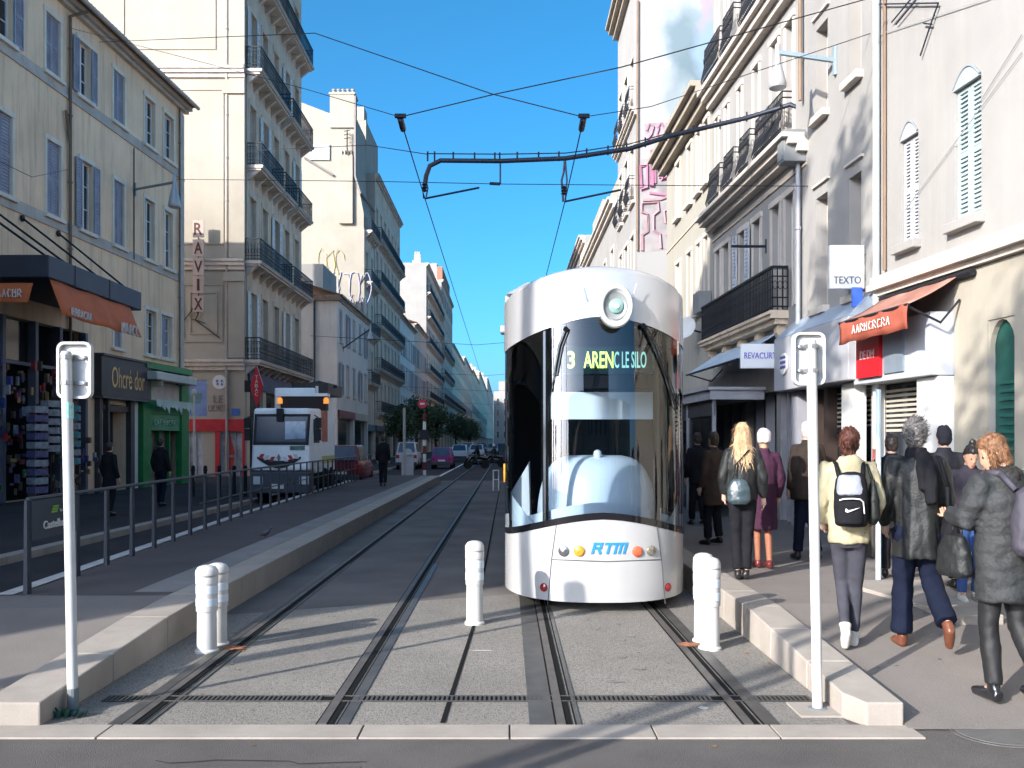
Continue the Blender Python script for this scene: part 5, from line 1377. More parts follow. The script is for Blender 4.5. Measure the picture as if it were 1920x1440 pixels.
b.build('mid_rail', M_fen, fen)
c0, c1 = fp(9.53, zl(9.5) + .97), fp(10.72, zl(10.7) + .97)
e = V((.03, 0, 0)); dn = V((0, 0, -.42))
b = MB(); b.hexa([c0 + dn, c1 + dn, c1 + dn + e, c0 + dn + e, c0, c1, c1 + e, c0 + e]); pnl = b.build('name_panel', mat('slate_name_panel', (.05, .06, .075), .5, var=.1), fen)
u = (c1 - c0).normalized(); mid = (c0 + c1) / 2 + V((.034, 0, 0))
text('Castellane', M_white, pnl, mid + V((0, 0, -.28)) - u * .02, u, (0, 0, 1), .09, .62, bold=.01)
text('le tram', M_white, pnl, mid + V((0, 0, -.145)) + u * .17, u, (0, 0, 1), .035, .16)
b = MB(); 
for k in range(3): a = mid + V((.0, 0, -.16 + k * .028)) - u * (.14 - .02 * k); b.hexa([a, a + u * .15, a + u * .15 + V((.004, 0, 0)), a + V((.004, 0, 0)), a + V((0, 0, .02)), a + u * .15 + V((0, 0, .02)), a + u * .15 + V((.004, 0, .02)), a + V((.004, 0, .02))])
b.build('logo', mat('logo_green', (.2, .42, .05), .5), pnl)
b = MB(); b.grid([[(fx(y) - .12 - .18 * k, y, .31 if y > 9 else .1) for k in range(2)] for y in (9.42, 12, 16, 20, 27, 35, 43)]); b.grid([[(fx(y) - .30, y, .31 * k) for k in range(2)] for y in (9.42, 12, 16, 20, 27, 35, 43)])
structure(b.build('fence_kerb', mat('white_kerb', (.50, .48, .46), .8, var=.2, scale=4)))
# ------------------------------------------------------------------ overhead line
M_wire = mat('black_wire', (.02, .02, .024), .6, var=0); M_arm = mat('dark_blue_steel', (.03, .035, .05), .45, .4, var=.15)
def wire(name, pts, r, label, cat='wire', group='overhead wires', m=None, org=None):
    b = MB(); b.tube(pts, r * .75, 5); o = b.build(name, m or M_wire, None, org=pts[0]); props(o, label, cat, group); return o
AY = 18.0
arm = thing('catenary_arm', P(1503, 215, 17.3), 'long dark cantilever pole reaching from the right facade over both tracks', 'catenary arm')
pp = [(1503, 216, 17.4), (1499, 203, 17.5), (1482, 196, 17.6), (1400, 221, 18), (1260, 254, 18), (1180, 279, 18), (1100, 291, 18), (1060, 297, 18), (940, 302, 18), (826, 301, 18), (806, 311, 18), (799, 330, 18), (797, 346, 18)]
b = MB(); b.tube([P(*p) for p in pp], .048, 10); b.build('pole', M_arm, arm, smooth=True)
b = MB(); pts = [(1260, 250), (1180, 272), (1100, 284), (1060, 289), (940, 291), (800, 290)]
b.tube([P(x, y - 2, 18) for x, y in pts], .012, 5); b.build('tension_wire', M_wire, arm)
b = MB()
for x, y in ((802, 290), (815, 290), (850, 291), (890, 292), (928, 292), (937, 292), (970, 291), (1010, 291), (1048, 290), (1100, 284), (1140, 279), (1175, 273), (1210, 264), (1250, 252), (1300, 242), (1350, 230), (1400, 216), (1440, 206)):
    b.tube([P(x, y + 12, 18), P(x, y - 6, 18)], .018, 5)
b.build('clip', M_arm, arm)
def hanger(px, py0, py1, dxe, dye):
    b = MB(); b.tube([P(px, py0, 18), P(px - 2, py0 + 25, 18), P(px - 6, (py0 + py1) / 2, 18), P(px - 3, py1, 18)], .022, 6); b.tube([P(px + 1, py0 + 4, 18), P(px + 4, (py0 + py1) / 2, 18), P(px + 1, py1 - 3, 18)], .018, 6)
    b.lathe(P(px - 2, py1 - 22, 18) - V((0, 0, .1)), [(.03, 0), (.06, .02), (.03, .05), (.06, .08), (.03, .11), (.06, .14), (.03, .18)], 8)
    b.build('insulator_hanger', M_arm, arm)
    b = MB(); b.tube([P(px, py1, 18), P(px + dxe, py1 + dye, 17.2)], .02, 6); b.build('registration_arm', M_arm, arm)
hanger(798, 335, 372, 100, -20); hanger(1059, 298, 378, 105, -22)
b = MB(); b.tube([P(938, 298, 18), P(938, 345, 18)], .018, 6); b.tube([P(918, 344, 18), P(938, 345, 18)], .03, 6); b.build('drop_rod', M_arm, arm)
WZ = 6.72
for x0, x1, lb in ((-1.62, -1.75, 'tram contact wire over the empty left track'), (1.17, 1.10, 'tram contact wire over the track with the tram')):
    pts = [(x0, 13.8, WZ + .1), (x0, 18, WZ)] + [(x0 + (x1 - x0) * k, 18 + 26 * k, WZ - (.0 if k % 1 else 0)) for k in range(1, 9)]
    o = wire('contact_wire', pts, .014, lb, 'wire')
    b = MB(); b.tube([(x0, 13.8, WZ + .1), (x0 * 1.005, 14.25, WZ + .09)], .05, 8); b.tube([(x0 - .08, 13.78, WZ + .13), (x0 + .09, 13.78, WZ + .13)], .035, 6); b.build('insulator', M_arm, o)
A1, A2 = V((-1.62, 13.8, WZ + .12)), V((1.17, 13.8, WZ + .12))
wire('span_wire', [A1, P(922, 178, 13.2), P(1165, 126, 12.6), P(1640, -6, 13.4)], .012, 'span wire rising from the left insulator to the upper right')
wire('span_wire', [A2, P(922, 176, 14.2), P(590, 62, 17), V((-14.4, 32.0, 16.0))], .012, 'span wire rising from the right insulator to the upper left')
wire('span_wire', [A1, P(570, 166, 18), V((-14.5, 30.0, 15.6))], .009, 'thin span wire from the left insulator to the beige building')
wire('span_wire', [A2, P(1220, 200, 14.4), P(1640, 60, 14.2)], .009, 'thin span wire from the right insulator to the right facade')
wire('span_wire', [P(800, 289, 18), P(690, 272, 22), V((-13.0, 47, 17.0))], .013, 'wire tying the cantilever end back to the limestone building')
wire('span_wire', [P(1515, 349, 16.85), P(1290, 348, 17.6), P(938, 345, 18), P(700, 340, 20), P(330, 336, 33)], .011, 'horizontal cross wire below the cantilever pole')
wire('span_wire', [V((-14.5, 30, 10.9)), P(60, 332, 20), V((-14, 10, 9))], .009, 'thin wire running along the front of the beige building')
for k, (y, z) in enumerate(((60, 8.3), (84, 8.0), (110, 8.0), (140, 7.6), (180, 7.4))):
    wire('span_wire', [V((-13, y, z + .6)), V((-2, y, z)), V((5.3, y, z + .6))], .02, ('first', 'second', 'third', 'fourth', 'fifth')[k] + ' far cross wire over the street, counted from the camera')
b = None
def cone_lamp(loc, armpts, label, r=.2, h=.95):
    t = thing('street_lamp', armpts[0], label, 'street lamp', 'cone shaped wall lamps')
    b = MB(); b.tube(armpts, .05, 8); b.tube([V(armpts[0]) + V((0, 0, -.25)), V(armpts[0]) + V((0, 0, .25))], .045, 6); b.build('arm', M_arm2, t)
    l = V(loc); b = MB(); b.lathe(l, [(.03, 0), (.045, -.02), (.06, -.35), (.11, -.52), (r * .9, -h * .86), (r, -h * .95), (r * .9, -h)], 20); b.build('shade', mat('lamp_grey', (.42, .42, .42), .35, .3, var=.1), t, smooth=True)
    b = MB(); b.lathe(l, [(r * .88, -h * .985), (r * .6, -h * 1.03), (.01, -h * 1.06)], 16); b.build('diffuser', mat('lamp_diffuser', (.5, .5, .5), .4), t, smooth=True)
    return t
M_arm2 = mat('blue_grey_arm', (.22, .28, .31), .45, .3)
la = F2.pt(s2(1568), H + (828 - 125) / F * 15.8, .02)
cone_lamp(P(1458, 82, 15.9), [la, P(1458, 98, 15.9)], 'grey cone lamp on a bracket from the right facade', .16, .78)
l0 = FA.pt(sA(251), H + (828 - 358) / F * 34.8, .05)
cone_lamp(P(327, 326, 31.5), [l0, P(326, 342, 31.5)], 'grey cone lamp on a bracket from the beige left facade', .22, 1.15)
M_arm2 = M_arm
l0 = V((-13.0, 72, 9.3)); cone_lamp(P(694, 612, 68), [l0, P(694, 617, 68)], 'small far cone lamp on the low white house', .25, 1.0)
b = MB(); q = F3.pt(s3(1437), 6.05, .0); b.tube([q, q + V((-.75, 0, 0))], .03, 6); b.tube([q + V((0, 0, -.15)), q + V((0, 0, .15))], .03, 6)
props(b.build('wall_bracket', M_arm, None, org=q), 'short bare bracket on the balconied house wall', 'bracket')
# aerial-like frame at the top right of the white house
t = thing('wall_bracket', F1.pt(s1(1700), 8.0), 'thin steel bracket frame high on the white house wall', 'bracket')
b = MB()
for pts in ([(1655, 8), (1766, 6)], [(1766, 6), (1752, 45), (1732, 105)], [(1738, 44), (1754, 46)], [(1678, 42), (1718, -6)], [(1686, 46), (1726, -2)]): b.tube([F1.pt(*F1.sz(x, y), .05) for x, y in pts], .012, 5)
b.build('frame', M_arm, t)
b = MB(); 
for pts in ([(1648, 66), (1860, -4)], [(1920, 65), (1842, 190)], [(1920, 98), (1700, 395)]): b.tube([F1.pt(*F1.sz(x, y), .03) for x, y in pts], .006, 4)
b.build('cable', mat('grey_cable', (.3, .3, .3), .7), t)
# posts out of frame at the left whose shadows fall across the tracks
for k, (x, y, h_, r_) in enumerate(((-3.9, 1.45, 9.0, .06),)):
    t = thing('lamp_post', (x, y, 0), 'slim grey lamp post on the near pavement left of the camera', 'lamp post')
    b = MB(); b.tube([(x, y, 0), (x, y, h_)], [r_, r_ * .8], 12); b.build('column', M_arm2, t, smooth=True)
    b = MB(); b.tube([(x, y, h_ - .05), (x + .4, y + .1, h_ + .25), (x + 1.3, y + .3, h_ + .3)], .05, 8); b.build('arm', M_arm2, t, smooth=True)
    b = MB(); b.secs([((x + 1.4, y + .3, h_ + .2), .2, .1), ((x + 1.4, y + .3, h_ + .3), .3, .14), ((x + 1.4, y + .3, h_ + .38), .12, .08)], 12); b.build('lantern', M_arm2, t, smooth=True)
# ------------------------------------------------------------------ signals and small furniture far off
t = thing('signal_post', P(758, 895, 45.7), 'slim pale signal post at the far end of the platform', 'signal post')
b = MB(); x = P(758, 895, 45.7).x; b.tube([(x, 45.7, .0), (x, 45.7, 3.6)], .07, 8); b.lathe((x, 45.7, 0), [(.16, 0), (.16, .1), (.08, .12)], 10); b.build('pole', mat('grey_post', (.32, .31, .29), .6), t); b = MB(); b.box((x - .3, 45.6, 0), (x + .9, 46.1, .15)); b.build('plinth', M_kerb, t)
t = thing('signal_post', P(795, 890, 46), 'red and white banded tram signal post topped by a red round sign', 'signal post')
x = P(796, 890, 47).x; bands = []
b = MB(); b2 = MB()
for k in range(8): (b if k % 2 else b2).lathe((x, 47, k * .42), [(.085, 0), (.085, .42)], 10)
b2.build('pole', M_white, t); b.build('pole_band', mat('dark_band_red', (.13, .02, .02), .6), t)
b = MB(); b.lathe((x - .1, 46.9, 3.85), [(.23, 0), (.23, .05)], 18, (0, -1, 0)); o = b.build('round_sign', mat('sign_red2', (.5, .02, .05), .5), t)
b = MB(); b.box((x - .22, 46.83, 3.81), (x + .02, 46.845, 3.9)); b.build('sign_bar', M_white, o)
b = MB(); b.box((x - .22, 46.85, 2.0), (x + .22, 47.0, 2.5)); b.build('signal_box', M_iron, t)
t = thing('signal_cabinet', (x - .9, 46.5, 0), 'low grey cabinet at the foot of the banded signal post', 'cabinet')
b = MB(); b.box((x - 1.15, 46.6, 0), (x - .55, 47, 1.2)); b.build('case', mat('pale_cabinet', (.4, .4, .42), .6, var=.2), t, bevel=.02); b = MB(); b.box((x - 1.2, 46.55, 1.2), (x - .5, 47.05, 1.26)); b.build('lid', M_grp, t)
t = thing('guard_rail', P(930, 915, 34), 'small white tubular guard rail just left of the tram', 'guard rail')
b = MB(); q0, q1 = P(925, 915, 35), P(935, 915, 35); zt = P(925, 882, 35).z
b.tube([(q0.x, 35, 0), (q0.x, 35, zt), (q1.x, 35, zt), (q1.x, 35, 0)], .03, 6); b.build('hoop', M_white, t); b = MB(); b.tube([(q0.x, 35, zt * .55), (q1.x, 35, zt * .55)], .02, 5); b.build('rail', M_white, t)
# pole with a pale blue shaft on the right pavement
g = G(1647, 1105, .2)
t = thing('slim_pole', g, 'slim pale blue pole on the right pavement behind the woman with the backpack', 'pole')
b = MB(); b.tube([g, g + V((0, 0, 2.3))], .03, 10); b.build('shaft', mat('pale_blue_paint', (.48, .58, .62), .5, var=.06), t, smooth=True); b = MB(); b.lathe(g, [(.12, 0), (.12, .012), (.06, .02)], 14); b.build('foot', M_kerb, t)
# kerb ends on the right pavement
for px, py, w_, lb in ((1812, 1168, .34, 'short pale kerb block end on the right pavement'),):
    g = G(px, py + 12, .2); b = MB()
    b.hexa([(g.x - .08, g.y, .1), (g.x + w_, g.y, .1), (g.x + w_ + .25, g.y + 1.9, .15), (g.x - .5, g.y + 1.9, .15), (g.x - .08, g.y, .33), (g.x + w_, g.y, .33), (g.x + w_ + .25, g.y + 1.9, .36), (g.x - .5, g.y + 1.9, .36)])
    props(b.build('kerb_block', M_kerb, None, bevel=.01, org=g), lb, 'kerb block')
# litter and weeds at the foot of the left post, rust marks
rg = random.Random(5)
g = G(100, 1345, 0); t = thing('weed_clump', g, 'tuft of blue-green weeds by the foot of the left sign post', 'weeds')
b = MB()
for k in range(70):
    a = rg.uniform(0, 6.28); r0 = rg.uniform(0, .14); c = g + V((math.cos(a) * r0 * 1.6, math.sin(a) * r0 * .6, .008)); L_ = rg.uniform(.03, .09); d = V((math.cos(a) * .6, math.sin(a) * .5, 1)).normalized(); s_ = V((-math.sin(a), math.cos(a), 0)) * .012
    b.poly([c - s_, c + s_, c + d * L_ * .6 + s_ * 1.2, c + d * L_, c + d * L_ * .6 - s_ * 1.2])
b.build('leaves', mat('weed_green', (.04, .13, .09), .7, var=.5, scale=20), t)
def stain(c, rx, ry, m, seed, z):
    rg = random.Random(seed); b = MB(); n = 26
    b.poly([(c.x + math.cos(6.283 * k / n) * rx * rg.uniform(.45, 1), c.y + math.sin(6.283 * k / n) * ry * rg.uniform(.45, 1), z) for k in range(n)])
    return structure(b.build('ground_mark', m))
M_rust = mat('rust_mark', (.30, .13, .075), .9, var=.4, scale=14)
stain(G(437, 1218), .16, .12, M_rust, 1, .021); stain(G(1292, 1212), .16, .10, M_rust, 2, .021)
M_gum = mat('pale_mark', (.48, .46, .42), .9, var=.2, scale=10)
stain(G(905, 1222), .13, .03, M_gum, 3, .0115); stain(G(1320, 1330), .05, .05, M_gum, 4, .0115)
# patches and cracks on the asphalt
M_patch = mat('asphalt_patch', (.055, .054, .056), .9, var=.25, scale=2, bump=.4, bscale=120)
# fallen leaves
t = MB(); ml = mat('dead_leaf', (.20, .11, .05), .8, var=.5, scale=30)
for k in range(46):
    c = V((rg.uniform(-2.9, -2.2), rg.uniform(6.3, 9.5), .012)) if k % 3 else V((rg.uniform(-8, 8), rg.uniform(4.3, 5.7), .006))
    if k % 5 == 0: c = V((2.24 - rg.random() * .12, rg.uniform(6.3, 9), .012))
    a = rg.uniform(0, 6.28); u = V((math.cos(a), math.sin(a), rg.uniform(-.1, .3))) * rg.uniform(.012, .03); v_ = V((-math.sin(a), math.cos(a), rg.uniform(0, .3))) * .014
    t.poly([c - u, c + v_, c + u, c - v_])
o = t.build('fallen_leaves', ml); props(o, 'scattered dry leaves and crumbs lying along the kerbs', 'leaves', None, 'stuff')

# ------------------------------------------------------------------ people
def fuse(shapes, name, voxel=.018, smooth=4, wrinkle=0.0, wfreq=(9, 9, 5), seed=0, M=None):
    """shapes: MB with closed, overlapping tubes -> one continuous surface"""
    me = bpy.data.meshes.new(name); me.from_pydata([tuple(p) for p in shapes.v], [], shapes.f)
    bm = bmesh.new(); bm.from_mesh(me); bmesh.ops.recalc_face_normals(bm, faces=bm.faces); bm.to_mesh(me); bm.free()
    o = bpy.data.objects.new('tmp', me); COL.objects.link(o)
    k = o.modifiers.new('r', 'REMESH'); k.mode = 'VOXEL'; k.voxel_size = voxel
    k = o.modifiers.new('s', 'SMOOTH'); k.iterations = smooth; k.factor = .5
    dg = bpy.context.evaluated_depsgraph_get()
    out = bpy.data.meshes.new_from_object(o.evaluated_get(dg))
    bpy.data.objects.remove(o); bpy.data.meshes.remove(me)
    if wrinkle:
        sv = V((seed * 3.1, seed * 1.7, seed))
        nr = [v.normal.copy() for v in out.vertices]
        for v, n in zip(out.vertices, nr):
            q = V((v.co.x * wfreq[0], v.co.y * wfreq[1], v.co.z * wfreq[2])) + sv
            d = noise.noise(q) + .5 * noise.noise(q * 2.3)
            d -= .6 * max(0, .35 - abs(noise.noise(q * 1.3 + V((5, 5, 5)))) * 2)
            v.co += n * d * wrinkle
    out.polygons.foreach_set('use_smooth', [True] * len(out.polygons))
    if M is not None: out.transform(M)
    return out

def skin(tone): return mat('skin_%s' % tone, {'fair': (.52, .33, .25), 'tan': (.42, .24, .16), 'warm': (.46, .26, .17)}[tone], .55, var=.06, scale=8)

def cloth(name, col, rough=.85, **k):
    kw = dict(var=.18, scale=7, bump=.25, bscale=220); kw.update(k); return mat('cloth_' + name, col, rough, **kw)

class Pose:
    """joints of a 1.75 m figure facing +y; x to its right"""
    def __init__(s, legs=None, arms=None, lean=0.0, head=(0, 0, 0), shoulder=1.43, hipw=.09):
        s.legs = legs or [[(-.09, 0, .92), (-.095, .02, .5), (-.095, -.02, .09)], [(.09, 0, .92), (.095, .02, .5), (.095, -.02, .09)]]
        s.arms = arms or [[(-.185, 0, 1.42), (-.25, -.03, 1.14), (-.24, .08, .90)], [(.185, 0, 1.42), (.25, -.03, 1.14), (.24, .08, .90)]]
        s.lean = lean; s.head = head
        s.feet = [None, None]

def torso_secs(sc, lean=0.0, x=1.0, y=1.0):
    return [(V((0, lean * (z - .9), z)), rx * x, ry * y) for z, rx, ry in sc]
T_BODY = [(.86, .12, .09), (.92, .165, .115), (1.0, .155, .11), (1.1, .135, .10), (1.22, .155, .11), (1.33, .175, .11), (1.41, .16, .09), (1.46, .09, .07), (1.50, .056, .06), (1.58, .055, .06)]
HEAD = [(1.515, .028, .03, .045), (1.535, .045, .058, .03), (1.57, .06, .078, .018), (1.61, .069, .09, .008), (1.65, .074, .096, 0), (1.69, .073, .095, -.004), (1.72, .062, .082, -.004), (1.742, .04, .055, -.004), (1.75, .015, .02, -.004)]

def head_tf(pose):
    """rotation of the head about the neck: (yaw, nod)"""
    yaw, nod, tilt = pose.head
    piv = V((0, pose.lean * .65 + .01, 1.52))
    return Matrix.Translation(piv) @ Matrix.Rotation(R(yaw), 4, 'Z') @ Matrix.Rotation(R(nod), 4, 'X') @ Matrix.Rotation(R(tilt), 4, 'Y') @ Matrix.Translation(V((0, 0, -1.52)))

def hand_shapes(b, wrist, elbow, curl=.5, side=1):
    d = (V(wrist) - V(elbow)).normalized(); f = V((0, 1, 0)); f = (f - d * f.dot(d)); f = f.normalized() if f.length > .2 else V((1, 0, 0)); s_ = d.cross(f)   # f: thumb direction
    w = V(wrist)
    b.tube([w - d * .03, w + d * .02, w + d * .06, w + d * .085], [.026, .03, .036, .03], 8)
    inn = s_ * (-side) * .5
    for k, (o, L) in enumerate(((.028, .07), (.010, .08), (-.008, .075), (-.026, .058))):
        a = w + d * .075 + f * o; m = a + (d + inn * curl * .5).normalized() * L * .5; e = m + (d * (1 - curl) + inn * curl * 1.6).normalized() * L * .5
        b.tube([a, m, e], [.0105, .0095, .0075], 6)
    a = w + d * .03 + f * .03; m = a + (d * .7 + f * .7).normalized() * .04; e = m + (d + f * .15 + inn * .3).normalized() * .035
    b.tube([a, m, e], [.012, .0105, .008], 6)

class Person:
    def __init__(s, loc, height, yaw, label, pose=None, tone='fair', xs=.87, name='person', group=None, hands=(1, 1), curl=.5):
        s.pose = p = pose or Pose(); s.k = height / 1.75
        s.M = Matrix.Translation(V(loc)) @ Matrix.Diagonal((xs, 1, 1, 1)) @ Matrix.Rotation(R(yaw), 4, 'Z') @ Matrix.Scale(s.k, 4)
        s.H = head_tf(p); s.seed = rnd.randint(1, 99); s.loc = V(loc)
        b = MB()
        b.secs(torso_secs(T_BODY, p.lean), 16)
        for L in p.legs: b.tube(L, [.084, .05, .034], 10); b.tube([V(L[1]), V(L[1]) * .6 + V(L[2]) * .4, V(L[2])], [.047, .05, .033], 10)
        for A_ in p.arms: b.tube([V(A_[0]) + V((-.06 if A_[0][0] > 0 else .06, 0, 0)), A_[0], A_[1], A_[2]], [.05, .052, .04, .027], 8)
        for L, ft in zip(p.legs, p.feet):
            a = V(L[2]); t = V(ft) if ft else a + V((0, .17, -.055)); b.tube([a, (a + t) / 2 + V((0, 0, -.005)), t], [.036, .034, .025], 8)
        hb = MB(); hb.M = s.H
        hb.secs([(V((0, o, z)), rx, ry) for z, rx, ry, o in HEAD], 18)
        hb.tube([(0, .085, 1.655), (0, .105, 1.62), (0, .112, 1.605), (0, .085, 1.595)], [.008, .012, .013, .008], 6)
        for sx in (-1, 1): hb.tube([(sx * .07, -.005, 1.655), (sx * .085, -.01, 1.64), (sx * .078, 0, 1.60)], [.012, .014, .01], 6)
        hb.tube([(-.024, .083, 1.565), (0, .092, 1.567), (.024, .083, 1.565)], [.006, .009, .006], 6)
        hb.M = None
        n0 = len(b.v); b.v += hb.v; b.f += [tuple(i + n0 for i in f) for f in hb.f]; b.mi += hb.mi
        me = fuse(b, 'person', .016, 3)
        # five fingers on each bare hand, grown onto the wrists
        h2 = MB()
        for k, A_ in enumerate(p.arms):
            if hands[k]: hand_shapes(h2, A_[2], A_[1], curl, -1 if k == 0 else 1)
        if h2.v:
            bm = bmesh.new(); bm.from_mesh(me); vs = [bm.verts.new(v_) for v_ in h2.v]
            for f in h2.f:
                fc_ = bm.faces.new([vs[i] for i in f]); fc_.smooth = True
            bm.to_mesh(me); bm.free()
        me.transform(s.M); me.materials.append(skin(tone))
        s.o = link_mesh('person', me, None, org=loc)
        props(s.o, label, 'person', group)
    def add(s, b, name, m, voxel=.018, smooth=4, wrinkle=.006, wfreq=(9, 9, 5)):
        me = fuse(b, name, voxel, smooth, wrinkle, wfreq, s.seed, s.M); me.materials.append(m)
        return link_mesh(name, me, s.o)
    def raw(s, b, name, m, parent=None, smooth=True):
        me = b.mesh(name, smooth, sharp=0); me.transform(s.M); me.materials.append(m); return link_mesh(name, me, parent or s.o)
    def trousers(s, m, r=(.105, .075, .062), flare=0, name='trousers', wr=.008, top=1.0):
        p = s.pose; b = MB(); b.secs(torso_secs([(.80, .13, .10), (.86, .165, .125), (.94, .18, .13), (top, .165, .12)], p.lean), 16)
        for L in p.legs:
            h, kn, an = V(L[0]), V(L[1]), V(L[2]); b.tube([h + V((0, 0, -.02)), h * .5 + kn * .5, kn, kn * .45 + an * .55, an + (kn - an) * .06], [r[0], r[0] * .86, r[1], (r[1] + r[2]) / 2, r[2] + flare], 12)
        return s.add(b, name, m, .017, 3, wr, (8, 8, 10))
    def shoes(s, m, h=.05, name='shoe', boot=0.0, toe=.2):
        p = s.pose
        for L, ft in zip(p.legs, p.feet):
            b = MB(); a = V(L[2]); t = V(ft) if ft else a + V((0, toe, -.06)); kn = V(L[1]); ax = (t - a).normalized(); up = (kn - a).normalized()
            heel = a - up * .055 - ax * .05 if not ft else a - ax * .02 + (a - kn).normalized() * .05
            b.tube([a + up * (.02 + boot), a, heel + ax * .03], [.05 + .012 * (boot > 0), .046, .046], 10); b.tube([heel, heel * .5 + t * .5 + V((0, 0, .008)), t], [.044, .046, .034], 10)
            s.add(b, name, m, .013, 3, 0)
    def coat(s, m, secs, sleeve=(.072, .062, .05), name='coat', wr=.009, cuff=.0, hood=False, voxel=.018, wf=(9, 9, 6), collar=True):
        p = s.pose; b = MB(); b.secs(torso_secs(secs, p.lean), 20)
        for A_ in p.arms:
            a0, a1, a2 = (V(q) for q in A_); c0 = a0 + V((-.08 if a0.x > 0 else .08, 0, .0)); en = a2 + (a1 - a2).normalized() * (.01 - cuff)
            b.tube([c0, a0, a0 * .5 + a1 * .5, a1, a1 * .4 + en * .6, en], [sleeve[0] * .95, sleeve[0], (sleeve[0] + sleeve[1]) / 2, sleeve[1], (sleeve[1] + sleeve[2]) / 2, sleeve[2]], 12)
        if collar: b.secs(torso_secs([(1.42, .12, .095), (1.48, .085, .085), (1.535, .082, .085)], p.lean), 14)
        if hood: b.secs([(V((0, -.06 + p.lean * .6, z)), rx, ry) for z, rx, ry in ((1.34, .09, .05), (1.40, .15, .075), (1.46, .155, .085), (1.51, .12, .07), (1.54, .07, .05))], 14)
        return s.add(b, name, m, voxel, 4, wr, wf)
    def hair(s, m, secs, name='hair', wr=.012, wf=(26, 26, 16), extra=None, voxel=.012):
        b = MB(); b.M = s.H; b.secs([(V((x, y, z)), rx, ry) for x, y, z, rx, ry in secs], 18)
        for e in (extra or []): b.tube(*e)
        b.M = None; return s.add(b, name, m, voxel, 2, wr, wf)
    def strands(s, hairo, m, n, L, sd=1, flow=(0, -.15, -1)):
        rg = random.Random(sd); b = MB(); me = hairo.data; vs = me.vertices; off = ORG[hairo]; fl = V(flow).normalized()
        for k in range(n):
            v_ = vs[rg.randrange(len(vs))]; p = v_.co + off; nn = v_.normal
            d = (fl - nn * fl.dot(nn)); d = d.normalized() if d.length > .1 else nn.orthogonal()
            d = (d + V((rg.gauss(0, .3), rg.gauss(0, .3), rg.gauss(0, .2)))).normalized(); l_ = L * rg.uniform(.5, 1.2)
            sd_ = d.cross(nn).normalized() * .0028
            p0, p1, p2 = p - nn * .004, p + d * l_ * .5 + nn * .009, p + d * l_ + nn * rg.uniform(-.004, .016)
            b.poly([p0 - sd_, p0 + sd_, p1 + sd_, p1 - sd_]); b.poly([p1 - sd_, p1 + sd_, p2])
        me2 = b.mesh('strands'); me2.materials.append(m); return link_mesh('strands', me2, hairo)
    def eyes(s):
        b = MB(); b.M = s.H
        for sx in (-1, 1): b.lathe((sx * .029, .082, 1.638), [(.001, -.006), (.011, -.003), (.011, .003), (.001, .008)], 10, (sx * .15, 1, 0))
        b.M = None; s.raw(b, 'eye', mat('eye_dark', (.03, .02, .015), .2), smooth=True)
        b = MB(); b.M = s.H; b.tube([(-.022, .094, 1.566), (0, .102, 1.568), (.022, .094, 1.566)], .005, 5); b.M = None; s.raw(b, 'lips', mat('lip_red', (.38, .12, .10), .5))

SHORT = lambda g=0: [(0, -.03, 1.55, .04, .045), (0, -.03, 1.575, .068, .065), (0, -.022, 1.62, .083 + g, .082 + g), (0, -.02, 1.67, .087 + g, .092 + g), (0, -.012, 1.71, .083 + g, .098 + g), (0, -.006, 1.745, .064 + g, .08 + g), (0, -.006, 1.77 + g, .03 + g, .04 + g)]
def bag_mesh(name, b, m, label, cat, voxel=.012, wr=.003, parent=None, M=None, org=None):
    me = fuse(b, name, voxel, 3, wr, (14, 14, 14), 3, M); me.materials.append(m); o = link_mesh(name, me, parent, org=org)
    if label: props(o, label, cat)
    return o
def strap(P_, pts, w, t_, m, parent, name='strap'):
    b = MB(); q = [V(p) for p in pts]
    for i in range(len(q) - 1): b.tube([q[i], q[i + 1]], w, 6)
    me = b.mesh(name, True, sharp=0); me.transform(P_.M); me.materials.append(m); return link_mesh(name, me, parent)
WALK = lambda st=.22, lift=.25, kick=.0: None
HEM = [(.80, .185, .135), (.90, .185, .135), (1.0, .18, .13), (1.12, .175, .13), (1.25, .19, .14), (1.35, .20, .14), (1.42, .18, .115), (1.47, .11, .09)]
JACKET = [(.90, .19, .145), (.97, .185, .14), (1.08, .18, .135), (1.2, .19, .14), (1.33, .205, .14), (1.41, .185, .115), (1.47, .11, .09)]
LONG = [(.62, .21, .16), (.72, .205, .155), (.9, .195, .14), (1.05, .18, .13), (1.2, .185, .135), (1.33, .20, .14), (1.41, .18, .115), (1.47, .11, .09)]
M_lea = cloth('black_leather', (.014, .015, .015), .5, spec=.32, bump=.35, bscale=60)
M_bk = cloth('black', (.014, .014, .017)); M_dk = cloth('charcoal', (.03, .03, .036)); M_jean = cloth('dark_denim', (.009, .012, .025), .85); M_jean2 = cloth('denim', (.045, .085, .22), .85)
M_shb = mat('black_shoe', (.015, .014, .014), .35, var=.2, scale=20)
def gz(px, py):                       # a point on the right pavement under a pixel
    z = .2
    for _ in range(40): g = G(px, py, z); z = zr(g.y)
    return V((g.x, g.y, z))

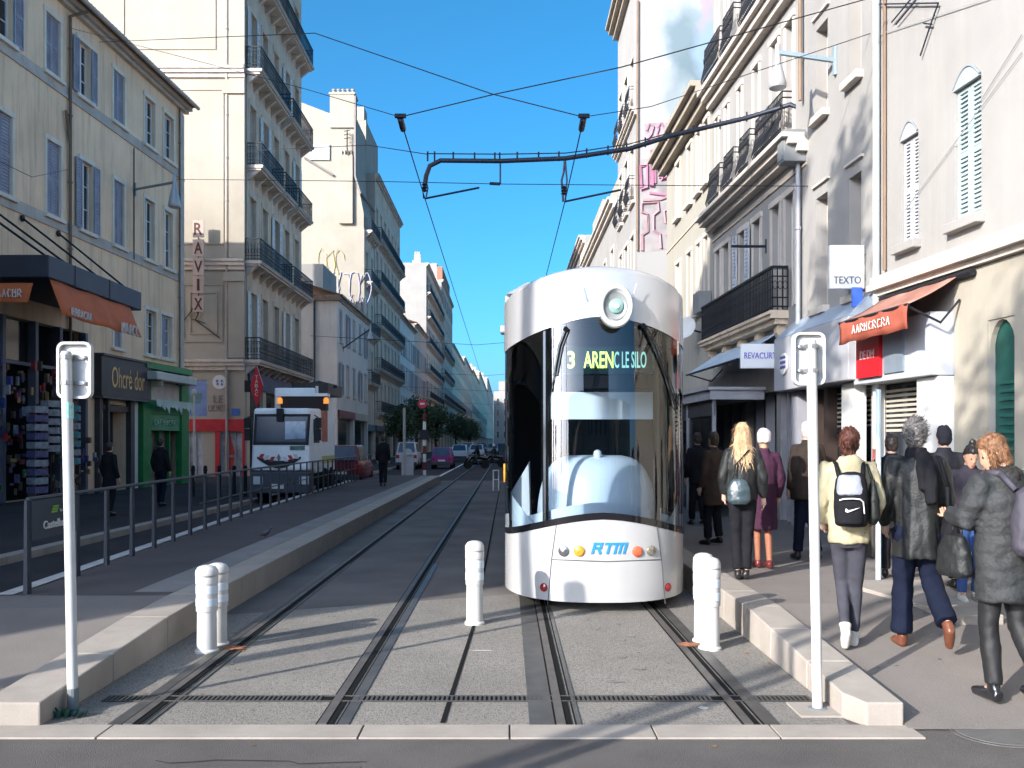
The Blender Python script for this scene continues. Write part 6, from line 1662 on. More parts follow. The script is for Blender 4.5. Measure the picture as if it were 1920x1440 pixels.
# --- P1: woman with the two-tone backpack, walking away
po = Pose(legs=[[(-.08, 0, .92), (-.05, .10, .51), (-.035, -.12, .17)], [(.08, 0, .92), (.075, .09, .5), (.05, .05, .085)]], arms=[[(-.18, 0, 1.42), (-.245, -.04, 1.16), (-.215, .10, 1.0)], [(.18, 0, 1.42), (.25, -.03, 1.16), (.20, .12, 1.02)]], head=(-12, 6, 4))
po.feet = [(-.04, -.10, .015), None]
g = gz(1602, 1213)
p1 = Person((g.x - .05, g.y, g.z), 1.82, -18, 'woman in a cream parka and grey leggings walking away with a backpack', po, hands=(1, 1), curl=.8)
p1.trousers(cloth('grey_leggings', (.05, .05, .062)), (.092, .062, .048), wr=.004)
p1.shoes(mat('white_sneaker', (.55, .52, .47), .6, var=.2, scale=30), boot=.02)
M_par = cloth('cream_parka', (.38, .335, .215), .85, var=.12)
p1.coat(M_par, [(.84, .175, .14), (.87, .185, .15), (.94, .178, .145), (1.05, .18, .14), (1.2, .19, .145), (1.33, .20, .145), (1.41, .185, .12), (1.47, .12, .10)], (.085, .076, .058), 'parka', .018, hood=True, voxel=.014)
b = MB(); b.secs([(V((0, -.0, z)), rx, ry) for z, rx, ry in ((1.44, .12, .10), (1.49, .105, .105), (1.535, .085, .09))], 14); p1.add(b, 'hood_lining', cloth('pale_fleece', (.55, .54, .52)), .014, 3, .008)
h_ = p1.hair(mat('auburn_hair', (.085, .028, .018), .45, var=.5, scale=40, bump=.5, bscale=120), SHORT(.004), extra=[([(.0, -.10, 1.665), (.01, -.125, 1.66), (.012, -.15, 1.655)], [.03, .045, .02], 10)])
p1.strands(h_, MATS['auburn_hair'], 500, 0.05, 1, (0, -0.2, -0.6))
# backpack
bp_ = MB(); bp_.secs([(V((0, -.235, z)), rx, ry) for z, rx, ry in ((.99, .10, .06), (1.0, .135, .085), (1.1, .148, .10), (1.25, .145, .095), (1.36, .13, .08), (1.405, .10, .06), (1.42, .05, .03))], 18)
loc = p1.M @ V((0, -.2, .99))
me = fuse(bp_, 'backpack', .014, 3, .004, (12, 12, 12), 2, p1.M); me.materials.append(M_bk)
bpk = link_mesh('backpack', me, None, org=loc); props(bpk, 'black backpack with a shiny silver top and white swoosh, on the cream parka', 'backpack')
b = MB(); b.secs([(V((-.012, -.262, z)), rx, ry) for z, rx, ry in ((1.235, .105, .07), (1.25, .118, .085), (1.36, .108, .072), (1.395, .085, .05))], 16); bag_mesh('top_pocket', b, mat('silver_nylon', (.38, .40, .48), .25, .3, var=.3, scale=9), None, None, .011, .006, bpk, p1.M)
b = MB(); b.secs([(V((-.012, -.285, z)), rx, ry) for z, rx, ry in ((1.01, .10, .06), (1.03, .112, .07), (1.16, .115, .072), (1.20, .10, .05))], 16); bag_mesh('front_pocket', b, M_bk, None, None, .012, .003, bpk, p1.M)
b = MB(); b.tube([(-.105, -.335, 1.2), (-.07, -.352, 1.212), (0, -.36, 1.216), (.06, -.35, 1.212), (.09, -.33, 1.19), (.1, -.325, 1.1)], .006, 5); me = b.mesh('piping', True); me.transform(p1.M); me.materials.append(M_white); link_mesh('piping', me, bpk)
b = MB(); sw = [(-.055, 1.142), (-.062, 1.118), (-.045, 1.108), (-.02, 1.116), (.06, 1.15), (-.015, 1.13), (-.038, 1.127)]
b.prism([(x, -.372, z) for x, z in sw], (0, .004, 0)); me = b.mesh('swoosh_mark'); me.transform(p1.M); me.materials.append(M_white); link_mesh('swoosh_mark', me, bpk)
for sx in (-1, 1): strap(p1, [(sx * .1, -.2, 1.38), (sx * .115, -.1, 1.475), (sx * .12, .02, 1.49), (sx * .13, .12, 1.40), (sx * .15, .14, 1.25)], .02, 0, M_bk, bpk)
b = MB(); b.secs([(V((.19, -.13, z)), rx, ry) for z, rx, ry in ((1.0, .03, .05), (1.06, .06, .10), (1.2, .055, .10), (1.3, .03, .07), (1.36, .02, .03))], 14); hb_ = bag_mesh('shoulder_bag', b, M_lea, 'black leather shoulder bag at the right side of the cream parka', 'bag', .012, .005, None, p1.M, p1.M @ V((.19, -.13, 1.0)))
strap(p1, [(.19, -.12, 1.34), (.15, -.08, 1.47), (.13, .05, 1.47)], .012, 0, M_lea, hb_)

# --- P2: grey-haired man in a leather coat
po = Pose(legs=[[(-.09, 0, .92), (-.10, .06, .50), (-.11, .03, .085)], [(.09, 0, .92), (.13, .06, .52), (.19, -.22, .23)]], arms=[[(-.19, 0, 1.42), (-.27, -.02, 1.14), (-.235, .12, .94)], [(.19, 0, 1.42), (.25, .02, 1.14), (.21, .2, 1.02)]], head=(-8, 4, -3), lean=.03)
po.feet = [(-.15, .19, .02), (.215, -.17, .06)]
g = gz(1712, 1216)
p2 = Person((g.x + .03, g.y, g.z), 1.90, -14, 'grey curly-haired man in a long black leather coat and dark jeans, striding away', po, hands=(1, 1), xs=.86)
p2.trousers(M_jean, (.115, .09, .085), .01, wr=.012)
p2.shoes(mat('brown_shoe', (.13, .045, .025), .35, var=.2, scale=20), toe=.2)
p2.coat(M_lea, [(.70, .20, .15), (.80, .20, .15), (.95, .19, .14), (1.08, .185, .135), (1.22, .195, .14), (1.34, .205, .14), (1.42, .185, .115), (1.475, .11, .09)], (.082, .068, .055), 'leather_coat', .018, wf=(7, 7, 5), voxel=.014)
b = MB(); b.secs([(V((0, .01, z)), rx, ry) for z, rx, ry in ((1.44, .10, .095), (1.49, .098, .098), (1.545, .08, .085))], 14); b.tube([(.03, -.09, 1.50), (.06, -.14, 1.42), (.075, -.16, 1.25), (.08, -.165, 1.12)], [.045, .055, .055, .05], 10); b.tube([(.02, -.1, 1.5), (.0, -.15, 1.4), (.01, -.165, 1.22)], [.04, .045, .04], 10); p2.add(b, 'scarf', M_bk, .014, 3, .007, (20, 20, 6))
h_ = p2.hair(mat('grey_hair', (.16, .15, .145), .6, var=.75, scale=60, bump=.8, bscale=90), SHORT(.006), wr=.026, wf=(40, 40, 40))
p2.strands(h_, MATS['grey_hair'], 800, 0.04, 2, (0.2, -0.2, 0.2))
b = MB(); b.secs([(V((.25, -.05, z)), rx, ry) for z, rx, ry in ((.66, .05, .1), (.7, .075, .15), (.9, .075, .15), (1.0, .05, .12), (1.04, .03, .06))], 14); sb_ = bag_mesh('shoulder_bag', b, M_bk, 'soft black shoulder bag hanging at the leather-coated man\'s right side', 'bag', .014, .008, None, p2.M, p2.M @ V((.25, -.05, .7)))
strap(p2, [(.24, -.06, 1.0), (.22, -.1, 1.25), (.16, -.08, 1.47), (.14, .05, 1.48)], .014, 0, M_bk, sb_)

# --- P3: woman at the right edge, arm bent, face in profile to the left
po = Pose(legs=[[(-.085, 0, .92), (-.09, .05, .50), (-.10, -.02, .085)], [(.085, 0, .92), (.10, -.02, .50), (.12, -.25, .14)]], arms=[[(-.19, .02, 1.41), (-.27, .06, 1.19), (-.20, .30, 1.20)], [(.19, 0, 1.42), (.25, -.02, 1.16), (.20, .18, 1.06)]], head=(62, -22, 0), lean=.04)
g = G(1868, 1312, zr(6.35)); g.z = zr(g.y)
p3 = Person((g.x + .02, g.y - .06, g.z), 1.88, 10, 'woman in a grey padded coat and shiny black boots looking down, at the right edge', po, 'warm', hands=(1, 1), curl=.7, xs=.87)
p3.trousers(cloth('black_leather_trousers', (.014, .014, .015), .52, spec=.35), (.10, .072, .064), wr=.008)
p3.shoes(mat('patent_boot', (.012, .012, .014), .18, coat=.5), boot=.26, name='boot')
M_puf = cloth('grey_padded', (.030, .032, .033), .62, spec=.25, bump=.5, bscale=40)
p3.coat(M_puf, [(.66, .225, .17), (.74, .22, .165), (.9, .215, .16), (1.05, .205, .155), (1.2, .215, .16), (1.33, .215, .16), (1.41, .19, .13), (1.47, .13, .11)], (.10, .09, .07), 'padded_coat', .018, hood=True, wf=(6, 6, 14), voxel=.014)
h_ = p3.hair(mat('light_brown_hair', (.20, .095, .045), .45, var=.55, scale=45, bump=.5, bscale=120), [(0, -.05, 1.52, .045, .035), (0, -.045, 1.55, .072, .055), (0, -.03, 1.60, .084, .075), (0, -.022, 1.66, .087, .088), (0, -.012, 1.71, .082, .098), (0, -.004, 1.75, .064, .08), (0, -.002, 1.77, .03, .04)], extra=[([(-.075, .03, 1.70), (-.09, .03, 1.62), (-.085, .03, 1.55)], [.02, .03, .018], 8), ([(.075, .03, 1.70), (.09, .03, 1.62), (.085, .03, 1.55)], [.02, .03, .018], 8)])
p3.strands(h_, MATS['light_brown_hair'], 450, 0.045, 3, (0, -0.1, -1))
p3.eyes()
b = MB(); b.secs([(V((0, .0, z)), rx, ry) for z, rx, ry in ((1.44, .12, .11), (1.49, .115, .115), (1.54, .095, .10))], 14); p3.add(b, 'fur_collar', cloth('dark_fur', (.03, .026, .024)), .014, 3, .02, (30, 30, 30))
b = MB(); b.secs([(V((-.28, .17, z)), rx, ry) for z, rx, ry in ((.80, .08, .13), (.83, .10, .17), (.98, .085, .15), (1.08, .05, .1))], 14); hb3 = bag_mesh('handbag', b, M_lea, 'large black leather handbag hanging from the padded-coat woman\'s forearm', 'bag', .013, .008, None, p3.M, p3.M @ V((-.28, .17, .85)))
strap(p3, [(-.26, .12, 1.06), (-.25, .14, 1.17), (-.245, .18, 1.255), (-.235, .22, 1.17), (-.25, .24, 1.06)], .011, 0, M_lea, hb3)
b = MB(); b.secs([(V((.02, -.26, z)), rx, ry) for z, rx, ry in ((.98, .13, .07), (1.02, .17, .10), (1.2, .175, .11), (1.38, .14, .085), (1.43, .08, .05))], 16); bk3 = bag_mesh('backpack', b, cloth('plum_nylon', (.05, .045, .06), .6), 'dark plum backpack worn over the grey padded coat at the right edge', 'backpack', .015, .008, None, p3.M, p3.M @ V((0, -.26, 1.0)))
for sx in (-1, 1): strap(p3, [(sx * .1, -.22, 1.40), (sx * .12, -.1, 1.50), (sx * .125, .04, 1.50), (sx * .14, .16, 1.38)], .022, 0, cloth('plum_nylon', (.05, .045, .06)), bk3)

# --- P4: girl with a bun facing the camera behind
g = gz(1817, 1128); po = Pose(legs=[[(-.08, 0, .92), (-.09, .05, .50), (-.09, -.04, .09)], [(.08, 0, .92), (.09, .06, .5), (.10, .06, .09)]], head=(10, -22, 0))
p4 = Person((g.x, g.y, g.z), 1.55, 165, 'girl with a dark hair bun and blue jeans coming towards the camera', po, 'tan', hands=(1, 1))
p4.trousers(M_jean2, (.10, .072, .06)); p4.shoes(mat('white_sneaker', (.55, .52, .47), .6))
p4.coat(cloth('navy_jacket', (.035, .03, .04)), JACKET, name='jacket')
p4.hair(mat('black_hair', (.02, .016, .015), .4, var=.4, scale=40), SHORT(), extra=[([(0, -.02, 1.76), (0, -.02, 1.80), (0, -.02, 1.84)], [.03, .045, .02], 10)])
p4.eyes()
# --- P5: blonde woman in black leather jacket
g = gz(1392, 1086); po = Pose(legs=[[(-.08, 0, .92), (-.08, .04, .50), (-.06, -.03, .09)], [(.08, 0, .92), (.07, .05, .5), (.045, .0, .09)]], arms=[[(-.18, 0, 1.42), (-.255, -.02, 1.15), (-.23, .05, .96)], [(.18, 0, 1.42), (.26, -.02, 1.15), (.27, .06, .92)]])
p5 = Person((g.x, g.y, g.z), 1.78, -12, 'blonde long-haired woman in black leather jacket and black trousers walking away', po, hands=(1, 1))
p5.trousers(M_bk, (.108, .075, .062), .012); p5.shoes(M_shb); p5.coat(M_lea, JACKET, (.078, .066, .052), 'leather_jacket', .012)
h_ = p5.hair(mat('blonde_hair', (.62, .42, .24), .45, var=.35, scale=30, bump=.6, bscale=140), [(0, -.11, 1.28, .05, .015), (0, -.115, 1.33, .10, .035), (0, -.09, 1.42, .115, .055), (0, -.05, 1.52, .115, .08), (0, -.03, 1.6, .105, .09), (0, -.02, 1.67, .098, .095), (0, -.012, 1.72, .088, .1), (0, -.006, 1.76, .06, .075), (0, -.006, 1.78, .03, .035)], wr=.012, wf=(34, 34, 5))
p5.strands(h_, MATS['blonde_hair'], 700, 0.12, 4, (0, -0.05, -1))
b = MB(); b.secs([(V((-.06, -.2, z)), rx, ry) for z, rx, ry in ((.86, .10, .05), (.9, .15, .075), (1.02, .15, .075), (1.12, .11, .05), (1.15, .06, .03))], 16); h5 = bag_mesh('shoulder_bag', b, cloth('teal_leather', (.035, .055, .065), .25, spec=.8, bump=.2), 'shiny dark teal bag slung behind the blonde woman\'s hip', 'bag', .012, .005, None, p5.M, p5.M @ V((-.06, -.2, .9)))
strap(p5, [(-.15, -.2, 1.1), (-.1, -.17, 1.3), (.06, -.14, 1.46), (.12, .0, 1.48)], .01, 0, M_lea, h5)
# --- P6: woman with the white knit hat and purple coat
g = gz(1432, 1068); po = Pose(legs=[[(-.08, 0, .92), (-.08, .06, .50), (-.07, .05, .09)], [(.08, 0, .92), (.06, .0, .5), (.05, -.10, .10)]])
p6 = Person((g.x + .03, g.y + .1, g.z), 1.72, 0, 'woman in a white knitted hat and plum coat walking behind the blonde woman', po, 'warm', hands=(1, 1))
p6.shoes(mat('dark_red_shoe', (.12, .02, .02), .35)); M_pl = cloth('plum_coat', (.055, .022, .042))
p6.coat(M_pl, [(.50, .20, .16), (.62, .20, .155), (.8, .19, .145), (1.0, .175, .13), (1.2, .185, .135), (1.33, .195, .14), (1.42, .17, .11), (1.47, .10, .09)])
b = MB()
for L in p6.pose.legs: b.tube([V(L[0]), L[1], L[2]], [.09, .06, .042], 10)
p6.add(b, 'tights', cloth('tan_tights', (.30, .12, .07), .6), .014, 3, 0)
p6.hair(mat('white_knit', (.62, .58, .58), .95, var=.15, scale=60, bump=.8, bscale=160), [(0, -.02, 1.60, .09, .10), (0, -.02, 1.66, .10, .11), (0, -.015, 1.72, .098, .108), (0, -.01, 1.765, .07, .08), (0, -.01, 1.79, .03, .03)], 'knitted_hat', wr=.008)
# --- P7: man in dark coat behind the right post, P8.. bystanders
def walker(px, py, h, label, coat_m, trous_m, hair_m, secs=HEM, yaw=0, step=.12, where=gz, tone='fair', capm=None, hands=(1, 1), grp=None):
    g = where(px, py); po = Pose(legs=[[(-.085, 0, .92), (-.09, .06, .50), (-.09, step, .09)], [(.085, 0, .92), (.09, .02, .5), (.09, -step, .11)]])
    q = Person(g, h, yaw, label, po, tone, hands=hands, group=grp); q.trousers(trous_m, (.105, .08, .07), .004); q.shoes(M_shb); q.coat(coat_m, secs)
    q.hair(hair_m, SHORT(.002)); return q
H_dk = mat('dark_hair', (.03, .02, .016), .5, var=.5, scale=40); H_gr = mat('silver_hair', (.42, .38, .36), .6, var=.3, scale=40)
walker(1514, 1052, 1.84, 'stout silver-haired man in a dark brown coat half hidden by the right sign post', cloth('dark_brown', (.035, .026, .022)), M_jean, H_gr, [(.78, .25, .19), (.9, .25, .19), (1.1, .24, .18), (1.3, .23, .17), (1.41, .2, .13), (1.47, .12, .1)], 5)
walker(1338, 1022, 1.72, 'person in a brown coat standing beside the cafe terrace, right of the tram', cloth('umber', (.06, .04, .03)), M_bk, mat('brown_hair', (.05, .03, .02), .5), LONG, 30, .05)
walker(1308, 985, 1.74, 'dark-clothed person close to the tram side with a red item low down', M_bk, M_bk, H_dk, HEM, 10)
walker(1672, 1085, 1.66, 'person in black by the flower display, half hidden behind the leather-coated man', M_bk, M_bk, H_dk, LONG, -30, .05)
walker(1770, 1105, 1.74, 'person in a black hooded jacket just right of the leather-coated man', M_dk, M_bk, M_dk, HEM, -10, .1)
fl = lambda px, py: V((G(px, py, .12).x, G(px, py, .12).y, .12))
walker(205, 968, 1.75, 'dark-coated passer-by in front of the boutique door on the far pavement', M_bk, M_bk, H_dk, LONG, -20, .08, fl)
walker(301, 950, 1.86, 'man in dark jacket and jeans in front of the green shop', M_bk, M_jean, H_dk, JACKET, -10, .1, fl)
lf = lambda px, py: V((G(px, py, .3).x, G(px, py, .3).y, .3))
walker(718, 912, 1.80, 'person in dark clothes walking along the far end of the platform fence', M_bk, M_bk, H_dk, HEM, 0, .1, lf)
b = None
# pigeon on the platform
g = G(497, 1010, .3); me_b = MB()
me_b.tube([g + V((-.10, 0, .05)), g + V((-.05, 0, .08)), g + V((0, 0, .09)), g + V((.06, 0, .13)), g + V((.075, 0, .17)), g + V((.10, 0, .185))], [.012, .035, .048, .03, .02, .022], 10); me_b.tube([g + V((.115, 0, .185)), g + V((.145, 0, .178))], [.009, .002], 6)
for sy in (-.02, .02): me_b.tube([g + V((0, sy, .06)), g + V((.01, sy, .0)), g + V((.03, sy, .002))], [.008, .005, .004], 5)
me = fuse(me_b, 'pigeon', .009, 2); me.materials.append(mat('pigeon_grey', (.06, .06, .075), .7, var=.4, scale=20)); o = link_mesh('pigeon', me, None, org=g); props(o, 'small dark pigeon standing on the tram platform', 'pigeon')
# flower display and shop goods on the right
g = gz(1690, 1010); t = thing('flower_stand', V((5.2, 12.6, .31)), 'stand of yellow and white flowers with a bottle in front of the white shop', 'flower stand')
rg = random.Random(4); b = MB(); b.hexa([(4.95, 12.3, .31), (5.5, 12.3, .31), (5.5, 13.1, .31), (4.95, 13.1, .31), (4.95, 12.3, 1.05), (5.5, 12.3, 1.05), (5.5, 13.1, 1.05), (4.95, 13.1, 1.05)]); b.build('crate', mat('dark_crate', (.05, .04, .035), .7), t, bevel=.02)
b = MB()
for k in range(240):
    b.cur = rg.choice((0, 0, 0, 1, 2, 1)); c = V((rg.uniform(4.9, 5.5), rg.uniform(12.3, 13.1), 1.05 + rg.random() * .5)); a = rg.uniform(0, 6.28); u = V((math.cos(a), math.sin(a), rg.uniform(-.5, .8))) * .05; v_ = u.cross(V((0, 0, 1))).normalized() * .03; b.poly([c - u, c + v_, c + u, c - v_])
b.build('blooms', [mat('flower_leaf', (.08, .16, .03), .7, var=.4, scale=20), mat('flower_yellow', (.6, .48, .1), .7), mat('flower_white', (.65, .63, .55), .7)], t)
b = MB(); b.lathe((5.05, 12.45, 1.05), [(.06, 0), (.06, .5), (.025, .62), (.025, .75)], 12); b.build('bottle', mat('bottle_red', (.35, .06, .04), .3, var=.6, scale=4), t)

# ------------------------------------------------------------------ lorry
M_tyre = mat('tyre_rubber', (.018, .018, .019), .85, var=.2)
M_rimm = mat('wheel_rim', (.25, .25, .26), .35, .7, var=.2)
M_cglass = mat('car_glass', (.025, .05, .09), .12, var=.35, scale=1.5, spec=.45)
M_tail = mat('tail_light_red', (.35, .015, .02), .25, coat=.6); M_headl = mat('head_light_clear', (.55, .56, .58), .15, coat=.8); M_orl = mat('orange_beacon', (.75, .28, .05), .3, emit=.35)
def wheel(parent, c, r, w_):
    b = MB(); b.lathe(c, [(r * .62, -w_ / 2), (r * .9, -w_ / 2), (r, -w_ * .35), (r, w_ * .35), (r * .9, w_ / 2), (r * .62, w_ / 2)], 20, (1, 0, 0)); o = b.build('wheel', M_tyre, parent, smooth=True)
    b = MB(); b.lathe(c, [(r * .6, -w_ * .42), (r * .6, w_ * .42)], 16, (1, 0, 0)); b.lathe(c, [(r * .2, -w_ * .5), (r * .2, w_ * .5)], 10, (1, 0, 0)); b.build('rim', M_rimm, o)
LY = 27.6
lx = lambda px: (px - VX) / F * LY
lz = lambda py: H - (py - VY) / F * LY
t = thing('refuse_lorry', (lx(527), LY, 0), 'white refuse lorry with a black windscreen and red-white chevrons across its nose', 'lorry')
M_lw = mat('lorry_white', (.85, .86, .87), .4, var=.08, scale=2, streak=.12)
x0, x1 = lx(470), lx(580)
M_mbk = mat('matte_black', (.014, .014, .016), .6, var=.2)
b = MB(); zt, zb_ = lz(765), lz(883)
b.hexa([(x0, LY, zb_), (x1, LY, zb_), (x1, LY + 2.0, zb_), (x0, LY + 2.0, zb_), (x0 + .05, LY + .12, zt), (x1 - .05, LY + .12, zt), (x1 - .03, LY + 2.0, zt + .05), (x0 + .03, LY + 2.0, zt + .05)])
b.build('cab', M_lw, t, bevel=.09)
fy = lambda z: LY + .12 * (z - zb_) / (zt - zb_)
def fp_(px, py, off=.0): z = lz(py); return V((lx(px), fy(z) - off, z))
b = MB(); b.prism([fp_(474, 834, .005), fp_(578, 834, .005), fp_(581, 776, .005), fp_(476, 776, .005)], (0, -.02, 0)); ws = b.build('windscreen', M_mbk, t)
b = MB(); b.prism([fp_(479, 829, .03), fp_(573, 829, .03), fp_(576, 781, .03), fp_(481, 781, .03)], (0, -.006, 0)); b.build('glass', M_cglass, ws)
b = MB(); b.prism([fp_(534, 824, .04), fp_(572, 822, .04), fp_(572, 790, .04), fp_(534, 790, .04)], (0, -.003, 0)); b.build('painted_sky_reflection', mat('reflected_sky_blue', (.14, .26, .42), .1, var=.5, scale=3, spec=1.0), ws)  # blue quad paints a sky reflection onto the windscreen glass
b = MB(); b.box((fp_(519, 778).x, LY - .06, lz(790)), (fp_(531, 778).x, LY + .1, lz(766))); b.build('top_camera', M_mbk, t)
# dark smile-shaped grille with chevrons and diamond badge
n = 14; up_, dn_ = [], []
for k in range(n + 1):
    f = k / n; px = 482 + 82 * f; a = math.sin(math.pi * f)
    up_.append(fp_(px, 856 + 8 * a, .012)); dn_.append(fp_(px, 858 + 18 * a + 2, .012))
b = MB(); b.prism(up_ + dn_[::-1], (0, -.02, 0)); gr_ = b.build('grille', M_mbk, t)
M_chr_r = mat('chevron_red', (.42, .02, .03), .4); M_chr_w = mat('chevron_white', (.62, .55, .55), .4)
b = MB(); b2 = MB()
for k in range(8):
    if k in (3, 4): continue
    px = 484 + k * 10; s_ = 1 if k < 4 else -1; y0 = 851 + (3.5 - abs(k - 3.5)) * 2.6
    q = [fp_(px, y0 + 9, .034), fp_(px + 7, y0 + 9, .034), fp_(px + 7 + 5 * s_, y0, .034), fp_(px + 5 * s_, y0, .034)]
    (b if k % 2 == 0 else b2).prism(q, (0, -.004, 0))
b.build('chevron', M_chr_r, gr_); b2.build('chevron', M_chr_w, gr_)
b = MB(); c = fp_(523, 858, .04); b.prism([c + V((0, 0, .12)), c + V((.06, 0, 0)), c + V((0, 0, -.12)), c + V((-.06, 0, 0))], (0, -.02, 0)); b.prism([c + V((0, -.021, .06)), c + V((.03, -.021, 0)), c + V((0, -.021, -.06)), c + V((-.03, -.021, 0))], (0, -.002, 0)); b.build('diamond_badge', mat('badge_chrome', (.35, .35, .37), .2, .9), gr_)
b = MB(); b.prism([fp_(543, 844, .012), fp_(571, 844, .012), fp_(571, 836, .012), fp_(543, 836, .012)], (0, -.006, 0)); b.build('number_plate_panel', mat('plate_teal', (.1, .16, .16), .5, var=.5, scale=14), t)
b = MB(); b.box((x0 + .02, LY - .12, lz(925)), (x1 - .02, LY + .5, lz(884))); bm_ = b.build('bumper', mat('bumper_grey', (.045, .055, .075), .5, var=.2), t, bevel=.04)
for px in (486, 572):
    b = MB(); b.box((lx(px - 9), LY - .15, lz(908)), (lx(px + 9), LY - .11, lz(893))); b.build('headlight', M_headl, bm_, bevel=.01)
b = MB(); b.box((lx(508), LY - .14, lz(916)), (lx(534), LY - .121, lz(907))); b.build('number_plate', M_white, bm_)
for px in (463, 596):
    b = MB(); s_ = -1 if px < 500 else 1
    b.cbox((lx(px), LY + .05, lz(793)), (.18, .1, .32)); b.cbox((lx(px), LY + .05, lz(815)), (.17, .1, .36)); b.tube([(lx(px), LY + .05, lz(783)), (lx(px) - s_ * .15, LY + .2, lz(778))], .02, 6); b.build('mirror', M_mbk, t, bevel=.03)
b = MB(); b.box((x1 - .02, LY + .7, lz(830)), (x1 + .004, LY + 1.5, lz(785))); b.build('side_window', M_cglass, t)
# body behind the cab
xb0, xb1 = lx(478), -6.33
b = MB(); b.box((xb0, LY + 2.3, .85), (xb1, LY + 5.8, lz(728) + .15)); b.build('body', M_lw, t, bevel=.05)
b = MB(); b.box((xb1 + .003, LY + 3.0, 1.9), (xb1 + .012, LY + 4.4, 3.2)); b.build('red_emblem', mat('emblem_red', (.45, .10, .06), .5, var=.6, scale=3), t)
b = MB(); b.box((xb1 + .003, LY + 2.5, 1.15), (xb1 + .012, LY + 5.7, 1.4)); b.build('yellow_stripe', mat('stripe_yellow', (.5, .45, .15), .5), t)
b = MB(); b.box((lx(496), LY + 1.95, lz(765)), (lx(588), LY + 2.3, lz(735))); b.build('hopper_front', mat('dark_hopper', (.025, .017, .014), .7, var=.3), t)
b = MB(); b.box((lx(488), LY + 1.9, lz(737)), (lx(590), LY + 2.4, lz(731))); b.build('light_bar', M_lw, t)
for px in (496, 589):
    b = MB(); b.lathe((lx(px), LY + 1.85, lz(752)), [(.09, 0), (.09, .14), (.05, .2)], 12); b.build('beacon', M_orl, t, smooth=True)
b = MB(); b.tube([(lx(567), LY + 2.1, lz(768)), (lx(567), LY + 2.1, lz(716))], .05, 8); b.build('exhaust_stack', M_white, t)
b = MB(); b.box((lx(510), LY + 2.5, lz(731)), (lx(585), LY + 5.0, lz(708))); b.tube([(lx(515), LY + 2.5, lz(715)), (lx(560), LY + 3.0, lz(705)), (lx(590), LY + 3.5, lz(712))], .06, 6); b.build('loader', mat('loader_dark', (.04, .035, .035), .6, var=.5, scale=4), t)
b = MB(); b.box((x0 + .2, LY + .4, .45), (x1 - .3, LY + 5.7, .84)); b.build('chassis', M_dark, t)
for yy in (LY + .95, LY + 4.0, LY + 5.1):
    for xx in (x0 + .16, x1 - .42): wheel(t, (xx, yy, .5), .5, .28)
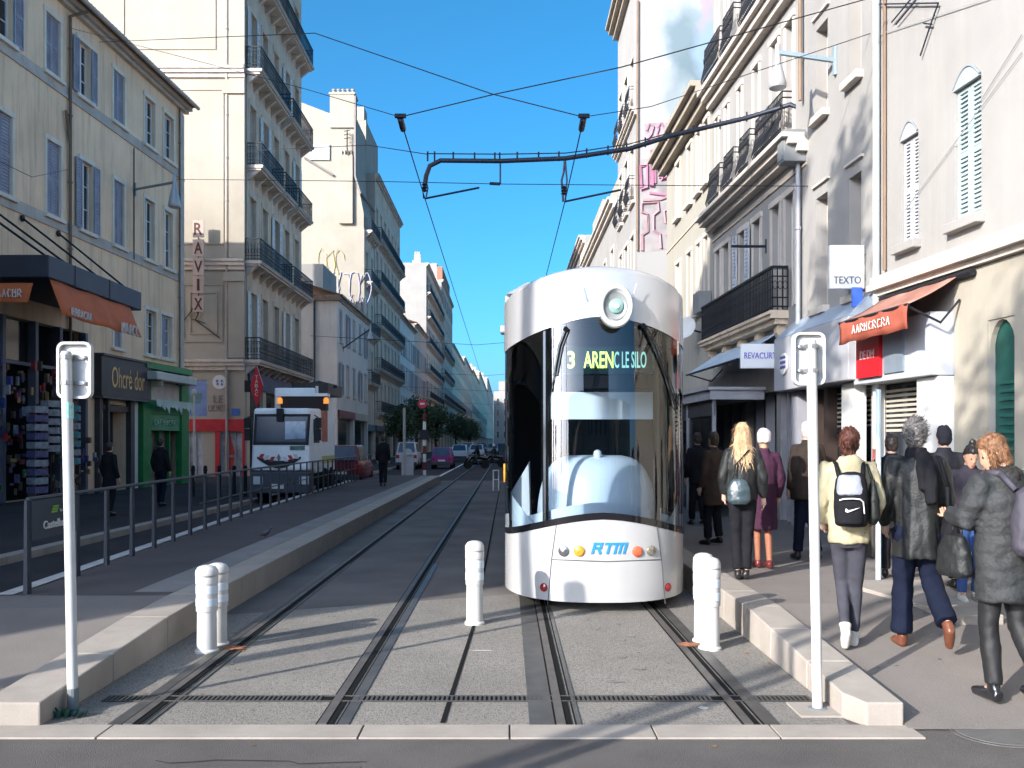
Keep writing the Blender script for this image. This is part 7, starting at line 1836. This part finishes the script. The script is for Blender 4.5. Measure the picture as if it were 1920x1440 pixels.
# ------------------------------------------------------------------ cars
def car(x, y, w_, L, h, body, label, rear=True, tall=False, group='cars along the far street', spare=False):
    t = thing('parked_car', (x, y, 0), label, 'car', group)
    m = mat(*body) if isinstance(body, tuple) else body
    hw = w_ / 2
    prof = [(0, .35), (-.03, .75), (.08, h * .62), (.9 if not tall else .3, h * .66)]
    b = MB(); sx = []
    z1 = h * .62
    st = [(0, .36, z1 * .92, .93), (.12, .3, z1, .99), (L * .5, .28, z1 + .02, 1.0), (L - .9, .28, z1 - .02, .99), (L - .1, .32, z1 * .82, .93), (L, .4, z1 * .7, .88)]
    rows = []
    for (yy, zl_, zh, k) in st:
        rows.append([V((x + sgn * hw * k * kk, y + yy, zz)) for sgn, kk, zz in ((-1, .9, zl_), (-1, 1, zl_ + .15), (-1, 1, zh - .15), (-1, .93, zh), (1, .93, zh), (1, 1, zh - .15), (1, 1, zl_ + .15), (1, .9, zl_), (-1, .9, zl_))])
    b.grid(rows); b.poly(rows[0][:-1]); b.poly(rows[-1][:-1]); bo = b.build('body', m, t, smooth=True, sharp=50)
    c0, c1 = (.05, L * .62) if rear else (L * .3, L - .2)
    if not rear: c0, c1 = .95, L - .1
    b = MB(); tp = .35 if rear else .75
    b.hexa([(x - hw * .92, y + c0, z1 - .02), (x + hw * .92, y + c0, z1 - .02), (x + hw * .92, y + c1, z1 - .02), (x - hw * .92, y + c1, z1 - .02), (x - hw * .76, y + c0 + tp, h), (x + hw * .76, y + c0 + tp, h), (x + hw * .76, y + c1 - .5, h), (x - hw * .76, y + c1 - .5, h)]); cb = b.build('cabin', m, t, bevel=.05)
    def lerp(a, c, f): return V(a) + (V(c) - V(a)) * f
    A_, B_, C_, D_ = (V((x - hw * .92, y + c0, z1)), V((x + hw * .92, y + c0, z1)), V((x + hw * .76, y + c0 + tp, h)), V((x - hw * .76, y + c0 + tp, h)))
    cen = (A_ + B_ + C_ + D_) / 4; q = [p + (cen - p) * .16 + V((0, -.03, .01)) for p in (A_, B_, C_, D_)]
    b = MB(); b.prism(q, (0, -.012, .004)); b.build('rear_window' if rear else 'windscreen', M_cglass, cb)
    for sg in (-1, 1):
        b = MB(); f0, f1 = c0 + tp * .8 + .15, c1 - .6
        b.prism([V((x + sg * (hw * .92 + .006), y + c0 + .35, z1 + .05)), V((x + sg * (hw * .92 + .006), y + c1 - .3, z1 + .05)), V((x + sg * (hw * .78 + .006), y + f1, h - .08)), V((x + sg * (hw * .78 + .006), y + f0, h - .08))], (sg * .006, 0, 0)); b.build('side_window', M_cglass, cb)
        b = MB(); b.cbox((x + sg * hw * .78, y - .015, z1 * .78), (hw * .3, .06, z1 * .2)); b.build('tail_light' if rear else 'headlight', M_tail if rear else M_headl, t, bevel=.015)
        for yy in (.75, L - .75): wheel(t, (x + sg * (hw - .1), y + yy, .31), .31, .2)
    b = MB(); b.box((x - hw * .94, y - .07, .3), (x + hw * .94, y + .2, .52)); bp = b.build('bumper', mat('car_bumper', (.05, .05, .055), .6), t, bevel=.03)
    b = MB(); b.box((x - .24, y - .09, .55), (x + .24, y - .06, .66)); b.build('number_plate', M_white, t)
    if spare:
        b = MB(); b.lathe((x + .1, y - .02, z1 * .95), [(.1, .0), (.33, 0), (.35, .06), (.33, .16), (.1, .16)], 18, (0, -1, 0)); b.build('spare_wheel_cover', m, t, smooth=True)
    return t
car(-6.85, 37.5, 1.55, 4.2, 1.75, ('dark_red_paint', (.16, .015, .022), .25, 0, .1), 'dark red people carrier parked behind the refuse lorry', tall=True)
car(-6.75, 61, 1.5, 3.9, 1.85, ('car_white_paint', (.52, .53, .54), .25, 0, .05), 'white off-road car with a spare wheel on its tailgate', tall=True, spare=True)
car(-4.45, 62, 1.5, 3.8, 1.5, ('magenta_paint', (.22, .04, .20), .25, 0, .08), 'small magenta-purple car driving away beside the tram lane')
car(-4.55, 86, 1.7, 4.2, 1.6, ('pale_blue_paint', (.30, .42, .58), .25, 0, .08), 'pale blue car just past the magenta car', rear=False)
car(-3.3, 98, 1.75, 4.4, 1.6, ('car_white_paint', (.52, .53, .54), .25), 'white car behind the motorcycles', rear=False)
car(-4.9, 112, 1.75, 4.4, 1.8, ('car_white_paint', (.52, .53, .54), .25), 'white van-like car farther up the street', tall=True)
car(-2.0, 128, 1.75, 4.4, 1.6, ('silver_paint', (.35, .36, .38), .25, .5), 'silver car far up the street left of the tram', rear=False)
car(-4.2, 150, 1.75, 4.4, 1.7, ('dark_blue_paint', (.03, .04, .10), .25), 'dark blue car farthest up the street', rear=False)
# ------------------------------------------------------------------ motorcycles with riders
def moto(px, py, d, lbm, lbr, rider_m, helm):
    g = G(px, py, .008); x, y = g.x, g.y; k = 1
    t = thing('motorcycle', g, lbm, 'motorcycle', 'motorcycles crossing in front of the far traffic')
    u = V((d, -.35, 0)).normalized()
    for a in (-.62, .62):
        c = g + u * a + V((0, 0, .31)); ax = V((-u.y, u.x, 0)); b = MB(); b.lathe(c, [(.2, -.06), (.3, -.06), (.31, 0), (.3, .06), (.2, .06)], 18, ax); o = b.build('wheel', M_tyre, t, smooth=True); b = MB(); b.lathe(c, [(.19, -.04), (.19, .04)], 12, ax); b.build('rim', M_rimm, o)
    b = MB(); b.tube([g + u * -.75 + V((0, 0, .72)), g + u * -.3 + V((0, 0, .78)), g + u * .1 + V((0, 0, .86)), g + u * .4 + V((0, 0, .82)), g + u * .62 + V((0, 0, .5))], [.1, .15, .17, .14, .08], 12); b.tube([g + u * -.35 + V((0, 0, .45)), g + u * .25 + V((0, 0, .45))], .17, 10); b.build('body', M_blk, t, smooth=True)
    b = MB(); b.tube([g + u * .45 + V((-u.y * .3, u.x * .3, 1.02)), g + u * .5 + V((0, 0, .98)), g + u * .45 + V((u.y * .3, -u.x * .3, 1.02))], .022, 6); b.tube([g + u * .42 + V((0, 0, .85)), g + u * .62 + V((0, 0, .31))], .035, 6); b.build('fork', M_rimm, t)
    b = MB(); b.lathe(g + u * .62 + V((0, 0, .82)), [(.02, -.05), (.09, 0), (.085, .05)], 12, u); b.build('headlight', M_headl, t, smooth=True)
    yaw = math.degrees(math.atan2(-u.x, u.y))
    po = Pose(legs=[[(-.10, 0, .92), (-.20, .36, .78), (-.20, .12, .42)], [(.10, 0, .92), (.20, .36, .78), (.20, .12, .42)]], arms=[[(-.19, .12, 1.40), (-.30, .3, 1.2), (-.26, .52, 1.10)], [(.19, .12, 1.40), (.30, .3, 1.2), (.26, .52, 1.10)]], lean=.22)
    q = Person(g - u * .18 + V((0, 0, -.06)), 1.75, yaw, lbr, po, hands=(0, 0)); q.trousers(M_dk, (.11, .085, .07)); q.shoes(M_shb); q.coat(rider_m, JACKET)
    q.hair(helm, [(0, .005, 1.54, .08, .09), (0, .005, 1.6, .125, .14), (0, .0, 1.67, .135, .15), (0, -.005, 1.74, .115, .13), (0, -.005, 1.79, .06, .07)], 'helmet', wr=0)
moto(893, 879, -1, 'black motorcycle in front, crossing to the left far up the tracks', 'motorcyclist in black on the front motorcycle', M_bk, mat('helmet_black', (.02, .02, .022), .2, coat=.6))
moto(925, 876, -1, 'second black motorcycle right behind the first, next to the tram', 'motorcyclist with a pale helmet on the second motorcycle', M_dk, mat('helmet_pale', (.4, .4, .36), .25, coat=.6))
# ------------------------------------------------------------------ trees
M_leafs = [mat('leaf_dark', (.022, .042, .018), .7, var=.4, scale=2), mat('leaf_mid', (.045, .075, .028), .7, var=.4, scale=2), mat('leaf_light', (.075, .105, .04), .7, var=.4, scale=2)]
M_bark = mat('bark', (.08, .06, .045), .9, var=.4, scale=6)
def tree(x, y, h, rx, label, seed, n=2600, base=2.0):
    rg = random.Random(seed); t = thing('street_tree', (x, y, 0), label, 'tree', 'street trees on the left side')
    b = MB(); b.tube([(x, y, 0), (x + .05, y, base * .6), (x - .05, y, base), (x, y, h * .7)], [.17, .14, .12, .05], 8)
    cl = []
    for k in range(17):
        a = rg.uniform(0, 6.28); r_ = rx * math.sqrt(rg.random()) * .8; zz = base + (h - base) * rg.uniform(.12, .92); kk = 1 - .45 * abs((zz - base) / (h - base) - .45) * 2
        c = V((x + math.cos(a) * r_ * kk, y + math.sin(a) * r_ * kk, zz)); cl.append((c, rg.uniform(.35, .62) * rx * .75))
        b.tube([(x, y, base * .9 + (zz - base) * .35), (V((x, y, zz)) + c) / 2 - V((0, 0, .15)), c], [.05, .035, .015], 5)
    b.build('trunk', M_bark, t)
    b = MB()
    for k in range(n):
        c, r_ = rg.choice(cl); d = V((rg.gauss(0, 1), rg.gauss(0, 1), rg.gauss(0, 1))).normalized() * r_ * rg.random() ** .4
        p = c + d; s_ = rg.uniform(.07, .16); u = V((rg.gauss(0, 1), rg.gauss(0, 1), rg.gauss(0, .6))).normalized() * s_; v_ = u.orthogonal().normalized() * s_ * .6
        b.cur = rg.choice((0, 0, 1, 1, 2)); b.poly([p - u, p - v_, p + u, p + v_])
    b.build('crown', M_leafs, t)
tree(-8.7, 74, 4.6, 1.7, 'dark street tree behind the slim signal post', 1)
tree(-7.6, 77, 5.8, 2.0, 'largest dark street tree just right of the red signal sign', 2, 3400)
tree(-6.4, 82, 5.0, 1.7, 'dark street tree above the magenta car', 3)
tree(-6.6, 118, 5.4, 2.2, 'dark street tree farther up the street above the white cars', 4)
tree(-5.6, 134, 5.0, 2.0, 'small dark street tree at the far end of the tree row', 6)
tree(-6.5, 165, 6.0, 2.4, 'farthest dark street tree up the street', 7)

def shade_tree(x, y, h, base, rx, label, seed, n, tr):
    rg = random.Random(seed); t = thing('plane_tree', (x, y, 0), label, 'tree', 'plane trees on the square')
    b = MB(); b.tube([(x, y, 0), (x + .04, y, base * .5), (x - .03, y, base), (x, y, h * .85)], [tr, tr * .85, tr * .7, .04], 10)
    cl = []
    for k in range(16):
        a = rg.uniform(0, 6.28); zz = base + (h - base) * rg.uniform(.05, .95); c = V((x + math.cos(a) * rx * rg.uniform(.2, .9), y + math.sin(a) * rx * rg.uniform(.2, .9), zz)); cl.append(c)
        b.tube([(x, y, base + (zz - base) * .45), (V((x, y, zz)) + c) / 2 - V((0, 0, .2)), c], [.06, .04, .015], 5)
    b.build('trunk', M_bark, t)
    b = MB()
    for k in range(n):
        c = rg.choice(cl); p = c + V((rg.gauss(0, 1), rg.gauss(0, 1), rg.gauss(0, 1))).normalized() * .75 * rg.random() ** .5; s_ = rg.uniform(.07, .15); u = V((rg.gauss(0, 1), rg.gauss(0, 1), rg.gauss(0, 1))).normalized() * s_; v_ = u.orthogonal().normalized() * s_ * .7
        b.cur = rg.choice((0, 1, 1, 2)); b.poly([p - u, p - v_, p + u, p + v_])
    b.build('crown', M_leafs, t)
shade_tree(-8.7, 1.85, 15.0, 10.6, .75, 'tall plane tree left of the camera, nearer to the tracks', 11, 2000, .14)
shade_tree(-8.8, -2.9, 12.1, 9.3, 1.5, 'plane tree behind the camera, farther from the tracks', 12, 750, .12)
# unseen buildings added behind the camera to darken reflections in the tram windscreen
for k, (x0, x1, z, m_) in enumerate(((-34, -9, 15, M_cream), (-8.5, 13, 18, M_whitew), (13.5, 40, 14, M_pink))):
    f = Fac(x1, -62, x0, -62); t = thing('reflection_building', f.pt(0, 0), ('cream', 'white', 'pinkish')[k] + ' unseen building added behind the camera to darken windscreen reflections', 'building', 'buildings behind the camera')
    ops = [(2 + 3.2 * i, 3.2 + 3.2 * i, zz, zz + 2.2) for i in range(int((x1 - x0 - 3) / 3.2)) for zz in (1, 5, 9)]
    wall_bm(f, 0, x1 - x0, 0, z, ops, deep=10).build('wall', m_, t)
    for q in ops: window(f, t, *q[:4], 'glass', bars=1, sill=False)
# wear on the ground
g = G(1872, 1374, 0); t = thing('manhole_cover', g, 'round cast iron manhole cover in the asphalt at the lower right', 'manhole cover')
b = MB(); b.lathe((g.x, g.y, .001), [(.30, 0), (.30, .006), (.27, .0062), (.27, .004)], 40); b.build('frame', mat('cast_iron', (.09, .085, .08), .7, .0, var=.3, scale=12), t)
b = MB(); b.lathe((g.x, g.y, .001), [(.265, 0), (.265, .0075)], 40)
for k in range(16):
    a = 6.283 * k / 16; u = V((math.cos(a), math.sin(a), 0)); v_ = V((-u.y, u.x, 0)) * .012; c = V((g.x, g.y, .0112)); b.poly([c + u * .08 - v_, c + u * .24 - v_ * 1.4, c + u * .24 + v_ * 1.4, c + u * .08 + v_])
b.build('lid', mat('worn_iron', (.12, .115, .11), .7), t)
rg = random.Random(31)
M_oil = mat('oil_mark', (.19, .18, .165), .7, var=.3, scale=8); M_gumd = mat('gum_mark', (.11, .105, .10), .9)
for k in range(9): stain(V((.99 + rg.uniform(-.25, .25), 6.3 + k * .42, 0)), rg.uniform(.03, .10), rg.uniform(.04, .16), M_oil, 40 + k, .0118 + k * 1e-4)
for k in range(26): stain(V((rg.uniform(-2.9, 2.2), rg.uniform(6.2, 10.5), 0)), .018, .018, M_gumd, 70 + k, .0124 + k * 1e-5)
for k in range(16): x_ = rg.uniform(2.8, 5.2); y_ = rg.uniform(6.6, 10.5); stain(V((x_, y_, 0)), .02, .02, M_gumd, 100 + k, zr(y_) + .006)
M_pt = mat('asphalt_repair', (.105, .098, .094), .9, var=.25, scale=2, bump=.5, bscale=130, speck=.3, speckscale=150, speckcol=(.17, .16, .155)); M_crk = mat('asphalt_crack', (.035, .033, .032), .95)
for x0, y0, x1, y1 in ((-2.4, 4.75, -.9, 5.3), (1.9, 4.4, 3.1, 5.0)):
    b = MB(); b.poly([(x0, y0, .003), (x1, y0 + .04, .003), (x1 + .05, y1, .003), (x0 - .03, y1 - .03, .003)]); structure(b.build('asphalt_patch', M_pt))
for k in range(5):
    x, y = rg.uniform(-3.4, 3.4), rg.uniform(4.4, 5.6); b = MB(); pts = [V((x, y, .006))]
    for j in range(9): pts.append(pts[-1] + V((rg.uniform(.04, .22), rg.uniform(-.06, .05), 0)))
    for j in range(9):
        d = V((0, .005, 0)); b.poly([pts[j] - d, pts[j + 1] - d, pts[j + 1] + d, pts[j] + d])
    structure(b.build('asphalt_crack', M_crk))
